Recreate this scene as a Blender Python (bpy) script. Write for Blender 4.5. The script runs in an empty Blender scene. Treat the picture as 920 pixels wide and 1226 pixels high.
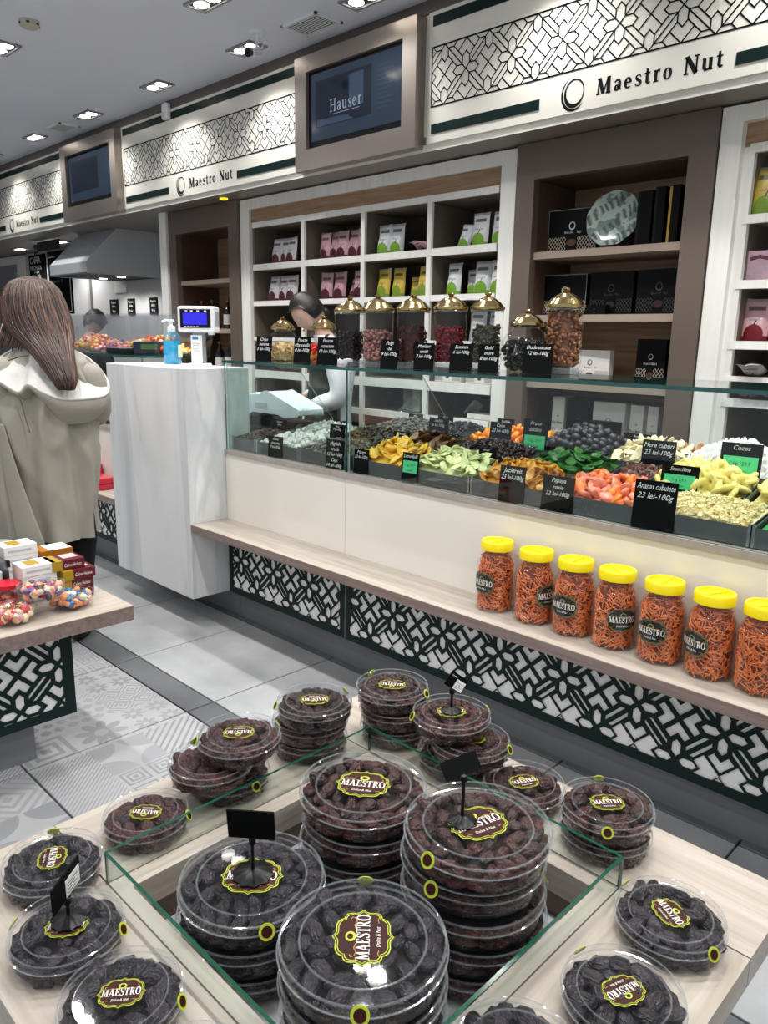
import bpy, bmesh, math, random
from math import pi, sin, cos, sqrt, radians, atan2
from mathutils import Vector, Matrix, noise

SC = bpy.context.scene
COL = SC.collection
rnd = random.Random(11)

# ------------------------------------------------------------------ camera
cam_d = bpy.data.cameras.new('camera')
cam = bpy.data.objects.new('camera', cam_d)
COL.objects.link(cam)
cam_d.sensor_fit = 'VERTICAL'
cam_d.sensor_height = 36.0
cam_d.lens = 36.0 * 915.42 / 1226.0
cam_d.clip_start = 0.02
cam_d.clip_end = 60
RIGHT = Vector((0.71129534, 0.70268829, 0.01697361))
DOWN = Vector((0.16710956, -0.14560199, -0.97512792))
FWD = Vector((-0.68273958, 0.69644040, -0.22099195))
EYE = Vector((0, 0, 1.415))
cam.matrix_world = Matrix(((RIGHT.x, -DOWN.x, -FWD.x, EYE.x), (RIGHT.y, -DOWN.y, -FWD.y, EYE.y),
                           (RIGHT.z, -DOWN.z, -FWD.z, EYE.z), (0, 0, 0, 1)))
SC.camera = cam
VIEW = radians(44.43)          # turn of the camera about z

# ------------------------------------------------------------------ world, exposure
W = bpy.data.worlds.new('world')
SC.world = W
W.use_nodes = True
W.node_tree.nodes['Background'].inputs[0].default_value = (0.86, 0.93, 1.0, 1)
W.node_tree.nodes['Background'].inputs[1].default_value = 0.54
SC.view_settings.view_transform = 'Standard'
SC.view_settings.look = 'None'
SC.view_settings.gamma = 1.0
SC.view_settings.use_curve_mapping = False
SC.view_settings.exposure = 0.16
SC.cycles.transparent_max_bounces = 40
SC.cycles.max_bounces = 8
SC.cycles.sample_clamp_indirect = 4.0
SPOT_W = 23.0                  # one lamp of a double downlight near the sign band
SPOT_HALL_FILL = 12.0                # added unseen lamps behind the viewer, for frontal light
SPOT_AISLE = 43.0             # one lamp of a double downlight over the aisle

# ------------------------------------------------------------------ materials
def lin(h):
    h = h.lstrip('#')
    r = []
    for i in (0, 2, 4):
        c = int(h[i:i+2], 16) / 255
        r.append(c / 12.92 if c <= 0.04045 else ((c + 0.055) / 1.055) ** 2.4)
    return (r[0], r[1], r[2], 1)

MATS = {}
def _new(name):
    m = bpy.data.materials.new(name)
    m.use_nodes = True
    MATS[name] = m
    nt = m.node_tree
    return m, nt, nt.nodes['Principled BSDF']

def mat(name, col, rough=0.5, metal=0.0, spec=0.5, var=0.0, vscale=8, stretch=(1, 1, 1), col2=None, bump=0.0, bscale=40,
        emit=0.0, coat=0.0, objvar=0.0, sss=0.0):
    if name in MATS:
        return MATS[name]
    m, nt, b = _new(name)
    N, L = nt.nodes, nt.links
    b.inputs['Base Color'].default_value = lin(col)
    b.inputs['Roughness'].default_value = rough
    b.inputs['Metallic'].default_value = metal
    b.inputs['Specular IOR Level'].default_value = spec
    if coat:
        b.inputs['Coat Weight'].default_value = coat
        b.inputs['Coat Roughness'].default_value = 0.08
    if sss:
        b.inputs['Subsurface Weight'].default_value = sss
        b.inputs['Subsurface Radius'].default_value = (0.02, 0.01, 0.005)
    if emit:
        b.inputs['Emission Color'].default_value = lin(col)
        b.inputs['Emission Strength'].default_value = emit
    tc = N.new('ShaderNodeTexCoord')
    mp = N.new('ShaderNodeMapping')
    mp.inputs['Scale'].default_value = stretch
    L.new(tc.outputs['Object'], mp.inputs[0])
    last = None
    if var or col2:
        nz = N.new('ShaderNodeTexNoise')
        nz.inputs['Scale'].default_value = vscale
        nz.inputs['Detail'].default_value = 5
        nz.inputs['Roughness'].default_value = 0.62
        L.new(mp.outputs[0], nz.inputs['Vector'])
        rp = N.new('ShaderNodeValToRGB')
        c = lin(col)
        if col2:
            d = lin(col2)
            rp.color_ramp.elements[0].color = d
            rp.color_ramp.elements[1].color = c
        else:
            rp.color_ramp.elements[0].color = tuple(max(0, x * (1 - var)) for x in c[:3]) + (1,)
            rp.color_ramp.elements[1].color = tuple(min(1, x * (1 + var)) for x in c[:3]) + (1,)
        rp.color_ramp.elements[0].position = 0.33
        rp.color_ramp.elements[1].position = 0.67
        L.new(nz.outputs['Fac'], rp.inputs[0])
        last = rp.outputs[0]
    if objvar:
        oi = N.new('ShaderNodeObjectInfo')
        hs = N.new('ShaderNodeHueSaturation')
        mr = N.new('ShaderNodeMapRange')
        mr.inputs[3].default_value = 1 - objvar
        mr.inputs[4].default_value = 1 + objvar
        L.new(oi.outputs['Random'], mr.inputs[0])
        L.new(mr.outputs[0], hs.inputs['Value'])
        if last:
            L.new(last, hs.inputs['Color'])
        else:
            hs.inputs['Color'].default_value = lin(col)
        last = hs.outputs[0]
    if last:
        L.new(last, b.inputs['Base Color'])
    if bump:
        nb = N.new('ShaderNodeTexNoise')
        nb.inputs['Scale'].default_value = bscale
        nb.inputs['Detail'].default_value = 4
        L.new(mp.outputs[0], nb.inputs['Vector'])
        bm_ = N.new('ShaderNodeBump')
        bm_.inputs['Strength'].default_value = bump
        bm_.inputs['Distance'].default_value = 0.01
        L.new(nb.outputs['Fac'], bm_.inputs['Height'])
        L.new(bm_.outputs[0], b.inputs['Normal'])
    return m

def glass(name, tint=(0.93, 0.97, 0.96), rough=0.0, milk=0.0, milkcol=(0.8, 0.85, 0.9), boost=1.0, ior=1.5):
    """Thin clear sheet: see-through with a Fresnel reflection and a little milky scatter."""
    m = bpy.data.materials.new(name)
    m.use_nodes = True
    MATS[name] = m
    nt = m.node_tree
    N, L = nt.nodes, nt.links
    N.remove(N['Principled BSDF'])
    out = N['Material Output']
    tr = N.new('ShaderNodeBsdfTransparent')
    tr.inputs[0].default_value = (*tint, 1)
    gl = N.new('ShaderNodeBsdfAnisotropic')
    gl.inputs['Color'].default_value = (1, 1, 1, 1)
    gl.inputs['Roughness'].default_value = rough
    fr = N.new('ShaderNodeFresnel')
    bk = N.new('ShaderNodeNewGeometry')          # same reflection from both faces of the sheet
    io = N.new('ShaderNodeMath')
    io.operation = 'MULTIPLY_ADD'
    io.inputs[1].default_value = 1 / ior - ior
    io.inputs[2].default_value = ior
    L.new(bk.outputs['Backfacing'], io.inputs[0])
    L.new(io.outputs[0], fr.inputs[0])
    mx = N.new('ShaderNodeMixShader')
    if boost != 1.0:
        mu = N.new('ShaderNodeMath')
        mu.operation = 'MULTIPLY'
        mu.use_clamp = True
        mu.inputs[1].default_value = boost
        L.new(fr.outputs[0], mu.inputs[0])
        L.new(mu.outputs[0], mx.inputs[0])
    else:
        L.new(fr.outputs[0], mx.inputs[0])
    L.new(tr.outputs[0], mx.inputs[1])
    L.new(gl.outputs[0], mx.inputs[2])
    res = mx.outputs[0]
    if milk:
        df = N.new('ShaderNodeBsdfDiffuse')
        df.inputs[0].default_value = (*milkcol, 1)
        m2 = N.new('ShaderNodeMixShader')
        m2.inputs[0].default_value = milk
        L.new(res, m2.inputs[1])
        L.new(df.outputs[0], m2.inputs[2])
        res = m2.outputs[0]
    L.new(res, out.inputs[0])
    return m

def wood(name, a, b, axis='x', rough=0.45, scale=5.0):
    if name in MATS:
        return MATS[name]
    m, nt, p = _new(name)
    N, L = nt.nodes, nt.links
    tc = N.new('ShaderNodeTexCoord')
    mp = N.new('ShaderNodeMapping')
    s = {'x': (0.5, 9, 9), 'y': (9, 0.5, 9), 'z': (9, 9, 0.5)}[axis]
    mp.inputs['Scale'].default_value = s
    L.new(tc.outputs['Object'], mp.inputs[0])
    n1 = N.new('ShaderNodeTexNoise')
    n1.inputs['Scale'].default_value = scale
    n1.inputs['Detail'].default_value = 8
    n1.inputs['Roughness'].default_value = 0.65
    n1.inputs['Distortion'].default_value = 0.6
    L.new(mp.outputs[0], n1.inputs['Vector'])
    rp = N.new('ShaderNodeValToRGB')
    rp.color_ramp.elements[0].position = 0.32
    rp.color_ramp.elements[1].position = 0.68
    rp.color_ramp.elements[0].color = lin(a)
    rp.color_ramp.elements[1].color = lin(b)
    L.new(n1.outputs['Fac'], rp.inputs[0])
    L.new(rp.outputs[0], p.inputs['Base Color'])
    p.inputs['Roughness'].default_value = rough
    bp = N.new('ShaderNodeBump')
    bp.inputs['Strength'].default_value = 0.12
    bp.inputs['Distance'].default_value = 0.005
    L.new(n1.outputs['Fac'], bp.inputs['Height'])
    L.new(bp.outputs[0], p.inputs['Normal'])
    return m

def emitter(name, col, strength):
    m = bpy.data.materials.new(name)
    m.use_nodes = True
    MATS[name] = m
    nt = m.node_tree
    nt.nodes.remove(nt.nodes['Principled BSDF'])
    e = nt.nodes.new('ShaderNodeEmission')
    e.inputs[0].default_value = lin(col)
    e.inputs[1].default_value = strength
    nt.links.new(e.outputs[0], nt.nodes['Material Output'].inputs[0])
    return m

class X:
    """Node-expression helper for procedural prints."""
    nt = None
    def __init__(s, o): s.o = o
    @staticmethod
    def op(k, *a):
        n = X.nt.nodes.new('ShaderNodeMath')
        n.operation = k
        for i, v in enumerate(a):
            if isinstance(v, X): X.nt.links.new(v.o, n.inputs[i])
            else: n.inputs[i].default_value = v
        return X(n.outputs[0])
    def __add__(s, b): return X.op('ADD', s, b)
    def __sub__(s, b): return X.op('SUBTRACT', s, b)
    def __rsub__(s, b): return X.op('SUBTRACT', b, s)
    def __mul__(s, b): return X.op('MULTIPLY', s, b)
    def __truediv__(s, b): return X.op('DIVIDE', s, b)
    def lt(s, b): return X.op('LESS_THAN', s, b)
    def gt(s, b): return X.op('GREATER_THAN', s, b)
    def floor(s): return X.op('FLOOR', s)
    def fract(s): return X.op('FRACT', s)
    def abs(s): return X.op('ABSOLUTE', s)
    def sin(s): return X.op('SINE', s)
    def max(s, b): return X.op('MAXIMUM', s, b)
    def min(s, b): return X.op('MINIMUM', s, b)
    def sqrt(s): return X.op('SQRT', s)
    def atan2(s, b): return X.op('ARCTAN2', s, b)
    def mix(s, a, b): return a * (1 - s) + b * s

def xmix(fac, c1, c2):
    n = X.nt.nodes.new('ShaderNodeMix')
    n.data_type = 'RGBA'
    for sock, v in ((n.inputs[0], fac), (n.inputs[6], c1), (n.inputs[7], c2)):
        if isinstance(v, X): X.nt.links.new(v.o, sock)
        elif hasattr(v, 'is_output'): X.nt.links.new(v, sock)
        else: sock.default_value = v
    return n.outputs[2]

def coords(nt, world=False):
    X.nt = nt
    if world:
        g = nt.nodes.new('ShaderNodeNewGeometry').outputs['Position']
    else:
        g = nt.nodes.new('ShaderNodeTexCoord').outputs['Object']
    s = nt.nodes.new('ShaderNodeSeparateXYZ')
    nt.links.new(g, s.inputs[0])
    return X(s.outputs[0]), X(s.outputs[1]), X(s.outputs[2]), g

M_CEIL = mat('ceiling_paint', '#dfe5f2', 0.6)
M_CREAM = mat('cream_lacquer', '#e9e5db', 0.32, coat=0.15)
M_CREAMPANEL = mat('cream_counter_panel', '#e9e4da', 0.16, coat=0.3)
M_WHITEWOOD = mat('white_painted_wood', '#f6f4ee', 0.42, var=0.05, vscale=4, stretch=(6, 6, 0.6))
M_TAUPE = mat('taupe_lacquer', '#6f6259', 0.3, metal=0.15)
M_TAUPEMET = mat('taupe_brushed_metal', '#a49a92', 0.34, metal=0.75, bump=0.02, bscale=60, stretch=(0.3, 1, 8))
M_CROWN = mat('brown_grey_trim', '#5d534e', 0.4)
M_SOFFIT = mat('grey_soffit', '#857d77', 0.4)
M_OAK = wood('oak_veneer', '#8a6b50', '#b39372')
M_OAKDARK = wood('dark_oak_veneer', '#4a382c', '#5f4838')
M_BEECH = wood('pale_oak_top', '#a39789', '#bdb4a9', scale=4)
M_BEECHY = wood('pale_oak_top_across', '#a19586', '#bab1a5', axis='y', scale=4)
M_EDGE = wood('oak_edge_band', '#75635a', '#92807a')  # edge tone darkened, as upright faces catch less light from above
M_GREEN = mat('dark_green_lacquer', '#0a2321', 0.45, spec=0.2)
M_BLACKGREEN = mat('black_green_line', '#0b1211', 0.7, spec=0.15)
M_LATWHITE = mat('milky_white_panel', '#f4f3ef', 0.3)
M_STONE = mat('grey_brown_stone', '#a39a93', 0.35, var=0.12, vscale=30)
M_KICK = mat('grey_kick_board', '#74777b', 0.35, var=0.05, vscale=5)
M_STEEL = mat('stainless_steel', '#b9bcbf', 0.26, metal=0.9)
M_STEELDARK = mat('dark_tray_steel', '#6d7071', 0.35, metal=0.7)
M_HOOD = mat('hood_steel', '#d3d7dc', 0.36, metal=0.25)
M_BLACK = mat('matt_black_plastic', '#08080a', 0.35, spec=0.3)
M_BLACKCARD = mat('black_card', '#090a0b', 0.65, spec=0.08)
M_CHALK = mat('chalk_white', '#e9e9e6', 0.8)
M_GREENTAG = mat('bright_green_paper', '#4fd08a', 0.6)
M_INK = mat('dark_ink', '#14211b', 0.7)
M_WHITE = mat('white_plastic', '#eceef0', 0.35)
M_WHITECARD = mat('white_card', '#f0eee9', 0.5)
M_GOLD = mat('polished_brass', '#bfa774', 0.13, metal=1.0)
M_YELLOW = mat('yellow_plastic', '#f7de05', 0.32)
M_LIME = mat('lime_print', '#b9c63c', 0.5, spec=0.2)
M_MAROON = mat('maroon_print', '#35100f', 0.5, spec=0.2)
M_LETTER = mat('white_print', '#f3efe6', 0.5)
M_GOLDPRINT = mat('gold_print', '#b98f3a', 0.45)
M_RED = mat('red_plastic', '#c3142b', 0.35)
M_WALLGREY = mat('grey_wall_board', '#b6b6b6', 0.45)
M_DARKFLOOR = mat('dark_void', '#2a2725', 0.6)
M_GLASS = glass('clear_glass', (0.93, 0.965, 0.955), boost=0.6)
M_GLASSTOP = glass('shelf_glass', (0.86, 0.94, 0.92))
M_DATECORE = mat('dark_date_mass', '#120c0d', 0.6, spec=0.2)  # near-black core paints the shade in the gaps between dates
M_GLASSEDGE = mat('green_glass_edge', '#0f4a37', 0.12, coat=0.5)
M_GLASSEDGEDARK = mat('deep_green_glass_edge', '#124744', 0.1, coat=0.5)
M_CLEAR = glass('clear_plastic', (0.985, 0.988, 0.99), 0.03, milk=0.004, boost=0.7)
M_RIM = glass('clear_plastic_rim', (0.84, 0.86, 0.89), 0.05, milk=0.10, boost=2.6)
M_JAR = glass('jar_glass', (0.985, 0.99, 0.99), 0.02, boost=0.55)
M_JARRIM = glass('thick_jar_glass', (0.8, 0.84, 0.86), 0.03, milk=0.08, boost=2.2)
M_PET = glass('orange_tinted_pet', (0.99, 0.97, 0.95), 0.04, milk=0.015, boost=1.0)
M_PLEXI = glass('plexiglass', (0.93, 0.94, 0.95), 0.03, milk=0.02, milkcol=(0.75, 0.77, 0.8), boost=1.0)
M_LAMP = emitter('lamp_glow', '#fff6ea', 9)
M_SKIN = mat('skin', '#d3ac99', 0.5, sss=0.15)
M_DATEBLUE = mat('blue_black_date', '#3a333b', 0.29, col2='#140f13', vscale=70, bump=1.0, bscale=230, objvar=0.5, spec=0.55, stretch=(0.45, 1, 1))
M_DATERED = mat('red_brown_date', '#4c231d', 0.32, col2='#1a0c0d', vscale=60, bump=0.9, bscale=220, objvar=0.5, spec=0.55, stretch=(0.45, 1, 1))

def marble():
    m, nt, p = _new('white_marble')
    N, L = nt.nodes, nt.links
    tc = N.new('ShaderNodeTexCoord')
    mp = N.new('ShaderNodeMapping')
    mp.inputs['Scale'].default_value = (2.4, 2.4, 0.35)
    mp.inputs['Rotation'].default_value = (0.1, 0.25, 0)
    L.new(tc.outputs['Object'], mp.inputs[0])
    n = N.new('ShaderNodeTexNoise')
    n.inputs['Scale'].default_value = 1.7
    n.inputs['Detail'].default_value = 9
    n.inputs['Distortion'].default_value = 0.9
    L.new(mp.outputs[0], n.inputs['Vector'])
    rp = N.new('ShaderNodeValToRGB')
    e = rp.color_ramp.elements
    e[0].position, e[0].color = 0.30, lin('#bfc1c4')
    e[1].position, e[1].color = 0.62, lin('#e8e8e8')
    k = e.new(0.45); k.color = lin('#d9dadb')
    k = e.new(0.49); k.color = lin('#cfd0d2')
    k = e.new(0.53); k.color = lin('#e2e2e2')
    L.new(n.outputs['Fac'], rp.inputs[0])
    L.new(rp.outputs[0], p.inputs['Base Color'])
    p.inputs['Roughness'].default_value = 0.3
    return m
M_MARBLE = marble()

def floor_plain(name, a, b, rough=0.22):
    m, nt, p = _new(name)
    N, L = nt.nodes, nt.links
    x, y, z, pos = coords(nt, True)
    n = N.new('ShaderNodeTexNoise')
    n.inputs['Scale'].default_value = 3.0
    n.inputs['Detail'].default_value = 7
    n.inputs['Roughness'].default_value = 0.6
    L.new(pos, n.inputs['Vector'])
    rp = N.new('ShaderNodeValToRGB')
    rp.color_ramp.elements[0].position = 0.3
    rp.color_ramp.elements[1].position = 0.7
    rp.color_ramp.elements[0].color = lin(a)
    rp.color_ramp.elements[1].color = lin(b)
    L.new(n.outputs['Fac'], rp.inputs[0])
    L.new(rp.outputs[0], p.inputs['Base Color'])
    p.inputs['Roughness'].default_value = rough
    return m
M_TILE = floor_plain('light_concrete_tile', '#9b9c9e', '#bebfc0', 0.3)
M_STRIP = floor_plain('grey_concrete_strip', '#57585a', '#727375', 0.35)

def floor_pattern():
    m, nt, p = _new('patchwork_print_tile')
    N, L = nt.nodes, nt.links
    x, y, z, pos = coords(nt, True)
    S = 0.2
    px, py = x / S, y / S
    ix, iy = px.floor(), py.floor()
    k2 = ((ix * 7.77 + iy * 3.31).sin() * 917.3).fract().gt(0.45) + 1.0
    fx, fy = (px * k2).fract() - 0.5, (py * k2).fract() - 0.5
    h = ((ix * 12.9898 + iy * 78.233).sin() * 43758.5).fract()
    ax, ay = fx.abs(), fy.abs()
    r = (fx * fx + fy * fy).sqrt()
    # small hexagon-like dots
    gx, gy = (px * 4.0).fract() - 0.5, (py * 4.0 + (px * 4.0).floor() * 0.5).fract() - 0.5
    dots = (gx.abs() * 0.9 + gy.abs() * 0.6).max(gy.abs()).lt(0.36)
    # eight-petal flower
    ang = fy.atan2(fx)
    flower = r.lt((ang * 4.0).sin().abs() * 0.26 + 0.2)
    core = r.lt(0.12)
    flower = (flower - core).abs()
    # quarter circles / leaf
    qx, qy = 0.5 - ax, 0.5 - ay
    leaf = (qx * qx + qy * qy).sqrt().lt(0.46)
    ring = ((ax.max(ay) * 6.0).fract()).lt(0.5)
    # diamonds crossed by lines
    dia = ((ax + ay) * 5.0).fract().lt(0.45)
    lines = (((fx + fy) * 6.0).fract()).lt(0.4)
    val = h.lt(0.17).mix(h.lt(0.34).mix(h.lt(0.5).mix(h.lt(0.66).mix(h.lt(0.83).mix(lines, dia), ring), leaf), flower), dots)
    h2 = ((ix * 39.3 + iy * 11.13).sin() * 2731.7).fract()
    n = N.new('ShaderNodeTexNoise')
    n.inputs['Scale'].default_value = 6.0
    n.inputs['Detail'].default_value = 6
    L.new(pos, n.inputs['Vector'])
    fade = X(n.outputs['Fac'])
    c = xmix(val * (h2 * 0.45 + 0.2), lin('#b0b1b3'), lin('#5f6165'))
    c2 = xmix((fade - 0.40) * 1.6, c, lin('#9d9ea0'))
    nt.links.new(c2, p.inputs['Base Color'])
    p.inputs['Roughness'].default_value = 0.32
    return m
M_PATTILE = floor_pattern()

# ------------------------------------------------------------------ builders
KIDS = {}
def link(o, parent=None):
    COL.objects.link(o)
    if parent is not None:
        o.parent = parent
        KIDS.setdefault(parent.name, []).append(o)
    return o

def thing(name, label, cat, loc=(0, 0, 0), rz=0.0, group=None, rot=None):
    o = bpy.data.objects.new(name, None)
    o.empty_display_size = 0.05
    o.location = loc
    o.rotation_euler = rot if rot is not None else (0, 0, rz)
    tag(o, label, cat, group)
    return link(o)

def tag(o, label=None, cat=None, group=None, kind=None):
    if label: o['label'] = label
    if cat: o['category'] = cat
    if group: o['group'] = group
    if kind: o['kind'] = kind
    return o

def dup(root, loc=None, rz=None, label=None, group=None, parent=None):
    r = root.copy()
    link(r, parent)
    if loc is not None: r.location = loc
    if rz is not None: r.rotation_euler = (0, 0, rz)
    if label: r['label'] = label
    if group: r['group'] = group
    for ch in KIDS.get(root.name, []):
        dup(ch, parent=r)
    return r

def frame(o, x, y):
    x, y = Vector(x).normalized(), Vector(y).normalized()
    z = x.cross(y)
    return Matrix(((x.x, y.x, z.x, o[0]), (x.y, y.y, z.y, o[1]), (x.z, y.z, z.z, o[2]), (0, 0, 0, 1)))

def facing_front(x, y, z):      # 2D drawing plane on a surface that looks toward -y
    return frame((x, y, z), (1, 0, 0), (0, 0, 1))

def T(x=0, y=0, z=0, rx=0, ry=0, rz=0, s=1.0):
    m = Matrix.Translation((x, y, z)) @ Matrix.Rotation(rz, 4, 'Z') @ Matrix.Rotation(ry, 4, 'Y') @ Matrix.Rotation(rx, 4, 'X')
    if s != 1.0:
        m = m @ (Matrix.Diagonal((*s, 1)) if isinstance(s, tuple) else Matrix.Scale(s, 4))
    return m

_text_cache = {}
def text_geo(s, shear=0.0):
    key = (s, shear)
    if key not in _text_cache:
        c = bpy.data.curves.new('lettering', 'FONT')
        c.body = s
        c.resolution_u = 2
        c.fill_mode = 'FRONT'
        c.shear = shear
        o = bpy.data.objects.new('lettering', c)
        me = bpy.data.meshes.new_from_object(o)
        vs = [v.co.copy() for v in me.vertices]
        fs = [tuple(p.vertices) for p in me.polygons]
        w = max((v.x for v in vs), default=0) - min((v.x for v in vs), default=0)
        x0 = min((v.x for v in vs), default=0)
        bpy.data.objects.remove(o)
        bpy.data.meshes.remove(me)
        bpy.data.curves.remove(c)
        _text_cache[key] = ([Vector((v.x - x0, v.y, 0)) for v in vs], fs, w)
    return _text_cache[key]

class B:
    """Collects shapes and links them as ONE mesh object."""
    def __init__(s):
        s.v, s.f, s.m, s.cur = [], [], [], 0
    def mat(s, i):
        s.cur = i
        return s
    def add(s, vs, fs, M=None):
        k = len(s.v)
        if M is not None: s.v += [tuple(M @ Vector(v)) for v in vs]
        else: s.v += [tuple(v) for v in vs]
        s.f += [tuple(i + k for i in f) for f in fs]
        s.m += [s.cur] * len(fs)
        return s
    def box(s, x0, x1, y0, y1, z0, z1, M=None):
        vs = [(x, y, z) for z in (z0, z1) for y in (y0, y1) for x in (x0, x1)]
        return s.add(vs, [(0, 2, 3, 1), (4, 5, 7, 6), (0, 1, 5, 4), (2, 6, 7, 3), (0, 4, 6, 2), (1, 3, 7, 5)], M)
    def rbox(s, x0, x1, y0, y1, z0, z1, r, M=None, seg=3):
        """box with rounded vertical corners and a small top chamfer"""
        pts = []
        for cx, cy, a0 in ((x1 - r, y1 - r, 0), (x0 + r, y1 - r, pi / 2), (x0 + r, y0 + r, pi), (x1 - r, y0 + r, 3 * pi / 2)):
            for i in range(seg + 1):
                a = a0 + pi / 2 * i / seg
                pts.append((cx + r * cos(a), cy + r * sin(a)))
        c = min(r * 0.5, (z1 - z0) * 0.25)
        mx, my = (x0 + x1) / 2, (y0 + y1) / 2
        sx, sy = 1 - c / max(1e-6, (x1 - x0) / 2), 1 - c / max(1e-6, (y1 - y0) / 2)
        small = [(mx + (p[0] - mx) * sx, my + (p[1] - my) * sy) for p in pts]
        rings = [[(*p, z0) for p in small], [(*p, z0 + c) for p in pts], [(*p, z1 - c) for p in pts], [(*p, z1) for p in small]]
        return s.loft(rings, M=M, cap=True)
    def loft(s, rings, M=None, cap=True, closed=True):
        n = len(rings[0])
        vs = [v for r in rings for v in r]
        fs = []
        for i in range(len(rings) - 1):
            for j in range(n if closed else n - 1):
                a, b = i * n + j, i * n + (j + 1) % n
                fs.append((a, b, b + n, a + n))
        if cap:
            fs.append(tuple(range(n - 1, -1, -1)))
            fs.append(tuple(range((len(rings) - 1) * n, len(rings) * n)))
        return s.add(vs, fs, M)
    def lathe(s, prof, seg=32, M=None, cap=False, a0=0.0, a1=2 * pi):
        full = abs(a1 - a0 - 2 * pi) < 1e-6
        n = seg if full else seg + 1
        vs, fs = [], []
        for r, z in prof:
            for j in range(n):
                a = a0 + (a1 - a0) * j / seg
                vs.append((r * cos(a), r * sin(a), z))
        for i in range(len(prof) - 1):
            for j in range(seg):
                a, b = i * n + j, i * n + (j + 1) % n
                fs.append((a, b, b + n, a + n))
        if cap:
            fs.append(tuple(range(n - 1, -1, -1)))
            fs.append(tuple(range((len(prof) - 1) * n, len(prof) * n)))
        return s.add(vs, fs, M)
    def cyl(s, r, z0, z1, seg=16, M=None, r2=None):
        return s.lathe([(r, z0), (r if r2 is None else r2, z1)], seg, M, True)
    def tube(s, pts, r, seg=8, M=None, cap=True):
        pts = [Vector(p) for p in pts]
        rings = []
        up = Vector((0, 0, 1))
        for i, p in enumerate(pts):
            d = (pts[min(i + 1, len(pts) - 1)] - pts[max(i - 1, 0)]).normalized()
            u = d.cross(up)
            if u.length < 1e-3: u = d.cross(Vector((0, 1, 0)))
            u.normalize()
            w = u.cross(d)
            rr = r[i] if isinstance(r, (list, tuple)) else r
            rings.append([tuple(p + u * rr * cos(2 * pi * j / seg) + w * rr * sin(2 * pi * j / seg)) for j in range(seg)])
        return s.loft(rings, M, cap)
    def ball(s, r, M=None, seg=16, rings=10):
        prof = [(max(1e-5, r * sin(pi * i / rings)), -r * cos(pi * i / rings)) for i in range(rings + 1)]
        return s.lathe(prof, seg, M)
    def poly(s, pts, M=None, h=0.0):
        """flat polygon (or a prism of height h) in the xy plane of M"""
        n = len(pts)
        if not h: return s.add([(p[0], p[1], 0) for p in pts], [tuple(range(n))], M)
        vs = [(p[0], p[1], 0) for p in pts] + [(p[0], p[1], h) for p in pts]
        return s.add(vs, [tuple(range(n - 1, -1, -1)), tuple(range(n, 2 * n))] + [(i, (i + 1) % n, (i + 1) % n + n, i + n) for i in range(n)], M)
    def ring2d(s, outer, inner, M=None):
        n = len(outer)
        return s.add([(*p, 0) for p in outer] + [(*p, 0) for p in inner], [(i, (i + 1) % n, (i + 1) % n + n, i + n) for i in range(n)], M)
    def text(s, txt, size, M, align='l', shear=0.0, sx=1.0):
        vs, fs, w = text_geo(txt, shear)
        off = {'l': 0, 'c': -w / 2, 'r': -w}[align]
        return s.add([((v.x + off) * size * sx, v.y * size, 0) for v in vs], fs, M)
    def serif(s, txt, size, M, align='l', sx=1.0, gap=0.1, bold=False):
        segs, w = serif_geo(txt, gap, bold)
        off = {'l': 0, 'c': -w / 2, 'r': -w}[align]
        for p in segs:
            s.poly([((a + off) * size * sx, b * size) for a, b in p], M)
        return s
    def build(s, name, mats, parent=None, loc=(0, 0, 0), rot=(0, 0, 0), smooth=True, kind=None, sharp=0.6, weld=False):
        me = bpy.data.meshes.new(name)
        me.from_pydata(s.v, [], s.f)
        for m in (mats if isinstance(mats, (list, tuple)) else [mats]):
            me.materials.append(m)
        if any(s.m): me.polygons.foreach_set('material_index', s.m)
        if smooth:
            me.polygons.foreach_set('use_smooth', [True] * len(s.f))
            me.set_sharp_from_angle(angle=sharp)
        me.update()
        o = bpy.data.objects.new(name, me)
        o.location = loc
        o.rotation_euler = rot
        if kind: o['kind'] = kind
        return link(o, parent)

# ------------------------------------------------------------------ serif lettering made of strokes
BW = 1.0
def _stroke(pts, w):
    out = []
    n = len(pts)
    L, R = [], []
    for i, (x, y) in enumerate(pts):
        x0, y0 = pts[max(i - 1, 0)]
        x1, y1 = pts[min(i + 1, n - 1)]
        d = math.hypot(x1 - x0, y1 - y0) or 1
        ww = (w[i] if isinstance(w, (list, tuple)) else w) * BW / 2
        nx, ny = -(y1 - y0) / d * ww, (x1 - x0) / d * ww
        L.append((x + nx, y + ny)); R.append((x - nx, y - ny))
    for i in range(n - 1):
        out.append([R[i], R[i + 1], L[i + 1], L[i]])
    return out
def _bar(x0, x1, y, t=0.07):
    t *= BW
    return [[(x0, y - t / 2), (x1, y - t / 2), (x1, y + t / 2), (x0, y + t / 2)]]
def _oval(cx, cy, rx, ry, wx, wy, a0=0, a1=360, n=20):
    o = []
    wx, wy = wx * BW, wy * BW
    for i in range(n):
        q = []
        for a in (a0 + (a1 - a0) * i / n, a0 + (a1 - a0) * (i + 1) / n):
            a = radians(a)
            q.append(((cx + rx * cos(a), cy + ry * sin(a)), (cx + (rx - wx) * cos(a), cy + (ry - wy) * sin(a))))
        o.append([q[0][0], q[1][0], q[1][1], q[0][1]])
    return o
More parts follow.
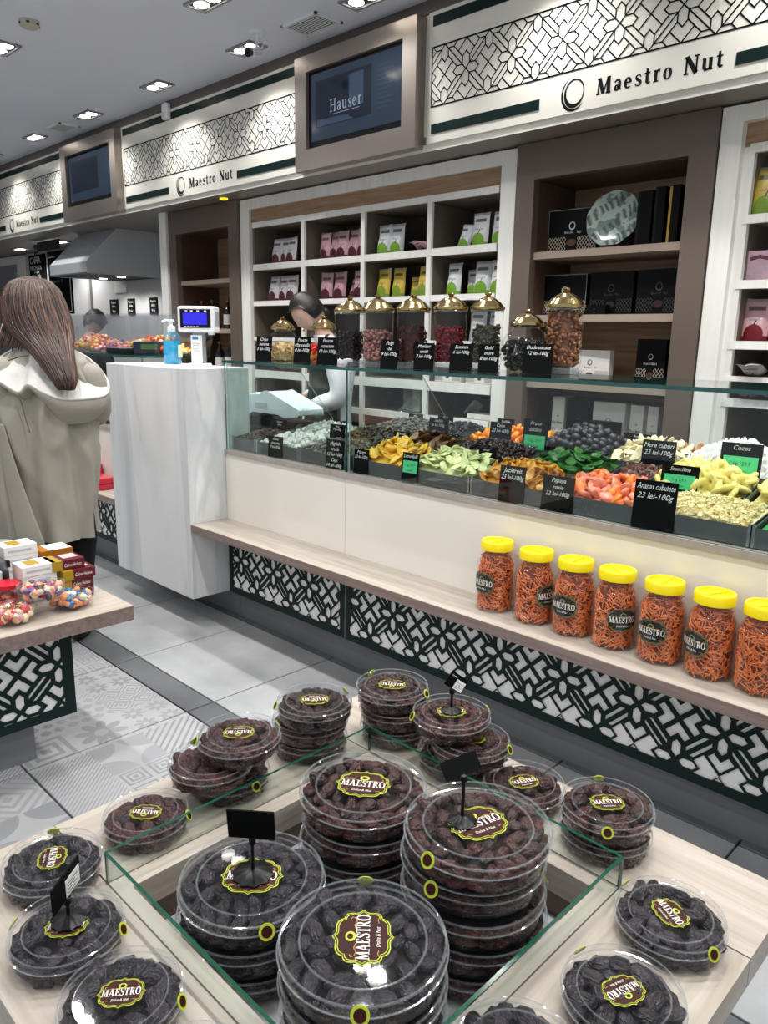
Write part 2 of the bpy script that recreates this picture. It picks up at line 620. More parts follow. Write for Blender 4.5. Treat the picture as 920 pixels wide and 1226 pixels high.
def _glyphs():
    g = {}
    g['M'] = (_stroke([(.14, 0), (.19, 1)], .08) + _stroke([(.2, 1), (.5, .05)], .18) + _stroke([(.5, .02), (.82, 1)], .08) + _stroke([(.84, 1), (.86, 0)], .18)
              + _bar(.02, .28, .035) + _bar(.68, 1.02, .035) + _bar(.06, .28, .965) + _bar(.74, .98, .965), 1.04)
    g['A'] = (_stroke([(.12, 0), (.42, 1)], .08) + _stroke([(.40, 1), (.72, 0)], .19) + _bar(.22, .6, .32) + _bar(0, .26, .035) + _bar(.52, .88, .035), .88)
    g['E'] = (_stroke([(.2, 0), (.2, 1)], .18) + _bar(.03, .64, .035) + _bar(.03, .62, .965) + _bar(.2, .48, .51) + _stroke([(.61, 0), (.61, .24)], .06) + _stroke([(.59, .78), (.59, 1)], .06) + _stroke([(.47, .4), (.47, .62)], .06), .68)
    sp = [(.56, .76), (.50, .92), (.33, .97), (.16, .88), (.14, .72), (.30, .57), (.48, .44), (.58, .27), (.50, .09), (.32, .03), (.15, .09), (.08, .26)]
    g['S'] = (_stroke(sp, [.07, .07, .08, .12, .15, .19, .19, .15, .12, .08, .07, .07]) + _stroke([(.57, .7), (.57, .97)], .05) + _stroke([(.07, .03), (.07, .3)], .05), .66)
    g['T'] = (_stroke([(.36, 0), (.36, 1)], .18) + _bar(.02, .7, .965) + _bar(.2, .52, .035) + _stroke([(.04, .72), (.04, 1)], .06) + _stroke([(.68, .72), (.68, 1)], .06), .74)
    g['R'] = (_stroke([(.2, 0), (.2, 1)], .18) + _bar(.03, .4, .965) + _bar(.03, .38, .035) + _oval(.36, .74, .28, .26, .17, .07, -90, 90, 10) + _bar(.2, .4, .5) + _stroke([(.38, .5), (.62, .1), (.8, .03)], [.18, .18, .07]), .8)
    g['O'] = (_oval(.42, .5, .41, .52, .18, .07), .86)
    g['N'] = (_stroke([(.16, 0), (.16, 1)], .08) + _stroke([(.16, 1), (.76, 0)], .19) + _stroke([(.76, 0), (.76, 1)], .08) + _bar(.02, .32, .035) + _bar(.02, .24, .965) + _bar(.6, .92, .965), .92)
    g['H'] = (_stroke([(.18, 0), (.18, 1)], .12) + _stroke([(.7, 0), (.7, 1)], .12) + _bar(.18, .7, .52) + _bar(.02, .34, .035) + _bar(.54, .86, .035) + _bar(.02, .34, .965) + _bar(.54, .86, .965), .88)
    g['a'] = (_stroke([(.1, .52), (.22, .64), (.38, .62), (.43, .5), (.43, .08), (.56, .03)], [.08, .09, .12, .15, .15, .06]) + _oval(.25, .18, .19, .2, .12, .07), .58)
    g['e'] = (_oval(.28, .33, .26, .35, .14, .07, 0, 320, 16) + _bar(.06, .5, .36, .06), .58)
    g['s'] = (_stroke([(a * .72, b * .67) for a, b in sp], [.06, .06, .06, .09, .11, .14, .14, .11, .09, .06, .06, .06]), .48)
    g['t'] = (_stroke([(.2, .9), (.2, .14), (.28, .04), (.42, .08)], [.1, .15, .13, .06]) + _bar(.03, .4, .64), .44)
    g['r'] = (_stroke([(.18, 0), (.18, .68)], .15) + _stroke([(.2, .48), (.3, .64), (.44, .6)], [.06, .1, .15]) + _bar(.04, .36, .03, .06) + _bar(.04, .2, .65, .06), .48)
    g['o'] = (_oval(.3, .33, .28, .35, .14, .06), .62)
    g['u'] = (_stroke([(.16, .66), (.16, .16), (.26, .03), (.38, .05), (.48, .16)], [.15, .15, .12, .08, .06]) + _stroke([(.52, .68), (.52, 0)], .15) + _bar(.03, .2, .65, .06) + _bar(.4, .55, .65, .06) + _bar(.5, .66, .03, .06), .68)
    g[' '] = ([], .45)
    return g
GLY = _glyphs()
BW = 1.4
GLYBOLD = _glyphs()
BW = 1.0
def serif_geo(txt, gap=0.1, bold=False):
    x, out = 0.0, []
    for ch in txt:
        ps, w = (GLYBOLD if bold else GLY)[ch]
        out += [[(a + x, b) for a, b in p] for p in ps]
        x += w + gap
    return out, x - gap

# ------------------------------------------------------------------ star-and-chevron lattice
def _clip(poly, u0, u1, v0, v1):
    def half(p, ax, lim, sgn):
        out = []
        for i in range(len(p)):
            a, b = p[i], p[(i + 1) % len(p)]
            da, db = (a[ax] - lim) * sgn, (b[ax] - lim) * sgn
            if da >= 0: out.append(a)
            if (da > 0 > db) or (da < 0 < db):
                t = da / (da - db)
                out.append((a[0] + (b[0] - a[0]) * t, a[1] + (b[1] - a[1]) * t))
        return out
    for ax, lim, sg in ((0, u0, 1), (0, u1, -1), (1, v0, 1), (1, v1, -1)):
        poly = half(poly, ax, lim, sg)
        if len(poly) < 3: return []
    out = []
    for p in poly:
        if not out or math.hypot(p[0] - out[-1][0], p[1] - out[-1][1]) > 1e-5: out.append(p)
    if len(out) > 2 and math.hypot(out[0][0] - out[-1][0], out[0][1] - out[-1][1]) < 1e-5: out.pop()
    return out if len(out) > 2 else []
def _area(p):
    return sum(p[i][0] * p[(i + 1) % len(p)][1] - p[(i + 1) % len(p)][0] * p[i][1] for i in range(len(p))) / 2
def _inset(p, d):
    n, out = len(p), []
    for i in range(n):
        a, b, c = p[i - 1], p[i], p[(i + 1) % n]
        e1 = Vector((b[0] - a[0], b[1] - a[1])).normalized()
        e2 = Vector((c[0] - b[0], c[1] - b[1])).normalized()
        n1, n2 = Vector((-e1.y, e1.x)), Vector((-e2.y, e2.x))
        k = 1 + n1.dot(n2)
        if k < 0.08: return None
        q = (n1 + n2) * (d / k)
        out.append((b[0] + q.x, b[1] + q.y))
    if _area(out) < d * d * 2: return None
    for i in range(n):
        e = (p[(i + 1) % n][0] - p[i][0]) * (out[(i + 1) % n][0] - out[i][0]) + (p[(i + 1) % n][1] - p[i][1]) * (out[(i + 1) % n][1] - out[i][1])
        if e < -1e-9: return None
    return out
def lattice(b, M, u0, u1, v0, v1, P, w, pu=0.0, pv=0.0, depth=0.0):
    """bars of the cut lattice; M's +z looks out of the panel, bars run back by depth"""
    t0, L = 0.08 * P, 0.29 * P
    t = L - 2 * t0
    pet = [(0, 0), (t0, -t0), (L - t0, -t0), (L, 0), (L - t0, t0), (t0, t0)]
    q = P / 2
    sa = [(t0, t0), (t0 + t, t0), (q - t0, q - t0 - t), (q - t0, q - t0)]
    sb = [(y, x) for x, y in sa][::-1]
    c1 = ((q + t) / 2, (q - t) / 2)
    chev = [(L, 0), (L - t0, -t0), (c1[0], -c1[1]), (q, 0), c1, (L - t0, t0)]
    def rot(p, k):
        for _ in range(k): p = [(-y, x) for x, y in p]
        return p
    cells = [rot(pet, k) for k in range(4)] + [rot(chev, k) for k in range(4)] + [rot(sa, k) for k in range(4)] + [rot(sb, k) for k in range(4)]
    i0, i1 = int((u0 - pu) / q) - 2, int((u1 - pu) / q) + 2
    j0, j1 = int((v0 - pv) / q) - 2, int((v1 - pv) / q) + 2
    for i in range(i0, i1 + 1):
        for j in range(j0, j1 + 1):
            if (i + j) % 2: continue
            for ci, c in enumerate(cells):
                if ci >= 8:         # stripes are shared by two flowers: take those of the right-hand half-plane
                    k = (ci - 8) % 4
                    if k in (1, 2): continue
                p = [(x + pu + i * q, y + pv + j * q) for x, y in c]
                if max(x for x, _ in p) < u0 or min(x for x, _ in p) > u1 or max(y for _, y in p) < v0 or min(y for _, y in p) > v1: continue
                p = _clip(p, u0, u1, v0, v1)
                if not p: continue
                if _area(p) < 0: p = p[::-1]
                if _area(p) < 1e-7: continue
                s = _inset(p, w / 2) or _inset(p, w / 4) or _inset(p, w / 8)
                n = len(p)
                if s is None:
                    if _area(p) < w * w * 3: b.poly(p, M)
                    continue
                b.ring2d(p, s, M)
                if depth:
                    b.add([(*a, 0) for a in s] + [(*a, -depth) for a in s], [(k, (k + 1) % n, (k + 1) % n + n, k + n) for k in range(n)], M)
    return b

# ================================================================== THE SETTING
XL, XR = -12.5, 3.0
ZC = 3.12                      # ceiling
YF = 3.30                      # sign band
YC = 3.50                      # front of the wall cabinets
ceil = B().box(XL, XR, -5, 4.5, ZC, ZC + 0.1).build('ceiling', M_CEIL, kind='structure', smooth=False)
floor = B().box(XL, XR, -5, 4.5, -0.06, -0.012).build('floor', mat('floor_grout', '#202021', 0.8), kind='structure', smooth=False)
B().box(XL, -6.07, 4.1, 4.2, 0, 2.6).build('wall_back', M_WALLGREY, kind='structure', smooth=False)
B().box(-6.1, XR, 3.96, 4.06, 0, 2.6).build('wall_right', M_WALLGREY, kind='structure', smooth=False)
B().box(XL - 0.1, XL, -5, 4.5, 0, ZC).build('wall_left', M_WALLGREY, kind='structure', smooth=False)
B().box(XL, XR, YF, 4.4, 2.395, 2.47).build('trim_1', M_SOFFIT, kind='structure', smooth=False)
bb = B().box(XL, XR, YF, YF + 0.06, 2.47, ZC)
bb.build('wall_front', M_CREAM, kind='structure', smooth=False)
B().box(XL, XR, YF - 0.012, YF, 3.055, ZC).build('trim_2', M_CROWN, kind='structure', smooth=False)
B().box(XL, XR, YF - 0.004, YF, 2.395, 2.43).build('trim_3', M_CREAM, kind='structure', smooth=False)
# the corner of the back wall and the door frame beside it
B().box(-8.80, -8.74, 4.07, 4.1, 0, 2.395).build('trim_4', mat('grey_corner_strip', '#9a9a9a', 0.4), kind='structure', smooth=False)
dr = B().box(-11.75, -10.72, 4.06, 4.1, 0, 2.28).build('door_1', mat('grey_door_leaf', '#8d8f91', 0.4), kind='structure', smooth=False)
B().box(-11.86, -11.75, 4.03, 4.1, 0, 2.38).box(-10.72, -10.6, 4.03, 4.1, 0, 2.38).box(-11.75, -10.72, 4.03, 4.1, 2.28, 2.38).build('door_frame', M_WHITEWOOD, dr, smooth=False)

# floor tiles: 0.6 m patterned squares, a dark strip, then plain tiles up to the kick board
G = 0.0035
def tile_mesh(wx, wy, m):
    b = B()
    c = 0.0015
    x, y = wx / 2 - G, wy / 2 - G
    rings = [[(-x, -y, -0.012), (x, -y, -0.012), (x, y, -0.012), (-x, y, -0.012)], [(-x, -y, -c), (x, -y, -c), (x, y, -c), (-x, y, -c)],
             [(-x + c, -y + c, 0), (x - c, -y + c, 0), (x - c, y - c, 0), (-x + c, y - c, 0)]]
    return b.loft(rings)
first = {}
def lay(kind, wx, wy, m, x, y):
    if kind not in first:
        o = tile_mesh(wx, wy, m).build('floor_tile' if kind != 'strip' else 'border_tile', m, floor, (x, y, 0), smooth=False)
        first[kind] = o
    else:
        o = first[kind].copy()
        o.location = (x, y, 0)
        link(o, floor)
X0 = -3.025
for i in range(-9, 9):
    xc = X0 + 0.6 * i + 0.3
    lay('strip', 0.6, 0.122, M_STRIP, xc, 1.467)
    lay('plain', 0.6, 0.6, M_TILE, xc, 1.828)
    lay('thin', 0.6, 0.04, M_STRIP, xc, 2.148)
    for j in range(0, 4):
        lay('pat', 0.6, 0.6, M_PATTILE, xc, 1.106 - 0.6 * j)

# ------------------------------------------------------------------ sign band
def sign(name, x0, x1, label, lx, lb0, lb1, rb0, rb1):
    t = thing(name, label, 'sign', ((x0 + x1) / 2, YF, 2.43), group='sign panels along the wall')
    ox = -(x0 + x1) / 2
    y = -0.014
    B().box(x0 + ox, x1 + ox, y, -0.0005, 0.0, 0.625).build('panel', M_CREAM, t, smooth=False)
    b = B()
    lattice(b, frame((0, y - 0.0015, 0), (1, 0, 0), (0, 0, 1)), x0 + ox + 0.03, x1 + ox - 0.03, 0.176, 0.456, 0.28, 0.0062, lx + ox, 0.316)
    M = frame((0, y - 0.0015, 0), (1, 0, 0), (0, 0, 1))
    for v in (0.172, 0.454): b.poly([(x0 + ox + 0.026, v), (x1 + ox - 0.026, v), (x1 + ox - 0.026, v + 0.007), (x0 + ox + 0.026, v + 0.007)], M)
    for u in (x0 + 0.026, x1 - 0.033): b.poly([(u + ox, 0.172), (u + ox + 0.007, 0.172), (u + ox + 0.007, 0.46), (u + ox, 0.46)], M)
    b.build('line_pattern', M_BLACKGREEN, t, smooth=False)
    B().box(x0 + ox + 0.03, x1 + ox - 0.03, y - 0.004, y, 0.555, 0.605).build('stripe', M_GREEN, t, smooth=False)
    B().box(lb0 + ox, lb1 + ox, y - 0.004, y, 0.044, 0.09).build('stripe', M_GREEN, t, smooth=False)
    B().box(rb0 + ox, rb1 + ox, y - 0.004, y, 0.044, 0.09).build('stripe', M_GREEN, t, smooth=False)
    e = B()
    c = lb1 + 0.185 + ox
    R = facing_front(c, y - 0.0012, 0.083)
    pts = []
    for k in range(64):
        a0, a1 = 2 * pi * k / 64, 2 * pi * (k + 1) / 64
        th = lambda a: 0.007 + 0.010 * max(0, sin(a + pi + 0.5))
        q = lambda a, r: (r * 0.92 * cos(a), r * 1.05 * sin(a))
        e.poly([q(a0, 0.052 + th(a0) * 0.5), q(a1, 0.052 + th(a1) * 0.5), q(a1, 0.052 - th(a1) * 0.5), q(a0, 0.052 - th(a0) * 0.5)], R)
        if 20 < k < 57:
            u0, u1 = (k - 20) / 37, (k - 19) / 37
            w0, w1 = 0.010 * sin(pi * u0), 0.010 * sin(pi * min(1, u1))
            e.poly([q(a0, 0.066 + w0), q(a1, 0.066 + w1), q(a1, 0.066 - w1 * 0.3), q(a0, 0.066 - w0 * 0.3)], R)
    e.build('ring_emblem', M_BLACKGREEN, t, smooth=False)
    L = B()
    L.serif('Maestro', 0.066, facing_front(c + 0.11, y - 0.0012, 0.051), sx=1.06, gap=0.13, bold=True)
    L.serif('Nut', 0.066, facing_front(c + 0.505, y - 0.0012, 0.051), sx=1.06, gap=0.13, bold=True)
    L.build('lettering', M_BLACKGREEN, t, smooth=False)
    return t
sign('sign_panel', -2.955, -0.66, 'cream sign panel with lattice print, right of the large screen', -2.70, -2.92, -2.247, -1.347, -0.70)
sign('sign_panel', -6.305, -4.0, 'cream sign panel with lattice print, between the two wall screens', -6.05, -6.27, -5.597, -4.69, -4.03)
sign('sign_panel', -9.66, -7.375, 'cream sign panel with lattice print, left of the small far screen', -9.40, -9.62, -8.95, -8.045, -7.41)

def screen(name, x0, x1, label, hauser):
    t = thing(name, label, 'screen', ((x0 + x1) / 2, YF, 2.41), group='wall screens in the sign band')
    h = (x1 - x0) / 2
    z0, z1 = 0.0, 0.635
    i0, i1, w0, w1 = -h + 0.105, h - 0.10, z0 + 0.118, z1 - 0.09
    f = B()
    yb, yf = -0.0005, -0.075
    for a in ((-h, i0, z0, z1), (i1, h, z0, z1), (i0, i1, z0, w0), (i0, i1, w1, z1)):
        f.box(a[0], a[1], yf, yb, a[2], a[3])
    f.build('frame', M_TAUPEMET, t, smooth=False)
    B().box(i0, i1, -0.05, yb, w0, w1).build('bezel', M_BLACK, t, smooth=False)
    d = 0.018
    s = B()
    M = facing_front(0, -0.051, 0)
    s.poly([(i0 + d, w0 + 0.04), (i1 - d, w0 + 0.04), (i1 - d, w1 - d), (i0 + d, w1 - d)], M)
    s.build('display', screen_mat('screen_glow_menu', '#2b3a4c', 0.62), t, smooth=False)
    W_, H_ = i1 - i0, w1 - w0
    p = B()
    M = facing_front(0, -0.0516, 0)
    p.poly([(i0 + 0.08 * W_, w0 + 0.26 * H_), (i0 + 0.68 * W_, w0 + 0.26 * H_), (i0 + 0.68 * W_, w0 + 0.86 * H_), (i0 + 0.08 * W_, w0 + 0.86 * H_)], M)
    p.build('picture', screen_mat('screen_glow_dark', '#121b2c', 0.6), t, smooth=False)
    if hauser:
        q = B()
        M = facing_front(0, -0.052, 0)
        q.poly([(i0 + 0.45 * W_, w0 + 0.42 * H_), (i0 + 0.6 * W_, w0 + 0.42 * H_), (i0 + 0.6 * W_, w0 + 0.82 * H_), (i0 + 0.45 * W_, w0 + 0.82 * H_)], M)
        q.poly([(i0 + 0.1 * W_, w0 + 0.27 * H_), (i0 + 0.5 * W_, w0 + 0.27 * H_), (i0 + 0.42 * W_, w0 + 0.34 * H_), (i0 + 0.1 * W_, w0 + 0.36 * H_)], M)
        for k in range(10): q.poly([(i0 + 0.74 * W_, w0 + (0.3 + 0.055 * k) * H_), (i0 + (0.84 + 0.06 * ((k * 7) % 3) / 2) * W_, w0 + (0.3 + 0.055 * k) * H_), (i0 + (0.84 + 0.06 * ((k * 7) % 3) / 2) * W_, w0 + (0.312 + 0.055 * k) * H_), (i0 + 0.74 * W_, w0 + (0.312 + 0.055 * k) * H_)], M)
        q.build('picture_light', screen_mat('screen_glow_pale', '#3d5068', 0.6), t, smooth=False)
        l = B().serif('Hauser', 0.068, facing_front(i0 + 0.24 * W_, -0.0525, w0 + 0.42 * H_), sx=0.95)
        l.poly([(i0 + 0.28 * W_, w0 + 0.385 * H_), (i0 + 0.56 * W_, w0 + 0.385 * H_), (i0 + 0.56 * W_, w0 + 0.392 * H_), (i0 + 0.28 * W_, w0 + 0.392 * H_)], facing_front(0, -0.0525, 0))
        l.build('lettering', screen_mat('screen_glow_white', '#93a0b2', 0.75), t, smooth=False)
def screen_mat(name, col, s):
    if name in MATS: return MATS[name]
    m = mat(name, col, 0.12)
    p = m.node_tree.nodes['Principled BSDF']
    p.inputs['Base Color'].default_value = (0.004, 0.005, 0.007, 1)
    p.inputs['Emission Color'].default_value = lin(col)
    p.inputs['Emission Strength'].default_value = s
    return m
screen('wall_screen', -3.985, -2.985, 'large wall screen in a taupe metal frame showing a music page', True)
screen('wall_screen', -7.36, -6.31, 'smaller-looking far wall screen in a taupe metal frame', False)

# ------------------------------------------------------------------ ceiling fittings
def lamp_spot(name, energy, size, parent, loc, blend=0.6, col=(1, 0.985, 0.968), tilt=(0, 0, 0), rad=0.045):
    d = bpy.data.lights.get(name)
    if d is None:
        d = bpy.data.lights.new(name, 'SPOT')
        d.energy = energy
        d.spot_size = radians(size)
        d.spot_blend = blend
        d.shadow_soft_size = rad
        d.color = col
    o = bpy.data.objects.new(name, d)
    o.location = loc
    o.rotation_euler = tilt
    return link(o, parent)
def downlight(x, y, label, kind):
    t = thing('ceiling_downlight', label, 'lamp', (x, y, 2.395 if kind == 'kitchen' else ZC), group='double ceiling downlights')
    f = B()
    a, b_, z0 = 0.125, 0.068, -0.012
    for q in ((-a, a, -b_, -b_ + 0.016), (-a, a, b_ - 0.016, b_), (-a, -a + 0.016, -b_ + 0.016, b_ - 0.016), (a - 0.016, a, -b_ + 0.016, b_ - 0.016)):
        f.box(q[0], q[1], q[2], q[3], z0, 0)
    f.build('frame', mat('grey_lamp_frame', '#8f9296', 0.35, metal=0.4), t, smooth=False)
    B().box(-a + 0.016, a - 0.016, -b_ + 0.016, b_ - 0.016, -0.004, 0).build('backing', M_BLACK, t, smooth=False)
    for sx in (-0.056, 0.056):
        l = B().lathe([(0.0001, -0.013), (0.028, -0.013), (0.040, -0.007), (0.041, -0.004)], 20).build('lamp', M_LAMP, t, (sx, 0, 0))
        if kind == 'kitchen':
            lamp_spot('spot_kitchen', 34, 140, t, (sx, 0, -0.02), 0.7)
        elif kind == 'wall':
            lamp_spot('spot_wall', SPOT_W, 120, t, (sx, 0, -0.02), 0.7)
        elif kind == 'hall':
            lamp_spot('spot_hall', SPOT_HALL_FILL, 150, t, (sx, 0, -0.02), 0.3)
        else:
            lamp_spot('spot_aisle', SPOT_AISLE, 110, t, (sx, 0, -0.02), 0.5)
    return t
for i, (x, w) in enumerate(((-3.2, 'nearest the large screen top edge'), (-4.23, 'behind the ceiling camera'), (-5.29, 'over the middle sign panel'),
                            (-6.37, 'over the far wall screen'), (-7.44, 'over the far sign panel'), (-8.5, 'at the far end of the row'))):
    downlight(x, 3.05, 'double square downlight in the wall row, ' + w, 'wall')
for x in (-2.12, -1.05, 0.02): downlight(x, 3.05, 'double square downlight in the wall row, outside the picture on the right', 'wall')
for x in (-8.75, -9.9): downlight(x, 3.78, 'added double square downlight under the kitchen soffit', 'kitchen')  # added lamps that brighten the kitchen back wall
downlight(-5.35, 2.04, 'double square downlight cut by the left picture edge', 'aisle')
downlight(-3.83, 2.52, 'double square downlight at the top picture edge beside the smoke detector', 'aisle')
for x, y in ((-2.45, 2.45), (-1.1, 2.45), (0.25, 2.45), (-4.5, 1.2), (-3.35, 1.25), (-2.1, 1.25), (-0.85, 1.25), (0.4, 1.25), (-6.6, 2.0), (-6.2, 0.8), (-8.0, 1.9), (-7.6, 0.7)):  # last two are added to light the sloped hood front
    downlight(x, y, 'double square downlight over the aisle, outside the picture', 'aisle')
for y in (-0.3, -1.6):  # unseen lamps put in to light upright faces from the front
    for x in (-4.6, -3.4, -2.2, -1.0, 0.2, 1.4): downlight(x, y, 'added double square downlight over the hall behind the viewer', 'hall')

t = thing('smoke_detector', 'round white smoke detector on the ceiling', 'smoke detector', (-4.81, 1.99, ZC))
B().lathe([(0.0001, -0.035), (0.04, -0.035), (0.052, -0.026), (0.055, -0.012), (0.055, 0)], 24).build('body', mat('cream_plastic', '#b9b5a8', 0.5), t)
b = B()
for k in range(6): b.box(-0.008, 0.008, 0.045, 0.056, -0.024, -0.014, T(rz=k * pi / 3))
b.build('slot', M_BLACK, t, smooth=False)

def vent(x, y, label, w, d):
    t = thing('ceiling_vent', label, 'vent', (x, y, ZC), group='ceiling air vents')
    f = B()
    f.box(-w, w, -d, -d + 0.015, -0.012, 0).box(-w, w, d - 0.015, d, -0.012, 0).box(-w, -w + 0.015, -d, d, -0.012, 0).box(w - 0.015, w, -d, d, -0.012, 0)
    f.build('frame', M_WHITE, t, smooth=False)
    B().box(-w + 0.015, w - 0.015, -d + 0.015, d - 0.015, -0.003, 0).build('backing', M_STEELDARK, t, smooth=False)
    s0 = None
    n = 9
    for k in range(n):
        yy = -d + 0.02 + (2 * d - 0.04) * (k + 0.5) / n
        if s0 is None: s0 = B().box(-w + 0.015, w - 0.015, -0.006, 0.006, -0.002, 0.002, T(rx=0.6)).build('slat', M_WHITE, t, (0, yy, -0.008), smooth=False)
        else:
            c = s0.copy(); c.location = (0, yy, -0.008); link(c, t)
vent(-3.65, 3.08, 'square white air vent beside the large screen', 0.15, 0.1)
vent(-6.92, 3.08, 'small air vent above the far wall screen', 0.14, 0.09)
t = thing('security_camera', 'small white security camera hanging by wires from the ceiling', 'camera', (-3.98, 2.95, ZC))
B().lathe([(0.0001, -0.012), (0.045, -0.012), (0.05, 0)], 20).build('base', M_WHITE, t)
B().tube([(0, 0, -0.01), (-0.01, 0.0, -0.08)], 0.008).build('arm', M_WHITE, t)
b = B().rbox(-0.03, 0.03, -0.06, 0.05, -0.025, 0.025, 0.012).build('body', M_WHITE, t, (-0.02, -0.01, -0.1), (0.35, 0, 0.5))
B().cyl(0.022, 0, 0.03, 16, T(y=-0.06, rx=pi / 2)).build('lens', M_BLACK, b)
B().tube([(0.02, 0.02, -0.005), (0.05, 0.02, -0.05), (0.02, 0.01, -0.09)], 0.003, 6).build('wire', M_WHITE, t)
t = thing('motion_sensor', 'small white motion sensor on top of the sign band', 'sensor', (-5.55, YF - 0.013, 2.985))
B().rbox(-0.035, 0.035, -0.045, 0, 0.0, 0.11, 0.012).build('body', M_WHITE, t)
B().box(-0.022, 0.022, -0.052, -0.04, 0.015, 0.045).build('lens', mat('milky_lens', '#d9d9d4', 0.3), t, smooth=False)
t = thing('soffit_lamp', 'tiny yellow lit lamp under the sign band', 'lamp', (-5.03, YF + 0.1, 2.395))
B().cyl(0.03, -0.008, 0, 16).build('lens', emitter('yellow_glow', '#f2d820', 1.6), t)

# ------------------------------------------------------------------ wall cabinets
def stilebox(parent, name, m, *a):
    return B().box(*a).build(name, m, parent, smooth=False)
def shelf_cabinet():
    x0, x1 = -4.975, -2.503
    t = thing('shelf_cabinet', 'white wall cabinet of open cells filled with snack pouches, behind the clerk', 'cabinet', (x0, YC, 0))
    w = x1 - x0
    D = 0.42
    stilebox(t, 'back_panel', mat('dim_beige_back', '#564a40', 0.5), 0.02, w - 0.02, D - 0.015, D, 0, 2.31)  # cell backs, sides and boards toned dark for the shade inside
    for a, b_ in ((0.0, 0.11), (w - 0.105, w)): stilebox(t, 'stile', M_WHITEWOOD, a, b_, 0.0, 0.03, 0, 2.385)
    stilebox(t, 'top_rail', M_WHITEWOOD, 0.11, w - 0.105, 0.0, 0.03, 2.315, 2.385)
    stilebox(t, 'oak_panel', M_OAK, 0.11, w - 0.105, 0.02, 0.035, 2.22, 2.315)
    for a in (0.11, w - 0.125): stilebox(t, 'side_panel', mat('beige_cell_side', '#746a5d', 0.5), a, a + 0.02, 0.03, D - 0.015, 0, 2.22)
    dz = ((2.185, 2.222), (1.888, 1.93), (1.636, 1.67), (1.385, 1.41), (1.115, 1.17), (0.925, 0.965), (0.5, 0.54))
    for z0, z1 in dz:
        s = stilebox(t, 'shelf', M_WHITEWOOD, 0.13, w - 0.125, 0.012, 0.03, z0, z1)
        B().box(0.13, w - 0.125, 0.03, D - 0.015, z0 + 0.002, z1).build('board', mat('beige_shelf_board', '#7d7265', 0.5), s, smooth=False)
    stilebox(t, 'shelf', M_WHITEWOOD, 0.13, 0.69, 0.012, D - 0.015, 1.222, 1.245)
    for xx in (-4.265, -3.672, -3.114):
        stilebox(t, 'divider', M_WHITEWOOD, xx - x0 - 0.017, xx - x0 + 0.017, 0.01, 0.03, 0.54, 2.185)
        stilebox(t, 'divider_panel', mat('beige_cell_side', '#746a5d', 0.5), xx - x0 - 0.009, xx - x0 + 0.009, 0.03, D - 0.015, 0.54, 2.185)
    return t
shelf_cabinet()

def niche(name, x0, x1, label, shelves, z1=2.39, top=2.215):
    t = thing(name, label, 'cabinet', (x0, YC, 0), group='taupe wall niches')
    w = x1 - x0
    D = 0.40
    a, b_ = 0.115, w - 0.125
    stilebox(t, 'stile', M_TAUPE, 0.003, a, -0.02, 0.03, 0, z1)
    stilebox(t, 'stile', M_TAUPE, b_, w - 0.003, -0.02, 0.03, 0, z1)
    stilebox(t, 'top_rail', M_TAUPE, a, b_, -0.02, 0.03, top, z1)
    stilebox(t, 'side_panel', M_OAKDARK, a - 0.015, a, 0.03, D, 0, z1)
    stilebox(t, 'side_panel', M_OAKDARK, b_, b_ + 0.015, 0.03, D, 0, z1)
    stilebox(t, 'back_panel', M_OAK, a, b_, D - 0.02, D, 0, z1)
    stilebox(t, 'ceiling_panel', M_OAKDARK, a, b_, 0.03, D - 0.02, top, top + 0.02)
    for z in shelves:
        stilebox(t, 'shelf', mat('taupe_shelf', '#a39384', 0.4), a, b_, 0.012, D - 0.02, z - 0.035, z)
    return t
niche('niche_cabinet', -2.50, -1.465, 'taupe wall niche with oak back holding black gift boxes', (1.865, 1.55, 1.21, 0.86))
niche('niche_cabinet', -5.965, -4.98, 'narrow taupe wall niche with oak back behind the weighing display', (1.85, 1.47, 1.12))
def right_cabinet():
    x0, x1 = -1.462, 0.9
    t = thing('shelf_cabinet', 'white wall cabinet with stacked narrow shelves at the right picture edge', 'cabinet', (x0, YC, 0))
    w, D = x1 - x0, 0.42
    stilebox(t, 'back_panel', mat('dim_beige_back', '#564a40', 0.5), 0.02, w - 0.02, D - 0.015, D, 0, 2.31)  # same shade-dark tones inside these shelves
    stilebox(t, 'stile', M_WHITEWOOD, 0, 0.09, -0.01, 0.04, 0, 2.385)
    stilebox(t, 'stile', M_WHITEWOOD, w - 0.09, w, -0.01, 0.04, 0, 2.385)
    stilebox(t, 'top_rail', M_WHITEWOOD, 0.09, w - 0.09, -0.01, 0.04, 2.32, 2.385)
    stilebox(t, 'oak_panel', M_OAK, 0.09, w - 0.09, 0.035, 0.05, 2.225, 2.32)
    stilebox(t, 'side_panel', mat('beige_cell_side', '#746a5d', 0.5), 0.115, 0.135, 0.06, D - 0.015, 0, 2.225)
    stilebox(t, 'inner_stile', M_WHITEWOOD, 0.09, 0.135, 0.03, 0.06, 0, 2.225)
    for z in (2.235, 1.954, 1.687, 1.432, 1.28, 1.182, 0.86):
        s = stilebox(t, 'shelf', M_WHITEWOOD, 0.115, w - 0.02, 0.025, 0.045, z - 0.036, z)
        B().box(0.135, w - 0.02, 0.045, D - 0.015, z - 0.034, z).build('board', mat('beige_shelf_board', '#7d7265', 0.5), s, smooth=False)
    for xx in (0.74, 1.36): stilebox(t, 'divider', M_WHITEWOOD, xx - 0.017, xx + 0.017, 0.03, D - 0.015, 0.3, 2.235)
    return t
right_cabinet()
# post at the left of the far niche
B().box(-6.075, -5.968, 3.46, 4.1, 0, 2.395).build('trim_5', M_WHITEWOOD, kind='structure', smooth=False)

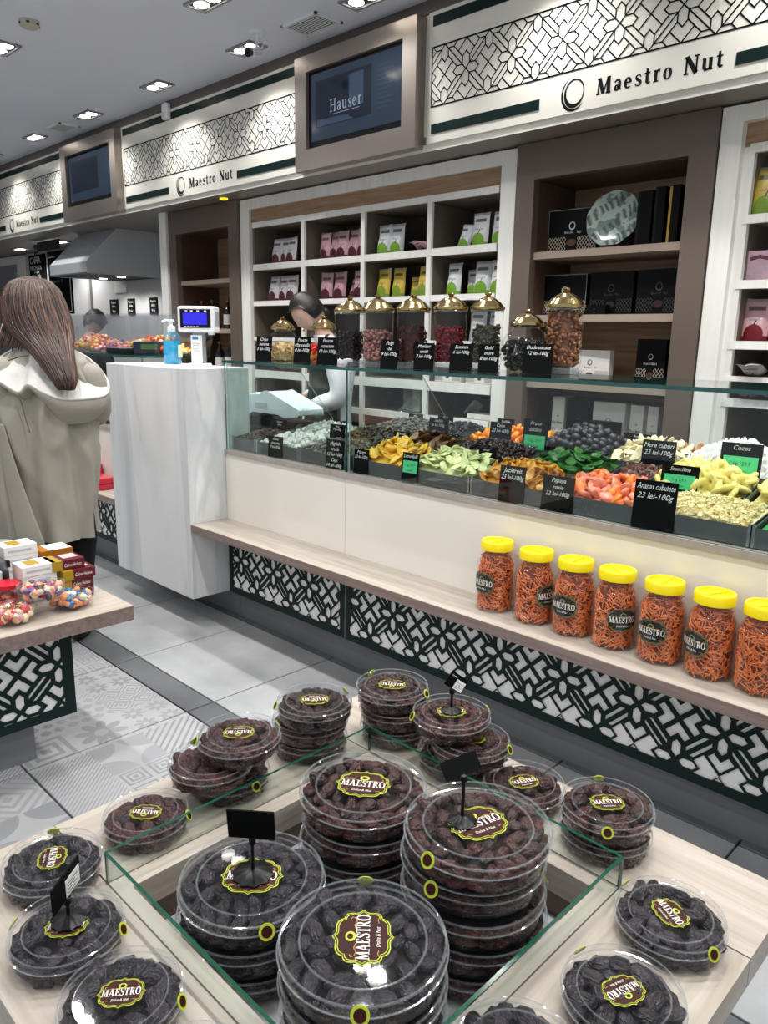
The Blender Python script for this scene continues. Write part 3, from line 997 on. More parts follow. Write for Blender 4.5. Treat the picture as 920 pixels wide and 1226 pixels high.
# ------------------------------------------------------------------ marble pillar and counters
b = B().box(-3.93, -3.155, 1.892, 2.25, 0.15, 1.266)
p = b.build('marble_plinth', M_MARBLE, smooth=False)
tag(p, 'white veined marble block carrying the weighing display, between the two counters', 'plinth')
mod = p.modifiers.new('edge', 'BEVEL'); mod.width = 0.004; mod.segments = 2
tag(B().box(-3.934, -3.151, 2.166, 2.24, -0.012, 0.15).build('plinth_base', M_KICK, smooth=False), 'recessed grey base under the marble block', 'base')

def deli_counter(name, x0, x1, label, panel_joins, phase, far=False):
    t = thing(name, label, 'counter', (x0, 0, 0))
    w = x1 - x0
    Y = 2.10
    stilebox(t, 'kick_board', M_KICK, 0, w, 2.166, 2.19, -0.012, 0.52)
    # cream front boards with a fine joint
    js = [0] + [j - x0 for j in panel_joins] + [w]
    for a, c in zip(js[:-1], js[1:]):
        stilebox(t, 'front_board', M_CREAMPANEL, a + 0.001, c - 0.001, Y, Y + 0.03, 0.495, 0.855)
    stilebox(t, 'worktop', M_STONE, 0, w, Y - 0.008, 2.80, 0.855, 0.877)
    stilebox(t, 'carcass', mat('counter_carcass', '#3b3937', 0.5), 0, w, 2.20, 2.78, -0.012, 0.855)
    for a, c in zip(js[:-1], js[1:]):
        lb = B().box(a + 0.004, c - 0.004, Y + 0.0042, Y + 0.05, 0.15, 0.492).build('milky_panel', M_LATWHITE, t, smooth=False)
        b = B()
        F = frame((0, Y, 0), (1, 0, 0), (0, 0, 1))
        u0, u1, v0, v1 = a + 0.012 + 0.018, c - 0.03, 0.180, 0.485
        lattice(b, F, u0, u1, v0, v1, 0.262, 0.0145, phase - x0, 0.332, 0.004)
        b.box(a + 0.004, u0, Y - 0.0004, Y + 0.004, 0.15, 0.492).box(u1, c - 0.004, Y - 0.0004, Y + 0.004, 0.15, 0.492)
        b.box(u0, u1, Y - 0.0004, Y + 0.004, 0.15, v0).box(u0, u1, Y - 0.0004, Y + 0.004, v1, 0.492)
        b.build('lattice_screen', M_GREEN, t, smooth=False)
    return t
deli_counter('deli_counter', -3.15, 1.6, 'long cream counter front with lattice base and stone worktop, right of the marble block', (-2.285, -0.05), -0.952)
deli_counter('deli_counter', -8.6, -3.935, 'far counter with lattice base, left of the marble block behind the customer', (-6.2,), -4.3)

def bench(x0, x1, label):
    t = thing('bench_shelf', label, 'shelf', (x0, 1.892, 0.53))
    w = x1 - x0
    B().box(0, w, 0.003, 0.207, -0.036, 0).build('top', M_BEECH, t, smooth=False)
    B().box(0, w, 0, 0.003, -0.036, -0.0005).build('edge_band', M_EDGE, t, smooth=False)
bench(-3.151, 1.6, 'pale oak bench shelf running along the counter front, carrying the yellow-lidded jars')
bench(-8.6, -3.933, 'pale oak bench shelf of the far counter, carrying red boxes')

# vitrine of glass on the counter
def pane(parent, x0, x1, y0, y1, z0, z1, axis, edge, body, name='pane'):
    """a glass sheet with green edges; axis = thickness axis"""
    b = B()
    vs = [(x, y, z) for z in (z0, z1) for y in (y0, y1) for x in (x0, x1)]
    fs = {'z': [(0, 2, 3, 1), (4, 5, 7, 6)], 'y': [(0, 1, 5, 4), (2, 6, 7, 3)], 'x': [(0, 4, 6, 2), (1, 3, 7, 5)]}
    for k in 'xyz':
        b.mat(0 if k == axis else 1)
        b.add(vs, fs[k])
    return b.build(name, [body, edge], parent, smooth=False)
def vitrine(x0, x1, joints, label):
    t = thing('glass_vitrine', label, 'vitrine', (x0, 0, 0.877))
    w = x1 - x0
    pane(t, 0, w, 2.092, 2.535, 0.413, 0.425, 'z', M_GLASSEDGEDARK, M_GLASSTOP, 'top_pane')
    js = [0.0] + [j - x0 for j in joints] + [w]
    for a, c in zip(js[:-1], js[1:]):
        pane(t, a + 0.003, c - 0.003, 2.102, 2.108, 0.0, 0.413, 'y', M_GLASSEDGEDARK, M_GLASS, 'front_pane')
    for j in js[:-1]:
        b = B()
        P = [(2.115, 0.003), (2.79, 0.003), (2.79, 0.11), (2.53, 0.405), (2.115, 0.405)]
        n = len(P)
        b.mat(0).add([(j + 0.004, *p) for p in P], [tuple(range(n))]).add([(j + 0.010, *p) for p in P], [tuple(range(n - 1, -1, -1))])
        b.mat(1)
        for i in range(n):
            a_, c_ = P[i], P[(i + 1) % n]
            b.add([(j + 0.004, *a_), (j + 0.004, *c_), (j + 0.010, *c_), (j + 0.010, *a_)], [(0, 1, 2, 3)])
        b.build('partition_pane', [M_GLASS, mat('pale_glass_edge', '#9db8b4', 0.1)], t, smooth=False)
    return t
vitrine(-3.148, 1.6, (-2.285, -0.05), 'clear glass vitrine with green edges standing on the long counter')
vitrine(-8.6, -3.935, (-6.2,), 'clear glass vitrine on the far counter behind the customer')

# ================================================================== FRONT ISLAND WITH DATE BOXES
def island():
    t = thing('display_island', 'pale oak display island in front, date boxes around its glass-rimmed sunken well', 'display table', (-0.80, 0.80, 0))
    ox, oy = 0.80, -0.80
    ax0, ax1, ay0, ay1 = -1.34, -0.285, 0.27, 1.315
    hx0, hx1, hy0, hy1 = -1.085, -0.533, 0.512, 1.075
    gx0, gx1, gy0, gy1 = -1.122, -0.503, 0.485, 1.109
    z0, z1 = 0.446, 0.5
    g = 0.0015
    def pl(nm, a, b_, c, d, m, za=z0, zb=z1):
        o = B().box(a + ox, b_ + ox, c + oy, d + oy, za, zb).build(nm, m, t, smooth=False)
        return o
    pl('board', ax0, ax1, gy1 + g, ay1, M_BEECH)
    pl('board', ax0, ax1, ay0, gy0 - g, M_BEECH)
    pl('board', ax0, gx0 - g, gy0 + g, gy1 - g, M_BEECHY)
    pl('board', gx1 + g, ax1, gy0 + g, gy1 - g, M_BEECHY)
    pl('inner_frame', gx0 + g, gx1 - g, hy1, gy1 - g, M_BEECH)
    pl('inner_frame', gx0 + g, gx1 - g, gy0 + g, hy0, M_BEECH)
    pl('inner_frame', gx0 + g, hx0, hy0, hy1, M_BEECHY)
    pl('inner_frame', hx1, gx1 - g, hy0, hy1, M_BEECHY)
    w = B()
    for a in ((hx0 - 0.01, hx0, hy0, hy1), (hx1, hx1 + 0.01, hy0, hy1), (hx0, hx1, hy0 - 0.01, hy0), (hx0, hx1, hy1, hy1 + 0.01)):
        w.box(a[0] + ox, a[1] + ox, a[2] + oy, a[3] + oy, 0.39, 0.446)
    w.build('well_wall', M_OAKDARK, t, smooth=False)  # dark veneer tone stands for the shadow low in the well
    pl('well_floor', hx0, hx1, hy0, hy1, mat('grey_well_floor', '#b7b9b9', 0.25), 0.385, 0.40)
    pl('carcass', -1.2, -0.42, 0.40, 1.19, mat('counter_carcass', '#3b3937', 0.5), 0.15, 0.385)
    pl('plinth', -1.12, -0.50, 0.48, 1.11, M_KICK, -0.012, 0.15)
    for nm, a in (('rim_pane', (gx0 - 0.003, gx0 + 0.003, gy0, gy1, 'x')), ('rim_pane', (gx1 - 0.003, gx1 + 0.003, gy0, gy1, 'x')),
                  ('rim_pane', (gx0 + 0.003, gx1 - 0.003, gy0 - 0.003, gy0 + 0.003, 'y')), ('rim_pane', (gx0 + 0.003, gx1 - 0.003, gy1 - 0.003, gy1 + 0.003, 'y'))):
        pane(t, a[0] + ox, a[1] + ox, a[2] + oy, a[3] + oy, 0.48, 0.56, a[4], M_GLASSEDGE, M_GLASS, nm)
island()

# ------------------------------------------------------------------ date
def ico(sub):
    bm = bmesh.new()
    bmesh.ops.create_icosphere(bm, subdivisions=sub, radius=1)
    vs = [v.co.copy() for v in bm.verts]
    fs = [tuple(v.index for v in f.verts) for f in bm.faces]
    bm.free()
    return vs, fs
ICO1, ICO2, ICO3 = ico(1), ico(2), ico(3)
def lump(base, scale, seed, ridge=0.08, noise_amt=0.12, nf=1.6, lobes=7):
    vs, fs = base
    off = Vector((seed * 7.3, seed * 3.1, seed * 1.7))
    out = []
    for v in vs:
        th = atan2(v.z, v.y)
        k = 1 + ridge * sin(lobes * th + 2.5 * v.x + seed) * (1 - v.x * v.x) + noise_amt * noise.noise(v * nf + off)
        out.append(Vector((v.x * scale[0] * (1 + 0.1 * noise.noise(off)), v.y * scale[1] * k, v.z * scale[2] * k)))
    return out, fs
DATE_HI = [lump(ICO2, (0.0195, 0.0112, 0.0102), s, 0.13, 0.3, 1.9) for s in range(4)]
DATE_LO = [lump(ICO1, (0.0195, 0.0112, 0.0102), s, 0.10, 0.2) for s in range(4)]
def mesh_of(name, geo, m, sharp=2.0):
    me = bpy.data.meshes.new(name)
    me.from_pydata([tuple(v) for v in geo[0]], [], geo[1])
    me.materials.append(m)
    me.polygons.foreach_set('use_smooth', [True] * len(geo[1]))
    me.update()
    return me
DATE_ME = {'blue': [mesh_of('date', g, M_DATEBLUE) for g in DATE_HI], 'red': [mesh_of('date', g, M_DATERED) for g in DATE_HI]}

def pieces(n, spots, me_list, name, label, cat, group, sc=1.0, tilt=0.5, r=None):
    r = r or rnd
    for (x, y, z) in spots[:n]:
        o = bpy.data.objects.new(name, r.choice(me_list))
        o.location = (x, y, z)
        o.rotation_euler = (r.uniform(-tilt, tilt), r.uniform(-tilt, tilt), r.uniform(0, 2 * pi))
        s = sc * r.uniform(0.88, 1.12)
        o.scale = (s, s, s)
        tag(o, label, cat, group)
        link(o)

def disc_spots(R, dmin, r, tries=900):
    out = []
    for _ in range(tries):
        a, q = r.uniform(0, 2 * pi), R * sqrt(r.uniform(0, 1))
        x, y = q * cos(a), q * sin(a)
        if all((x - p[0]) ** 2 + (y - p[1]) ** 2 > dmin * dmin for p in out): out.append((x, y))
    return out

# ------------------------------------------------------------------ clear round boxes
def plaque_outline(w, h):
    q = [(.5, 0), (.462, .035), (.435, .09), (.44, .15), (.425, .205), (.385, .235), (.335, .245), (.318, .285), (.275, .325), (.2, .345), (.1, .342), (.05, .352), (0, .39)]
    full = q + [(-x, y) for x, y in q[-2::-1]]
    full += [(-x, -y) for x, y in full[1:-1]]
    return [(x * w, y * h) for x, y in full]
def plaque(w, parent, M, kind='maroon', h=None):
    h = h or w
    o = plaque_outline(w, h)
    col = {'maroon': (M_LIME, M_MAROON), 'black': (mat('pale_label_edge', '#8d9266', 0.4), mat('black_label', '#0d0b0a', 0.35))}[kind]
    lab = B()
    lab.mat(0).poly(o, M)
    s1 = [(x * 0.965, y * 0.957) for x, y in o]
    s2 = [(x * 0.93, y * 0.915) for x, y in o]
    s3 = [(x * 0.905, y * 0.885) for x, y in o]
    up = lambda d: M @ Matrix.Translation((0, 0, d))
    lab.mat(1).poly(s1, up(0.0004))
    lab.mat(0).ring2d(s2, s3, up(0.0007))
    l = lab.build('label', [col[0], col[1]], parent, smooth=False)
    r = B()
    e = [(0.088 * w * cos(2 * pi * k / 24), 0.155 * h + 0.072 * w * sin(2 * pi * k / 24)) for k in range(24)]
    ei = [(0.052 * w * cos(2 * pi * k / 24), 0.16 * h + 0.042 * w * sin(2 * pi * k / 24)) for k in range(24)]
    r.ring2d(e, ei, up(0.0009))
    r.build('ring_emblem', M_LIME if kind == 'maroon' else mat('pale_label_edge', '#8d9266', 0.4), l, smooth=False)
    g = B()
    for sx in (1, -1):
        g.add(*_strokes_geo([(sx * .12 * w, .085 * h), (sx * .2 * w, .11 * h), (sx * .27 * w, .08 * h), (sx * .33 * w, .1 * h), (sx * .35 * w, .14 * h), (sx * .31 * w, .16 * h)], 0.012 * w), up(0.0009))
        g.add(*_strokes_geo([(sx * .24 * w, -.2 * h), (sx * .3 * w, -.185 * h), (sx * .36 * w, -.21 * h)], 0.01 * w), up(0.0009))
    g.build('scroll_print', M_GOLDPRINT, l, smooth=False)
    t = B()
    t.serif('MAESTRO', 0.185 * w, M @ Matrix.Translation((0, -0.085 * h, 0.0009)), 'c', sx=0.74, gap=0.03)
    t.text('Dolce & Nut', 0.085 * w, M @ Matrix.Translation((0, -0.215 * h, 0.0009)), 'c', shear=0.2, sx=0.8)
    t.build('lettering', M_LETTER, l, smooth=False)
    return l
def _strokes_geo(pts, w):
    q = _stroke(pts, w)
    return [(*p, 0) for f in q for p in f], [tuple(range(4 * i, 4 * i + 4)) for i in range(len(q))]

BOXMESH = {}
def box_parts(t, R, H, plq, seals, rz, lw):
    key = (R, H)
    if key not in BOXMESH:
        base = B().mat(0).lathe([(0.001, 0.001), (R * 0.9, 0.001), (R * 0.93, 0.004), (R * 0.955, H * 0.5), (R * 0.965, H * 0.74)], 48).build('base', [M_CLEAR, M_RIM], t)
        l = B()
        l.mat(1).lathe([(R * 0.972, H * 0.672), (R, H * 0.68), (R, H * 0.715), (R * 0.988, H * 0.728)], 48)
        l.mat(0).lathe([(R * 0.988, H * 0.728), (R * 0.98, H * 0.95)], 48)
        l.mat(1).lathe([(R * 0.98, H * 0.95), (R * 0.974, H * 0.985), (R * 0.957, H * 0.992), (R * 0.945, H * 0.97)], 48)
        l.mat(0).lathe([(R * 0.945, H * 0.97), (R * 0.75, H * 0.955)], 48)
        l.mat(1).lathe([(R * 0.75, H * 0.955), (R * 0.742, H * 0.975), (R * 0.728, H * 0.975), (R * 0.72, H * 0.94)], 48)
        l.mat(0).lathe([(R * 0.72, H * 0.94), (0.001, H * 0.94)], 48)
        lid = l.build('lid', [M_CLEAR, M_RIM], t, weld=True)
        BOXMESH[key] = (base.data, lid.data)
    else:
        for nm, me in zip(('base', 'lid'), BOXMESH[key]):
            link(bpy.data.objects.new(nm, me), t)
    if plq:
        plaque(lw, t, T(z=H * 0.955, rz=rz), h=lw * (1.08 if R > 0.1 else 1.0))
    for a in seals:
        a = VIEW + radians(a)
        s = B()
        rr = 0.0125 if R > 0.1 else 0.0105
        M = T(z=0) @ frame((cos(a) * R * 1.004, sin(a) * R * 1.004, H * 0.83), (-sin(a), cos(a), 0), (-cos(a) * 0.45, -sin(a) * 0.45, 0.9))
        s.mat(0).cyl(rr, 0, 0.0012, 20, M).mat(1).cyl(rr * 0.68, 0.0012, 0.0018, 18, M)
        s.build('seal', [M_LIME, M_MAROON], t)

def date_box(x, y, z, R, H, kind, label, group, top=True, plq=None, seals=(), n=0, seed=0, dlabel=None, dgroup=None, sides=True, part_label=None):
    """plq: turn of the label's baseline from the viewer's right, degrees"""
    r = random.Random(seed)
    t = thing('date_box', label, 'box', (x, y, z), group=group)
    lw = R * 0.78 if R < 0.1 else R * 0.86
    box_parts(t, R, H, plq is not None, seals, VIEW + radians(plq or 0), lw)
    big = R > 0.1
    ds = 1.0 if big else 1.18
    # dates seen from above, one object each
    if n:
        sp = disc_spots(R * 0.95 - 0.0135 * ds, 0.0222 if big else 0.0250, r)
        sp.sort(key=lambda p: p[1])
        zt = z + H * (0.66 if big else 0.64)
        pieces(n, [(x + a, y + b_, zt + r.uniform(-0.004, 0.004)) for a, b_ in sp], DATE_ME[kind], 'date', dlabel, 'date', dgroup, ds, 0.35, r)
    # the dates below and along the wall
    f = B()
    q0 = 0.955 - 0.0112 * ds / R
    rings = [(q0 - 0.01, 0.26), (q0, 0.50)]
    for q, zz in rings:
        m = int(2 * pi * R * q / (0.024 * ds))
        for k in range(m):
            a = 2 * pi * (k + r.uniform(-.2, .2)) / m
            g = r.choice(DATE_LO)
            f.add(*g, T(R * q * cos(a), R * q * sin(a), H * zz + r.uniform(-.003, .003), r.uniform(-.4, .4), r.uniform(-.3, .3), a + pi / 2 + r.uniform(-.25, .25), ds))
    if top and not n:
        for a, b_ in disc_spots(R * 0.95 - 0.0135 * ds, 0.0205 if big else 0.0245, r):
            f.add(*r.choice(DATE_HI), T(a, b_, H * 0.64 + r.uniform(-.004, .003), r.uniform(-.4, .4), r.uniform(-.4, .4), r.uniform(0, 6.28), ds))
    if top or n:
        for a, b_ in disc_spots(R * 0.68, 0.026, r): f.add(*r.choice(DATE_LO), T(a, b_, H * 0.3, r.uniform(-.4, .4), r.uniform(-.4, .4), r.uniform(0, 6.28), ds))
    f.mat(1).lathe([(0.001, H * 0.05), (R * 0.80, H * 0.06), (R * 0.82, H * 0.3), (R * 0.76, H * 0.48), (0.001, H * 0.49)], 24)
    f.build('date_filling', [M_DATEBLUE if kind == 'blue' else M_DATERED, M_DATECORE], t, kind='stuff', sharp=2.0)
    return t

RB, HB = 0.121, 0.05
GB = 'large round date boxes in the sunken well'
ZW = 0.4005
stacks = [
    ('A', -0.651, 0.637, 4, 'blue', 90, (270, 90), 'of the nearest stack, label turned sideways', 60),
    ('B', -0.656, 0.900, 5, 'red', 28, (225,), 'of the tall right-hand stack', 60),
    ('C', -0.922, 0.898, 4, 'red', -8, (), 'of the rear stack, its label upright', 60),
    ('D', -0.914, 0.637, 3, 'blue', 0, (290,), 'of the low left-hand stack', 60)]
ordn = {1: 'lowest', 2: 'second', 3: 'third', 4: 'fourth', 5: 'fifth'}
for nm, x, y, n, kind, rot_, seals, where, nd in stacks:
    for k in range(n):
        topmost = k == n - 1
        dx, dy = (0, 0) if topmost else ((-0.010, 0.004) if nm == 'B' and k == n - 2 else (rnd.uniform(-.004, .004), rnd.uniform(-.004, .004)))
        lab = ('topmost large date box ' if topmost else f'large date box, {ordn[k + 1]} from below, ') + where
        se = seals if topmost else {('B', 3): (232,), ('B', 2): (5,), ('D', 0): (215,)}.get((nm, k), ())
        date_box(x + dx, y + dy, ZW + k * (HB + 0.0004), RB, HB, kind, lab, GB, top=topmost, plq=rot_ if topmost else None, seals=se,
                 n=nd if topmost else 0, seed=k + 10 * ord(nm), dlabel='wrinkled dark date in the topmost large box ' + {'A': 'of the front stack', 'B': 'of the tall right stack', 'C': 'of the rear stack', 'D': 'of the low left stack'}[nm],
                 dgroup='dates in the top box ' + {'A': 'of the front stack', 'B': 'of the tall right stack', 'C': 'of the rear stack', 'D': 'of the low left stack'}[nm])

RS, HS = 0.086, 0.043
GS = 'small round date boxes around the glass rim'
ZT = 0.5004
small = [  # x, y, tier, R, kind, label turn, seals, dates, label
    (-0.396, 1.064, 0, 0.0855, 'blue', -75, (295, 125), 17, 'small box of black dates on the right, alone beside the rim corner'),
    (-0.376, 0.873, 0, 0.0855, 'blue', 205, (118,), 17, 'small box of black dates at the right front, its label upside down'),
    (-0.425, 0.690, 0, 0.0855, 'blue', 40, (), 0, 'small date box cut off by the bottom picture edge right of the front stack'),
    (-1.204, 0.603, 0, 0.080, 'red', 175, (0,), 0, 'small flat date box behind the left rim corner, its label upside down'),
    (-1.196, 0.425, 0, 0.083, 'blue', -75, (112,), 17, 'small date box at the left picture edge behind the price stand'),
    (-1.027, 0.377, 0, 0.0845, 'blue', 10, (0, 175), 17, 'small date box at the left with a black price stand on its lid'),
    (-0.855, 0.378, 0, 0.084, 'blue', 8, (355,), 17, 'small date box at the left front, its label reading to the viewer'),
    (-0.684, 0.374, 0, 0.084, 'blue', 30, (), 0, 'small date box cut off by the bottom picture edge left of the front stack'),
    (-0.583, 1.199, 0, 0.086, 'red', None, (), 0, 'lower small date box of the pair behind the right rim corner'),
    (-0.583, 1.199, 1, 0.086, 'red', 5, (255, 85), 17, 'upper small date box of the pair behind the right rim corner'),
    (-0.768, 1.204, 0, 0.084, 'red', 20, (115,), 0, 'small reddish date box half hidden behind the tall right stack'),
    (-0.945, 1.203, 0, 0.086, 'red', None, (), 0, 'lowest small date box under the white-carded price stand'),
    (-0.905, 1.200, 1, 0.086, 'red', 10, (335, 100), 0, 'second-tier small date box beside the black price card, behind the rear stack'),
    (-0.958, 1.197, 2, 0.086, 'red', 10, (190, 15), 0, 'top small date box at the rear carrying the white-carded price stand'),
    (-1.130, 1.206, 0, 0.086, 'red', None, (), 0, 'lowest small date box at the rear corner of the rim'),
    (-1.132, 1.204, 1, 0.086, 'red', None, (), 0, 'second-tier small date box at the rear corner of the rim'),
    (-1.139, 1.199, 2, 0.086, 'red', 175, (125, 335), 0, 'top small date box at the rear corner, left of the price stand'),
    (-1.222, 1.020, 0, 0.086, 'red', None, (), 0, 'lowest small date box of the middle stack behind the left rim'),
    (-1.220, 1.018, 1, 0.086, 'red', None, (), 0, 'second-tier small date box of the middle stack behind the left rim'),
    (-1.205, 1.018, 2, 0.086, 'red', 185, (195, 40), 0, 'top small date box of the middle stack behind the left rim'),
    (-1.222, 0.800, 0, 0.086, 'red', None, (320,), 0, 'lowest small date box of the stack at the left rim'),
    (-1.220, 0.757, 1, 0.086, 'red', None, (125,), 0, 'second-tier small date box pushed forward at the left rim'),
    (-1.200, 0.812, 2, 0.086, 'red', 185, (200, 30), 0, 'top small date box at the left rim, its label upside down')]
for i, (x, y, k, R, kind, rot_, seals, n, lab) in enumerate(small):
    date_box(x, y, ZT + k * (HS + 0.0003), R, HS, kind, lab, GS, top=True, plq=rot_, seals=seals, n=n, seed=300 + i,
             dlabel='wrinkled date in the ' + ' '.join(lab.split(',')[0].split()[:12]), dgroup='dates in the ' + ' '.join(lab.split(',')[0].split()[:14]))

# ------------------------------------------------------------------ price stands
def price_stand(x, y, z, label, card, w, h, tilt, turn, white=False, Rb=0.026, hs=0.06, lines=None, back=False):
    t = thing('price_stand', label, 'price sign', (x, y, z), turn, 'black price stands on the date boxes')
    b = B()
    n = 40
    o = [(Rb * (1 + 0.06 * cos(10 * 2 * pi * k / n)) * cos(2 * pi * k / n), Rb * (1 + 0.06 * cos(10 * 2 * pi * k / n)) * sin(2 * pi * k / n)) for k in range(n)]
    b.loft([[(p[0], p[1], 0) for p in o], [(p[0], p[1], 0.003) for p in o], [(p[0] * .7, p[1] * .7, 0.0065) for p in o], [(p[0] * .3, p[1] * .3, 0.011) for p in o]])
    b.build('base', M_BLACK, t)
    B().tube([(0, 0, 0.008), (0, 0, hs)], [0.0032, 0.0024], 10).build('stem', M_BLACK, t)
    clip = B().lathe([(0.001, -0.006), (0.006, -0.004), (0.006, 0.006), (0.001, 0.008)], 12).build('clip', M_BLACK, t, (0, 0, hs))
    c = B().box(-w / 2, w / 2, -0.0015, 0.0015, 0, h)
    cd = c.build('card', M_BLACKCARD, t, (0, 0.0, hs + 0.006), (tilt[0], tilt[1], tilt[2]), smooth=False)
    if lines:
        l = B()
        for k, s in enumerate(lines): l.text(s, h * 0.15, facing_front(-w * 0.4, -0.0019, h * (0.74 - 0.24 * k)), shear=0.3)
        l.build('lettering', M_CHALK, cd, smooth=False)
    if white:
        wc = B().box(-w * 0.05, w * 0.46, -0.0024, -0.0015, h * 0.06, h * 0.72).build('paper_tag', M_WHITECARD, cd, smooth=False)
        l = B()
        for k in range(4): l.box(w * 0.0, w * (0.28 + 0.06 * (k % 2)), -0.0028, -0.0024, h * (0.16 + 0.12 * k), h * (0.18 + 0.12 * k))
        l.text('12,9', h * 0.12, facing_front(w * 0.3, -0.0028, h * 0.5))
        l.build('lettering', M_INK, wc, smooth=False)
    return t
zt = lambda n: ZW + n * (HB + 0.0004) - 0.0025
price_stand(-0.916, 0.640, zt(3), 'black price stand on the low left-hand stack, card facing away', None, 0.078, 0.056, (0.15, 0, 0.0), VIEW - 0.08, Rb=0.033, hs=0.062)
price_stand(-0.676, 0.884, zt(5), 'black price stand on the tall right-hand stack, card facing away', None, 0.062, 0.030, (-0.75, -0.25, 0.2), VIEW + 0.05, Rb=0.024, hs=0.078)
price_stand(-0.958, 1.197, ZT + 3 * (HS + 0.0003) - 0.002, 'black price stand with a white paper tag on the rear date boxes', None, 0.045, 0.034, (-0.2, 0.62, 0.0), VIEW + 0.15, True, Rb=0.022, hs=0.046, lines=['Deglet'])
price_stand(-1.035, 0.384, ZT + HS + 0.0003 - 0.002, 'black price stand on the left date box, its card seen edge-on', None, 0.07, 0.05, (0.1, -0.15, 0.0), VIEW + 1.38, True, Rb=0.026, hs=0.034)

# ================================================================== JARS ON THE BENCH
def screw_jar(first=None):
    pass
JR, JH = 0.066, 0.235
def stick_mesh():
    r = random.Random(5)
    f = B()
    # short crisp sticks standing at random just inside the wall, and on top
    def stick(p, d, L, w):
        d = Vector(d).normalized()
        u = d.cross(Vector((0.3, 0.2, 1))).normalized()
        v = d.cross(u)
        a, b_ = Vector(p) - d * L / 2, Vector(p) + d * L / 2
        vs = [a + u * w, a + v * w, a - u * w, a - v * w, b_ + u * w, b_ + v * w, b_ - u * w, b_ - v * w]
        f.add(vs, [(0, 1, 5, 4), (1, 2, 6, 5), (2, 3, 7, 6), (3, 0, 4, 7), (3, 2, 1, 0), (4, 5, 6, 7)])
    for _ in range(900):
        a, z = r.uniform(0, 2 * pi), r.uniform(0.008, 0.185)
        rr = (JR - 0.0085) * (1 if z < 0.155 else 1 - (z - 0.155) * 8)
        rr -= r.uniform(0, 0.006)
        t = r.uniform(0, pi)
        tang = Vector((-sin(a), cos(a), 0))
        d = tang * cos(t) + Vector((0, 0, 1)) * sin(t) + Vector((cos(a), sin(a), 0)) * r.uniform(-.15, .15)
        stick((rr * cos(a), rr * sin(a), max(0.012, z)), d, r.uniform(0.016, 0.03), r.uniform(0.0012, 0.0017))
    for _ in range(60):
        a, q = r.uniform(0, 6.28), r.uniform(0, 0.045)
        stick((q * cos(a), q * sin(a), 0.188), (r.uniform(-1, 1), r.uniform(-1, 1), r.uniform(-.2, .2)), 0.03, 0.0014)
    return f
M_STICK = mat('orange_snack_stick', '#f58f48', 0.4, col2='#cf6523', vscale=55, coat=0.2)
def bent_plaque(w, parent, R, z, ang):
    """label wrapped round a jar of radius R"""
    t0 = len(KIDS.get(parent.name, []))
    lab = plaque(w, parent, Matrix.Identity(4), 'black', w * 1.0)
    for o in [lab] + KIDS.get(lab.name, []):
        for v in o.data.vertices:
            a = ang + v.co.x / R
            rr = R + 0.0006 + v.co.z
            v.co = Vector((rr * cos(a), rr * sin(a), z + v.co.y))
    return lab
M_LABELBLACK = None
def snack_jar():
    t = thing('snack_jar', 'x', 'jar', (0, 0, 0.5305), group='jars of orange snack sticks on the bench')
    prof = [(0.001, 0.001), (0.052, 0.001), (JR - 0.003, 0.008), (JR, 0.02), (JR, 0.15), (JR - 0.003, 0.163), (JR - 0.010, 0.178), (JR - 0.017, 0.19), (JR - 0.017, 0.214)]
    B().lathe(prof, 40).build('jar_body', M_PET, t)
    l = B()
    l.lathe([(0.051, 0.207), (0.0545, 0.208), (0.0545, 0.232), (0.052, 0.236), (0.044, 0.236), (0.042, 0.230), (0.001, 0.230)], 40)
    l.box(-0.04, 0.04, -0.004, 0.004, 0.229, 0.2345)
    l.build('screw_lid', M_YELLOW, t)
    st = stick_mesh().build('snack_sticks', M_STICK, t, smooth=False, kind='stuff')
    B().lathe([(0.001, 0.006), (JR - 0.017, 0.006), (JR - 0.017, 0.178), (0.001, 0.184)], 20).build('snack_core', mat('deep_orange_core', '#8f3f16', 0.8, col2='#642a0e', vscale=120), t, kind='stuff')
    bent_plaque(0.098, t, JR, 0.100, 0.0)
    r = B()
    for z in (0.166, 0.176):
        pass
    return t
j0 = snack_jar()
JX = (-1.455, -1.300, -1.157, -1.018, -0.873, -0.733, -0.600)
jang = (-97, -12, -89, -41, -90, -112, 60)
jl = ('farthest yellow-lidded jar of orange sticks, label turned to the left', 'second yellow-lidded jar from the far end, label half hidden by the next jar', 'third yellow-lidded jar from the far end, label at its left',
      'fourth and middle yellow-lidded jar, label at its right', 'fifth yellow-lidded jar, its label facing the viewer', 'sixth yellow-lidded jar, label wrapping round to the left', 'nearest yellow-lidded jar, cut by the right picture edge, no label in view')
for i, x in enumerate(JX):
    o = j0 if i == 0 else dup(j0)
    o.location = (x, 2.028, 0.5305)
    o.rotation_euler = (0, 0, radians(jang[i]))
    o['label'] = jl[i]

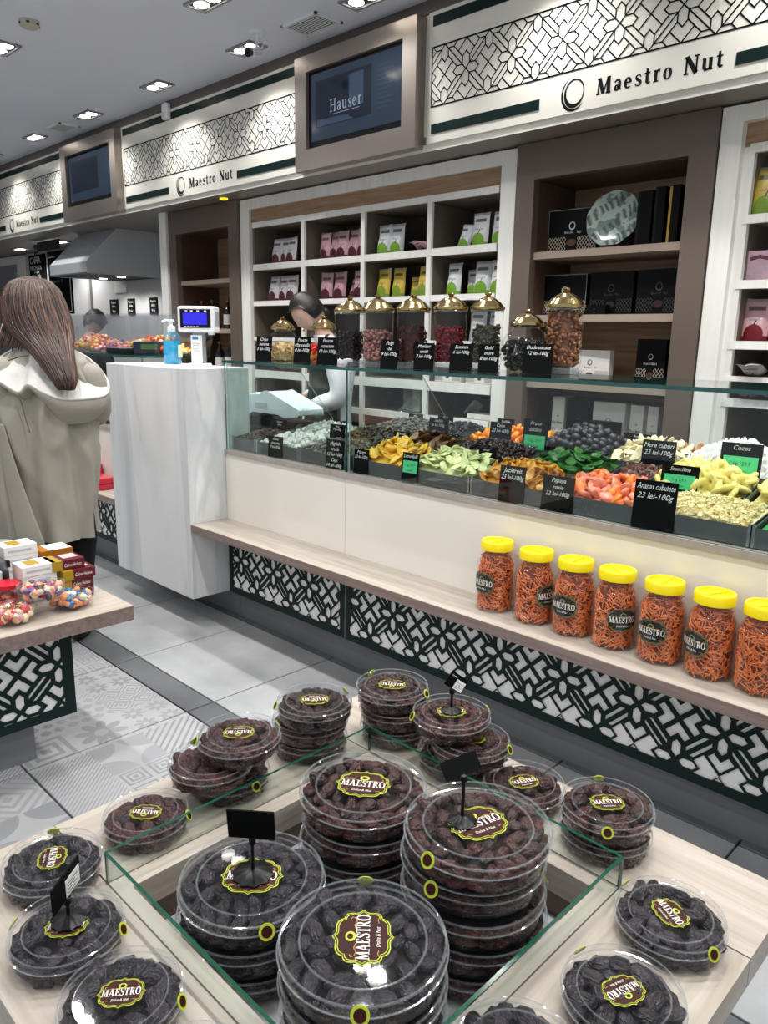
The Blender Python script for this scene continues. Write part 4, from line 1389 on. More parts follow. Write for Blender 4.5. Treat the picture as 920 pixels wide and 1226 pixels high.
# ================================================================== JARS ON THE GLASS SHELF
ZG = 1.3025
def brass_lid(parent, R, z, h):
    b = B()
    b.lathe([(R, z), (R * 1.06, z + 0.004), (R * 1.06, z + 0.012), (R * 0.98, z + 0.016), (R * 0.8, z + 0.016 + h * 0.3), (R * 0.5, z + 0.016 + h * 0.58), (R * 0.2, z + 0.016 + h * 0.8), (R * 0.13, z + 0.016 + h * 0.86),
             (R * 0.2, z + 0.016 + h * 0.93), (R * 0.21, z + 0.016 + h), (R * 0.16, z + 0.016 + h * 1.1), (0.001, z + 0.016 + h * 1.12)], 28)
    return b.build('brass_lid', M_GOLD, parent)
def heap_fill(parent, R, z0, z1, geo, m, n, seed, name, sc=1.0, shape=None):
    r = random.Random(seed)
    f = B()
    for k in range(n):
        z = r.uniform(z0, z1)
        rr = (shape(z) if shape else R)
        a = r.uniform(0, 2 * pi)
        q = rr * (sqrt(r.uniform(0.45, 1)) if z < z1 - 0.012 else sqrt(r.uniform(0, 1)))
        f.add(*r.choice(geo), T(q * cos(a), q * sin(a), z, r.uniform(0, 6), r.uniform(0, 6), r.uniform(0, 6), sc * r.uniform(.8, 1.2)))
    f.build(name, m, parent, kind='stuff', sharp=1.0)
    B().lathe([(0.001, z0), ((shape(z0 + .01) if shape else R) * 0.72, z0), ((shape((z0 + z1) / 2) if shape else R) * 0.8, (z0 + z1) / 2), ((shape(z1) if shape else R) * 0.72, z1 - 0.004), (0.001, z1 - 0.002)], 16).build(name + '_core', m, parent, kind='stuff')
NUT = [lump(ICO1, (0.009, 0.0075, 0.007), s, 0.05, 0.3) for s in range(3)]
CHIP = [lump(ICO1, (0.013, 0.011, 0.0028), s, 0.0, 0.5) for s in range(3)]
SEED = [lump(ICO1, (0.006, 0.005, 0.0045), s, 0.0, 0.3) for s in range(2)]
LEAF = [lump(ICO1, (0.008, 0.004, 0.0018), s, 0.0, 0.5) for s in range(2)]
def tall_jar(x, y, R, H, label, m, geo, fill, lid_h=0.045, sc=1.0, n=320, seed=1, foot=True):
    t = thing('storage_jar', label, 'jar', (x, y, ZG), group='brass-lidded jars on the glass shelf')
    B().mat(1).lathe([(0.001, 0.0005), (R * 0.9, 0.0005), (R * 0.94, 0.006), (R * 0.93, 0.022)], 36).mat(0).lathe([(R * 0.93, 0.022), (R, 0.026), (R, H - 0.006)], 36).mat(1).lathe([(R, H - 0.006), (R * 1.03, H - 0.003), (R, H)], 36).build('glass_body', [M_JAR, M_JARRIM], t)
    brass_lid(t, R, H + 0.0005, lid_h)
    heap_fill(t, R - 0.009, 0.03, 0.026 + (H - 0.03) * fill, geo, m, n, seed, 'contents', sc)
    return t
def globe_jar(x, y, R, label, m, geo, fill, sc=1.0, n=220, seed=1, m2=None):
    t = thing('globe_jar', label, 'jar', (x, y, ZG), group='brass-lidded jars on the glass shelf')
    prof = [(0.001, 0.0005), (R * 0.62, 0.0005)]
    for k in range(1, 17):
        a = -0.9 + 1.95 * k / 16
        prof.append((R * cos(a), R * 0.82 + R * 0.98 * sin(a)))
    H = prof[-1][1]
    r_neck = prof[-1][0]
    B().lathe(prof, 40).build('glass_body', M_JAR, t)
    B().mat(0).lathe([(r_neck * 1.0, H), (r_neck * 1.04, H + 0.004), (r_neck, H + 0.008)], 32).build('neck_ring', M_JARRIM, t)
    brass_lid(t, r_neck * 1.32, H + 0.0085, 0.04)
    zc = R * 0.82
    shape = lambda z: max(0.02, sqrt(max(0.0001, 1 - ((z - zc) / (R * 0.98)) ** 2)) * R - 0.010)
    heap_fill(t, R, 0.012, 0.012 + fill * H, geo, m, n, seed, 'contents', sc, shape)
    if m2:
        heap_fill(t, R, 0.012, 0.012 + fill * H * 0.8, geo, m2, n // 2, seed + 1, 'contents', sc, lambda z: shape(z) + 0.002)
    return t
M_CREAMNUT = mat('cream_chips', '#d9c394', 0.5, col2='#b08d55', vscale=40)
M_REDFRUIT = mat('red_candied_fruit', '#d0261d', 0.25, col2='#a81510', vscale=20, coat=0.3)
M_YELFRUIT = mat('yellow_candied_fruit', '#efb52c', 0.3, coat=0.3)
M_DARKBERRY = mat('dark_berry', '#1f0f15', 0.5, col2='#0e0609', vscale=60, spec=0.25)
M_PINKBROWN = mat('pink_brown_nut', '#9a6a63', 0.5, col2='#6b423d', vscale=50)
M_RUSTSEED = mat('rust_brown_flakes', '#4c221b', 0.6, col2='#24100d', vscale=70, spec=0.2)
M_DEEPRED = mat('deep_red_berry', '#7a0f1e', 0.5, col2='#3c0710', vscale=60, spec=0.25)
M_OLIVE = mat('olive_seed', '#4a4a35', 0.55, col2='#2e2f22', vscale=70)
M_COALBERRY = mat('black_berry', '#121214', 0.3, coat=0.3)
M_BROWNNUT = mat('brown_nut', '#8c542a', 0.4, col2='#54300f', vscale=50, coat=0.2)
globe_jar(-3.02, 2.36, 0.083, 'left globe jar with brass lid holding cream banana chips', M_CREAMNUT, CHIP, 0.5, 1.0, 200, 3)
globe_jar(-2.76, 2.395, 0.085, 'globe jar with brass lid holding red and yellow candied fruit', M_REDFRUIT, NUT, 0.48, 1.5, 150, 4, M_YELFRUIT)
tall_jar(-2.415, 2.24, 0.064, 0.215, 'tall brass-lidded jar of dark berries, first after the globe jars', M_DARKBERRY, SEED, 0.6, seed=5, sc=1.3)
tall_jar(-2.255, 2.245, 0.064, 0.218, 'tall brass-lidded jar of pink-brown nuts', M_PINKBROWN, NUT, 0.62, seed=6)
tall_jar(-2.12, 2.31, 0.065, 0.22, 'tall brass-lidded jar of rust-brown flakes', M_RUSTSEED, LEAF, 0.72, seed=7, n=520)
tall_jar(-1.945, 2.33, 0.063, 0.222, 'tall brass-lidded jar of deep red dried berries', M_DEEPRED, SEED, 0.7, seed=8, sc=1.2, n=420)
tall_jar(-1.838, 2.42, 0.062, 0.224, 'tall brass-lidded jar of olive green seeds', M_OLIVE, SEED, 0.75, seed=9, n=520)
globe_jar(-1.655, 2.42, 0.094, 'large globe jar with brass lid holding black dried fruit', M_COALBERRY, NUT, 0.68, 1.1, 260, 10)
tall_jar(-1.520, 2.455, 0.067, 0.228, 'tall brass-lidded jar filled to the top with brown nuts', M_BROWNNUT, NUT, 0.97, 0.05, 1.0, 480, 11)

# ================================================================== PRICE CARDS
def price_card(x, y, z, w, h, lines, label, green=None, lean=0.12, turn=0.0, size=None, group='chalk price cards'):
    t = thing('price_card', label, 'price card', (x, y, z), turn, group)
    b = B().box(-w / 2, w / 2, -0.0015, 0.0015, 0, h)
    bd = b.build('board', M_BLACKCARD, t, rot=(-lean, 0, 0), smooth=False)
    f = B().box(-w * 0.3, w * 0.3, 0.002, 0.03, 0, 0.004).build('foot', M_BLACKCARD, t, smooth=False)
    l = B()
    s = size or h * 0.17
    for k, q in enumerate(lines):
        gw = text_geo(q, 0.3)[2] * s
        l.text(q, s, facing_front(0, -0.0019, h - s * 1.05 - k * s * 1.12), 'c', 0.3, min(0.95, w * 0.9 / max(gw, 1e-4)))
    l.build('lettering', M_CHALK, bd, smooth=False)
    if green:
        y0, y1 = green
        g = B().box(-w * 0.42, w * 0.42, -0.0024, -0.0015, h * y0, h * y1).build('green_tag', M_GREENTAG, bd, smooth=False)
        q = B()
        hh = h * (y1 - y0)
        q.text('1 kg 129,9', hh * 0.3, facing_front(0, -0.0028, h * y0 + hh * 0.55), 'c', 0.1, 0.8)
        q.text('disponibil', hh * 0.22, facing_front(0, -0.0028, h * y0 + hh * 0.15), 'c', 0.1, 0.8)
        q.build('lettering', M_INK, g, smooth=False)
    return t
GT = 'black chalk cards on the glass shelf'
for x, y, w, h, ln, lab in (
        (-2.985, 2.215, 0.085, 0.115, ['Chips', 'banane', '5 lei-100g'], 'black chalk card before the left globe jar'),
        (-2.715, 2.225, 0.085, 0.115, ['Fructe', 'Mix confit', '8 lei-100g'], 'black chalk card before the globe jar of candied fruit'),
        (-2.475, 2.165, 0.098, 0.115, ['Fructe', 'coacaze', '10 lei-100g'], 'black chalk card before the jar of dark berries'),
        (-2.140, 2.195, 0.075, 0.11, ['Fulgi', 'de', '9 lei-100g'], 'black chalk card between the pink-brown nuts and the flakes'),
        (-1.985, 2.225, 0.08, 0.10, ['Merisor', 'uscat', '7 lei-100g'], 'black chalk card before the jar of deep red berries'),
        (-1.835, 2.265, 0.088, 0.10, ['Seminte', '6 lei-100g'], 'black chalk card before the jar of olive seeds'),
        (-1.700, 2.255, 0.075, 0.10, ['Gold', 'mure', '8 lei-100g'], 'black chalk card before the large globe jar'),
        (-1.545, 2.335, 0.105, 0.105, ['Dude uscate', '12 lei-100g'], 'black chalk card before the tall jar of brown nuts')):
    price_card(x, y, ZG, w, h, ln, lab, turn=0.35, group=GT)

# ================================================================== FOOD TRAYS
def tray(x0, x1, y0, y1, z0, zf, zb, label, group='steel trays in the vitrine'):
    t = thing('food_tray', label, 'tray', ((x0 + x1) / 2, (y0 + y1) / 2, z0), group=group)
    w, d = (x1 - x0) / 2 - 0.004, (y1 - y0) / 2 - 0.003
    b = B()
    th = 0.003
    hf, hb = zf - z0, zb - z0
    b.box(-w, w, -d, d, 0, 0.003)
    b.box(-w, w, -d, -d + th, 0.003, hf)
    b.box(-w, w, d - th, d, 0.003, hb)
    for sx in (-1, 1):
        xa, xb = (-w, -w + th) if sx < 0 else (w - th, w)
        vs = [(xa, -d, 0.003), (xb, -d, 0.003), (xb, d, 0.003), (xa, d, 0.003), (xa, -d, hf), (xb, -d, hf), (xb, d, hb), (xa, d, hb)]
        b.add(vs, [(0, 3, 2, 1), (4, 5, 6, 7), (0, 1, 5, 4), (2, 3, 7, 6), (1, 2, 6, 5), (3, 0, 4, 7)])
    b.build('tray_body', M_STEELDARK, t, smooth=False)
    r = B()
    for sx in (-w, w): r.box(sx - 0.006, sx + 0.006, -d - 0.0005, -d + 0.004, 0, hf + 0.008)
    r.build('corner_edge', M_STEEL, t, smooth=False)
    return t
def heap_z(u, v, zf, zb, rise):
    """height of a heap at fractions u, v (0..1) of the tray"""
    return zf + (zb - zf) * v + rise * (1 - (2 * u - 1) ** 2) * (1 - (2 * v - 1) ** 2 * 0.7)
def heap_things(x0, x1, y0, y1, zf, zb, rise, mes, n, name, label, group, seed, sc=1.0, tilt=0.9, cat='dried fruit', dmin=0.02, base_m=None, zlow=0.02):
    r = random.Random(seed)
    pts, tries = [], 0
    while len(pts) < n and tries < n * 60:
        tries += 1
        u, v = r.uniform(0.06, 0.94), r.uniform(0.06, 0.94)
        p = (x0 + (x1 - x0) * u, y0 + (y1 - y0) * v)
        if all((p[0] - q[0]) ** 2 + (p[1] - q[1]) ** 2 > dmin * dmin for q in pts):
            pts.append((p[0], p[1], heap_z(u, v, zf, zb, rise) + r.uniform(-0.006, 0.006)))
    pieces(len(pts), pts, mes, name, label, cat, group, sc, tilt, r)
    if base_m:
        b = B()
        N = 6
        vs, fs = [], []
        for i in range(N + 1):
            for j in range(N + 1):
                u, v = i / N, j / N
                vs.append((x0 + 0.008 + (x1 - x0 - 0.016) * u, y0 + 0.008 + (y1 - y0 - 0.016) * v, heap_z(u, v, zf, zb, rise) - zlow))
        for i in range(N):
            for j in range(N):
                a = i * (N + 1) + j
                fs.append((a, a + N + 1, a + N + 2, a + 1))
        b.add(vs, fs).build(name + '_bed', base_m, kind='stuff')
        o = bpy.data.objects[-1] if False else None
def heap_stuff(x0, x1, y0, y1, zf, zb, rise, geo, m, n, name, label, seed, sc=1.0, layers=2):
    r = random.Random(seed)
    b = B()
    for k in range(n):
        u, v = r.uniform(0.03, 0.97), r.uniform(0.03, 0.97)
        z = heap_z(u, v, zf, zb, rise) - r.choice((0, 0, 0.008)) + r.uniform(-.003, .003)
        b.add(*r.choice(geo), T(x0 + 0.008 + (x1 - x0 - 0.016) * u, y0 + 0.008 + (y1 - y0 - 0.016) * v, z, r.uniform(0, 6), r.uniform(0, 6), r.uniform(0, 6), sc * r.uniform(.75, 1.25)))
    N = 6
    vs, fs = [], []
    for i in range(N + 1):
        for j in range(N + 1):
            u, v = i / N, j / N
            vs.append((x0 + 0.008 + (x1 - x0 - 0.016) * u, y0 + 0.008 + (y1 - y0 - 0.016) * v, heap_z(u, v, zf, zb, rise) - 0.008))
    for i in range(N):
        for j in range(N):
            a = i * (N + 1) + j
            fs.append((a, a + N + 1, a + N + 2, a + 1))
    b.add(vs, fs)
    o = b.build(name, m, kind='stuff', sharp=1.0)
    tag(o, label, 'dried food')
    return o
# piece meshes
CHUNK = [lump(ICO2, (0.022, 0.015, 0.009), s, 0.0, 1.1, 1.9) for s in range(5)]
SLICE = [lump(ICO1, (0.034, 0.018, 0.004), s, 0.0, 0.6, 1.4) for s in range(4)]
def curl(geo, k):
    return [Vector((v.x, v.y, v.z + k * v.x * v.x + k * 0.6 * v.y * v.y)) for v in geo[0]], geo[1]
SLICES = [curl(lump(ICO2, (0.036, 0.02, 0.004), s, 0.0, 0.7, 1.6), q) for s, q in enumerate((9, -7, 12, 5))]
DISC = [curl(lump(ICO2, (0.024, 0.022, 0.003), s, 0.0, 0.35, 1.6), q) for s, q in enumerate((8, -6, 12))]
def ring_geo(R, r_, n=14, k=6, wob=0.0):
    b = B()
    vs, fs = [], []
    for i in range(n):
        a = 2 * pi * i / n
        rr = R * (1 + wob * sin(7 * a))
        for j in range(k):
            q = 2 * pi * j / k
            vs.append(Vector(((rr + r_ * cos(q)) * cos(a), (rr + r_ * cos(q)) * sin(a), r_ * 0.6 * sin(q))))
    for i in range(n):
        for j in range(k):
            fs.append((i * k + j, ((i + 1) % n) * k + j, ((i + 1) % n) * k + (j + 1) % k, i * k + (j + 1) % k))
    return vs, fs
RINGS = [ring_geo(0.019, 0.0165, 18, 6, 0.10), ring_geo(0.018, 0.016, 18, 6, 0.14)]
PLUM = [lump(ICO1, (0.017, 0.0145, 0.0135), s, 0.06, 0.3) for s in range(3)]
CUBE = [([Vector(((i & 1) - .5, ((i >> 1) & 1) - .5, (i >> 2) - .5)) * 0.0085 for i in range(8)], [(0, 2, 3, 1), (4, 5, 7, 6), (0, 1, 5, 4), (2, 6, 7, 3), (0, 4, 6, 2), (1, 3, 7, 5)])]
def mes(name, geos, m): return [mesh_of(name, g, m) for g in geos]
M_PAPAYA = mat('orange_pink_papaya', '#f2764f', 0.32, col2='#f79a86', vscale=30, objvar=0.12, sss=0.1)
M_PAPAYA2 = mat('orange_papaya', '#f58a26', 0.32, col2='#ef6a3a', vscale=30, objvar=0.1, sss=0.1)
M_MANGO = mat('yellow_mango', '#f2b72e', 0.4, col2='#f7cf5c', vscale=30, objvar=0.12)
M_LIMESL = mat('pale_green_lime', '#c9cf86', 0.4, col2='#e4e0b0', vscale=60, objvar=0.1)
M_JACK = mat('golden_jackfruit', '#d99a2b', 0.35, col2='#a8651c', vscale=45, objvar=0.2)
M_DARKSLICE = mat('brown_orange_slice', '#7a4a17', 0.4, col2='#4a2a10', vscale=40, objvar=0.2)
M_CRANB = mat('purple_brown_berry', '#35141a', 0.35, col2='#1c0b0f', vscale=60, coat=0.2)
M_KIWI = mat('green_kiwi', '#2f6f22', 0.4, col2='#1d4a16', vscale=60, objvar=0.15)
M_APRICOT = mat('bright_apricot', '#f39a17', 0.35, col2='#e97d0b', vscale=40, objvar=0.1)
M_PRUNE = mat('blue_black_prune', '#2c2530', 0.4, col2='#17131a', vscale=50, objvar=0.3)
M_RAISIN = mat('black_raisin', '#1d1a20', 0.38, col2='#0f0d12', vscale=60)
M_APPLE = mat('cream_apple', '#efe2c2', 0.5, col2='#e2cf9f', vscale=30, objvar=0.05)
M_COCO = mat('white_coconut', '#f4f2ee', 0.55)
M_PINECUBE = mat('cream_pineapple_cube', '#f0dfb0', 0.45, col2='#dcbf7c', vscale=60)
M_PINERING = mat('yellow_pineapple', '#f2e08c', 0.45, col2='#ecd06a', vscale=40, objvar=0.06)
M_BANANA = mat('brown_crisp_chip', '#c98f46', 0.45, col2='#8a5522', vscale=40, objvar=0.15)
M_GREENCUBE = mat('green_candied_cube', '#2f9a4a', 0.3, coat=0.3)
M_WHITEBALL = mat('white_coated_nut', '#c3c2bd', 0.4)
M_GREYSEED = mat('grey_seed_mix', '#77706a', 0.5, col2='#3e3935', vscale=60)
M_BROWNSEED = mat('brown_seed_mix', '#4a382c', 0.5, col2='#2c2019', vscale=60)
Z1, Z2, Z3 = 0.880, 0.905, 0.925
def slot(i, rw=0):       # divisions along each row
    row = ((-3.13, -2.94, -2.62, -2.292, -1.98, -1.66, -1.345, -1.02, -0.695, -0.37), (-3.13, -2.94, -2.62, -2.292, -1.975, -1.60, -1.265, -1.11, -0.80, -0.47),
           (-3.13, -2.94, -2.62, -2.292, -2.03, -1.667, -1.36, -1.12, -0.75, -0.38))[rw]
    return row[i] + (0.026 if i == 3 else 0), row[i + 1]
ROW = ((2.125, 2.33, Z1, 0.935, 0.965), (2.335, 2.52, Z2, 0.965, 1.005), (2.525, 2.77, Z3, 1.005, 1.03))
tray_lab = {0: 'front', 1: 'middle', 2: 'rear'}
content = {  # slot, row -> text
    (0, 0): 'dark seeds', (1, 0): 'white coated nuts', (2, 0): 'grey mixed seeds', (3, 0): 'yellow mango', (4, 0): 'pale lime slices', (5, 0): 'golden jackfruit', (6, 0): 'orange papaya', (7, 0): 'pineapple cubes', (8, 0): 'green cubes',
    (1, 1): 'pale shaved nuts', (2, 1): 'brown seeds', (3, 1): 'brown dried slices', (4, 1): 'purple berries', (5, 1): 'green kiwi', (6, 1): 'small pink chips', (7, 1): 'yellow pineapple rings', (8, 1): 'yellow pineapple pieces',
    (2, 2): 'seed mix', (3, 2): 'black raisins', (4, 2): 'bright apricots', (5, 2): 'blue-black prunes', (6, 2): 'cream apple pieces', (7, 2): 'white coconut', (8, 2): 'white coconut flakes'}
for (i, rw), txt in content.items():
    a, c = slot(i, rw)
    y0, y1, z0, zf, zb = ROW[rw]
    tray(a, c, y0, y1, z0, zf, zb, f'steel tray of {txt} in the {tray_lab[rw]} row of the vitrine')
tray_things = [
    (3, 0, mes('mango_slice', SLICES, M_MANGO), 46, 'mango_slice', 'yellow dried mango slice heaped in the tray right of the glass joint', 0.055, 0.9, 0.95, 0.022, M_MANGO),
    (4, 0, mes('lime_slice', DISC, M_LIMESL), 60, 'lime_slice', 'pale green dried lime slice in the heap behind the green-tagged card', 0.05, 1.0, 0.9, 0.021, M_LIMESL),
    (5, 0, mes('jackfruit_piece', SLICES, M_JACK), 56, 'jackfruit_piece', 'golden brown dried jackfruit piece in the front tray', 0.05, 0.72, 1.0, 0.02, M_JACK),
    (6, 0, mes('papaya_chunk', CHUNK, M_PAPAYA) + mes('papaya_chunk', CHUNK[:2], M_PAPAYA2), 56, 'papaya_chunk', 'orange pink candied papaya chunk in the front tray', 0.032, 1.15, 1.2, 0.023, M_PAPAYA),
    (3, 1, mes('dried_slice', SLICES, M_DARKSLICE), 26, 'dried_slice', 'brown orange dried slice behind the mango', 0.03, 0.8, 0.8, 0.028, M_DARKSLICE),
    (5, 1, mes('kiwi_slice', DISC, M_KIWI), 34, 'kiwi_slice', 'dark green dried kiwi slice behind the golden jackfruit', 0.03, 1.0, 0.6, 0.026, M_KIWI),
    (7, 1, mes('pineapple_ring', RINGS, M_PINERING), 48, 'pineapple_ring', 'yellow dried pineapple ring standing in the middle tray', 0.035, 0.95, 1.3, 0.023, M_PINERING),
    (8, 1, mes('pineapple_ring', RINGS, M_PINERING), 22, 'pineapple_ring', 'yellow dried pineapple ring at the right picture edge', 0.03, 0.95, 1.3, 0.030, M_PINERING),
    (4, 2, mes('apricot', CHUNK, M_APRICOT), 44, 'apricot', 'bright orange dried apricot in the rear tray', 0.03, 1.1, 1.2, 0.027, M_APRICOT),
    (5, 2, mes('prune', PLUM, M_PRUNE), 78, 'prune', 'blue-black dried prune in the high rear heap', 0.075, 1.2, 0.6, 0.022, M_PRUNE),
    (6, 2, mes('apple_piece', SLICES, M_APPLE), 46, 'apple_piece', 'cream white dried apple piece in the rear tray', 0.045, 0.85, 1.0, 0.024, M_APPLE)]
for i, rw, me, n, nm, lab, rise, sc, tilt, dm, bm_ in tray_things:
    a, c = slot(i, rw)
    y0, y1, z0, zf, zb = ROW[rw]
    heap_things(a + 0.012, c - 0.012, y0 + 0.01, y1 - 0.01, zf - 0.004, zb + 0.004, rise, me, n, nm, lab, nm.replace('_', ' ') + ('s at the right edge' if i == 8 else 's in one tray'), 900 + i * 7 + rw, sc, tilt, dmin=dm)
    heap_stuff(a + 0.008, c - 0.008, y0 + 0.006, y1 - 0.006, zf - 0.012, zb - 0.008, rise, [SEED[0]], bm_, 10, nm + '_bed', 'lower layer of ' + lab.replace('slice', 'slices').replace('piece', 'pieces'), 5)
for i, rw, geo, m, n, nm, lab, rise, sc in (
        (0, 0, SEED, M_BROWNSEED, 260, 'dark_seeds', 'dark brown seeds in the leftmost front tray', 0.012, 1.2),
        (1, 0, NUT, M_WHITEBALL, 200, 'white_coated_nuts', 'white coated nuts in the front tray left of the glass joint', 0.02, 1.25),
        (2, 0, NUT, M_GREYSEED, 260, 'grey_seeds', 'grey mixed seeds in the front tray beside the glass joint', 0.03, 0.9),
        (1, 1, CHIP, M_WHITEBALL, 120, 'pale_nut_shavings', 'pale nut shavings with a clear scoop', 0.02, 1.0),
        (2, 1, NUT, M_BROWNSEED, 220, 'brown_nuts', 'brown nuts behind the grey seeds', 0.03, 0.9),
        (2, 2, NUT, M_GREYSEED, 240, 'seed_mix', 'grey green seed mix in the rear row left of the raisins', 0.03, 0.9),
        (4, 1, SEED, M_CRANB, 380, 'purple_berries', 'purple brown dried berries behind the lime slices', 0.045, 1.7),
        (6, 1, CHIP, M_PINKBROWN, 130, 'pink_chips', 'small pink brown chips behind the papaya', 0.005, 0.9),
        (3, 2, NUT, M_RAISIN, 240, 'black_raisins', 'black raisins in the rear row behind the mango', 0.04, 1.0),
        (7, 0, CUBE, M_PINECUBE, 900, 'pineapple_cubes', 'cream yellow pineapple cubes in the front tray right of the papaya', 0.022, 1.0),
        (8, 0, CHUNK, M_GREENCUBE, 90, 'green_candied_cubes', 'green candied cubes at the right picture edge', 0.03, 0.8),
        (7, 2, CHIP, M_COCO, 420, 'coconut_flakes', 'white coconut flakes in the rear tray behind the pineapple rings', 0.085, 1.1),
        (8, 2, CHIP, M_COCO, 420, 'coconut_flakes', 'white coconut flakes in the rear tray at the right picture edge', 0.07, 1.1)):
    a, c = slot(i, rw)
    y0, y1, z0, zf, zb = ROW[rw]
    heap_stuff(a + 0.006, c - 0.006, y0 + 0.004, y1 - 0.004, zf - 0.006, zb - 0.002, rise, geo, m, n, nm, lab, 40 + i + 10 * rw, sc)
# crisp brown chips heaped behind the apple and coconut, in a dish of their own
t = thing('steel_dish', 'long steel dish of brown chips at the back of the vitrine', 'dish', (-1.14, 2.86, 0.88))
B().box(-0.20, 0.20, -0.05, 0.06, 0, 0.10).build('dish_body', M_STEELDARK, t, smooth=False)
heap_things(-1.33, -0.96, 2.82, 2.91, 0.985, 0.995, 0.03, mes('brown_chip', SLICES, M_BANANA), 34, 'brown_chip', 'crisp golden brown chip heaped at the back of the vitrine', 'brown chips at the back', 77, 0.85, 1.2, dmin=0.024)

GV = 'black chalk cards between the food trays'
for x, y, z, w, h, ln, lab, gr in (
        (-2.215, 2.118, 0.879, 0.075, 0.10, ['Mango', '23 lei-100g'], 'black chalk card before the mango', None),
        (-1.945, 2.118, 0.885, 0.078, 0.11, ['Lime felii'], 'black chalk card with green tag before the lime slices', (0.3, 0.72)),
        (-1.475, 2.116, 0.879, 0.096, 0.125, ['Jackfruit', '23 lei-100g'], 'black chalk card reading Jackfruit before the front tray', None),
        (-1.295, 2.116, 0.879, 0.11, 0.115, ['Papaya', 'rosie', '22 lei-100g'], 'black chalk card reading Papaya before the front tray', None),
        (-0.970, 2.116, 0.879, 0.125, 0.145, ['Ananas cubulete', '23 lei-100g'], 'tall black chalk card before the pineapple cubes', None),
        (-0.995, 2.332, 0.945, 0.115, 0.10, ['Smochine'], 'black chalk card with green tag behind the papaya', (0.25, 0.7)),
        (-1.16, 2.524, 0.955, 0.115, 0.135, ['Mere cuburi', '23 lei-100g'], 'black chalk card before the cream apple pieces', None),
        (-0.885, 2.524, 0.985, 0.125, 0.125, ['Cocos'], 'black chalk card reading Cocos with a green tag', (0.14, 0.66)),
        (-0.620, 2.335, 0.955, 0.14, 0.075, ['Ananas rondele', '38 lei-100g'], 'low black chalk card before the pineapple rings', None),
        (-1.83, 2.526, 0.985, 0.098, 0.11, ['Caise', '22 lei-100g'], 'black chalk card before the bright apricots', None),
        (-1.665, 2.528, 0.995, 0.105, 0.125, ['Prune', 'uscate'], 'black chalk card with green tag left of the prunes', (0.06, 0.5)),
        (-1.755, 2.340, 0.955, 0.085, 0.06, ['Merisor'], 'small black chalk card among the purple berries', None),
        (-1.36, 2.775, 0.99, 0.12, 0.085, ['Ananas', 'chips'], 'black chalk card at the back behind the apple pieces', None),
        (-2.33, 2.775, 0.97, 0.085, 0.10, ['Goji', '14 lei-100g'], 'black chalk card at the back left of the raisins', None),
        (-1.985, 2.775, 0.98, 0.085, 0.10, ['Stafide', 'aurii', '9 lei-100g'], 'black chalk card at the back right of the raisins', None),
        (-2.16, 2.528, 0.985, 0.10, 0.10, ['Stafide', '8 lei-100g'], 'black chalk card before the raisins', None),
        (-2.20, 2.338, 0.96, 0.08, 0.075, ['Curmale', '6 lei-100g'], 'black chalk card behind the mango', None),
        (-2.52, 2.775, 0.96, 0.085, 0.10, ['Mix', 'seminte'], 'black chalk card at the back over the seed mix', None),
        (-2.375, 2.118, 0.879, 0.098, 0.12, ['Migdale', 'crude', '12 lei-100g', 'Caju', '14 lei-100g'], 'black chalk card left of the glass joint', None),
        (-2.78, 2.118, 0.879, 0.09, 0.095, ['Alune', 'glazurate', '9 lei-100g'], 'black chalk card before the white coated nuts', None),
        (-2.60, 2.335, 0.955, 0.09, 0.075, ['Nuci', '9 lei-100g'], 'black chalk card before the brown nuts', None),
        (-3.03, 2.335, 0.94, 0.10, 0.075, ['Seminte', 'de in'], 'black chalk card at the left end of the vitrine', None)):
    price_card(x, y, z, w, h, ln, lab, gr, lean=0.10, turn=0.12, group=GV)
# clear scoops
for i, (x, y, z, rz, lab) in enumerate(((-2.84, 2.43, 1.02, 0.8, 'clear plastic scoop in the pale nut shavings'), (-2.47, 2.62, 1.06, 1.1, 'clear plastic scoop in the seed mix'), (-3.02, 2.45, 1.0, 0.5, 'clear plastic scoop at the left end'), (-2.10, 2.66, 1.085, 1.3, 'clear plastic scoop in the raisins'))):
    t = thing('scoop', lab, 'scoop', (x, y, z), rz, 'clear scoops in the trays', rot=(0.25, -0.75, rz))
    B().lathe([(0.028, 0), (0.03, 0.02), (0.03, 0.075)], 14, T(ry=pi / 2), a0=pi * 0.5, a1=pi * 1.5).build('bowl', M_PLEXI, t)
    B().tube([(0, 0, -0.02), (-0.09, 0, -0.02)], 0.007, 8).build('handle', M_PLEXI, t)

# ================================================================== THINGS IN THE WALL CABINETS
def pouch_mat(name, top, print_, band, fruit):
    """printed snack pouch: white or tinted film, a fruit print at the foot, a dark title band near the top"""
    m, nt, p = _new(name)
    x, y, z, g = coords(nt)
    d = ((x * x) * 1.0 + (z - 0.028) * (z - 0.028)).sqrt()
    dome = d.lt(0.040)
    low = z.lt(0.020)
    pr = dome.max(low)
    bandf = z.gt(0.128) * z.lt(0.146) * x.abs().lt(0.035)
    line = (z.gt(0.084) * z.lt(0.092)) * x.abs().lt(0.026)
    c = xmix(line * 0.5, lin(top), lin('#7a7076'))
    c = xmix(bandf * 0.85, c, lin(band))
    c = xmix(pr, c, lin(print_))
    c = xmix(z.gt(0.163) * 0.7, c, lin('#9a9da2'))
    stem = (x - (z - 0.065) * 0.3).abs().lt(0.003) * z.gt(0.062) * z.lt(0.085)
    c = xmix(stem, c, lin(fruit))
    nt.links.new(c, p.inputs['Base Color'])
    p.inputs['Roughness'].default_value = 0.32
    return m
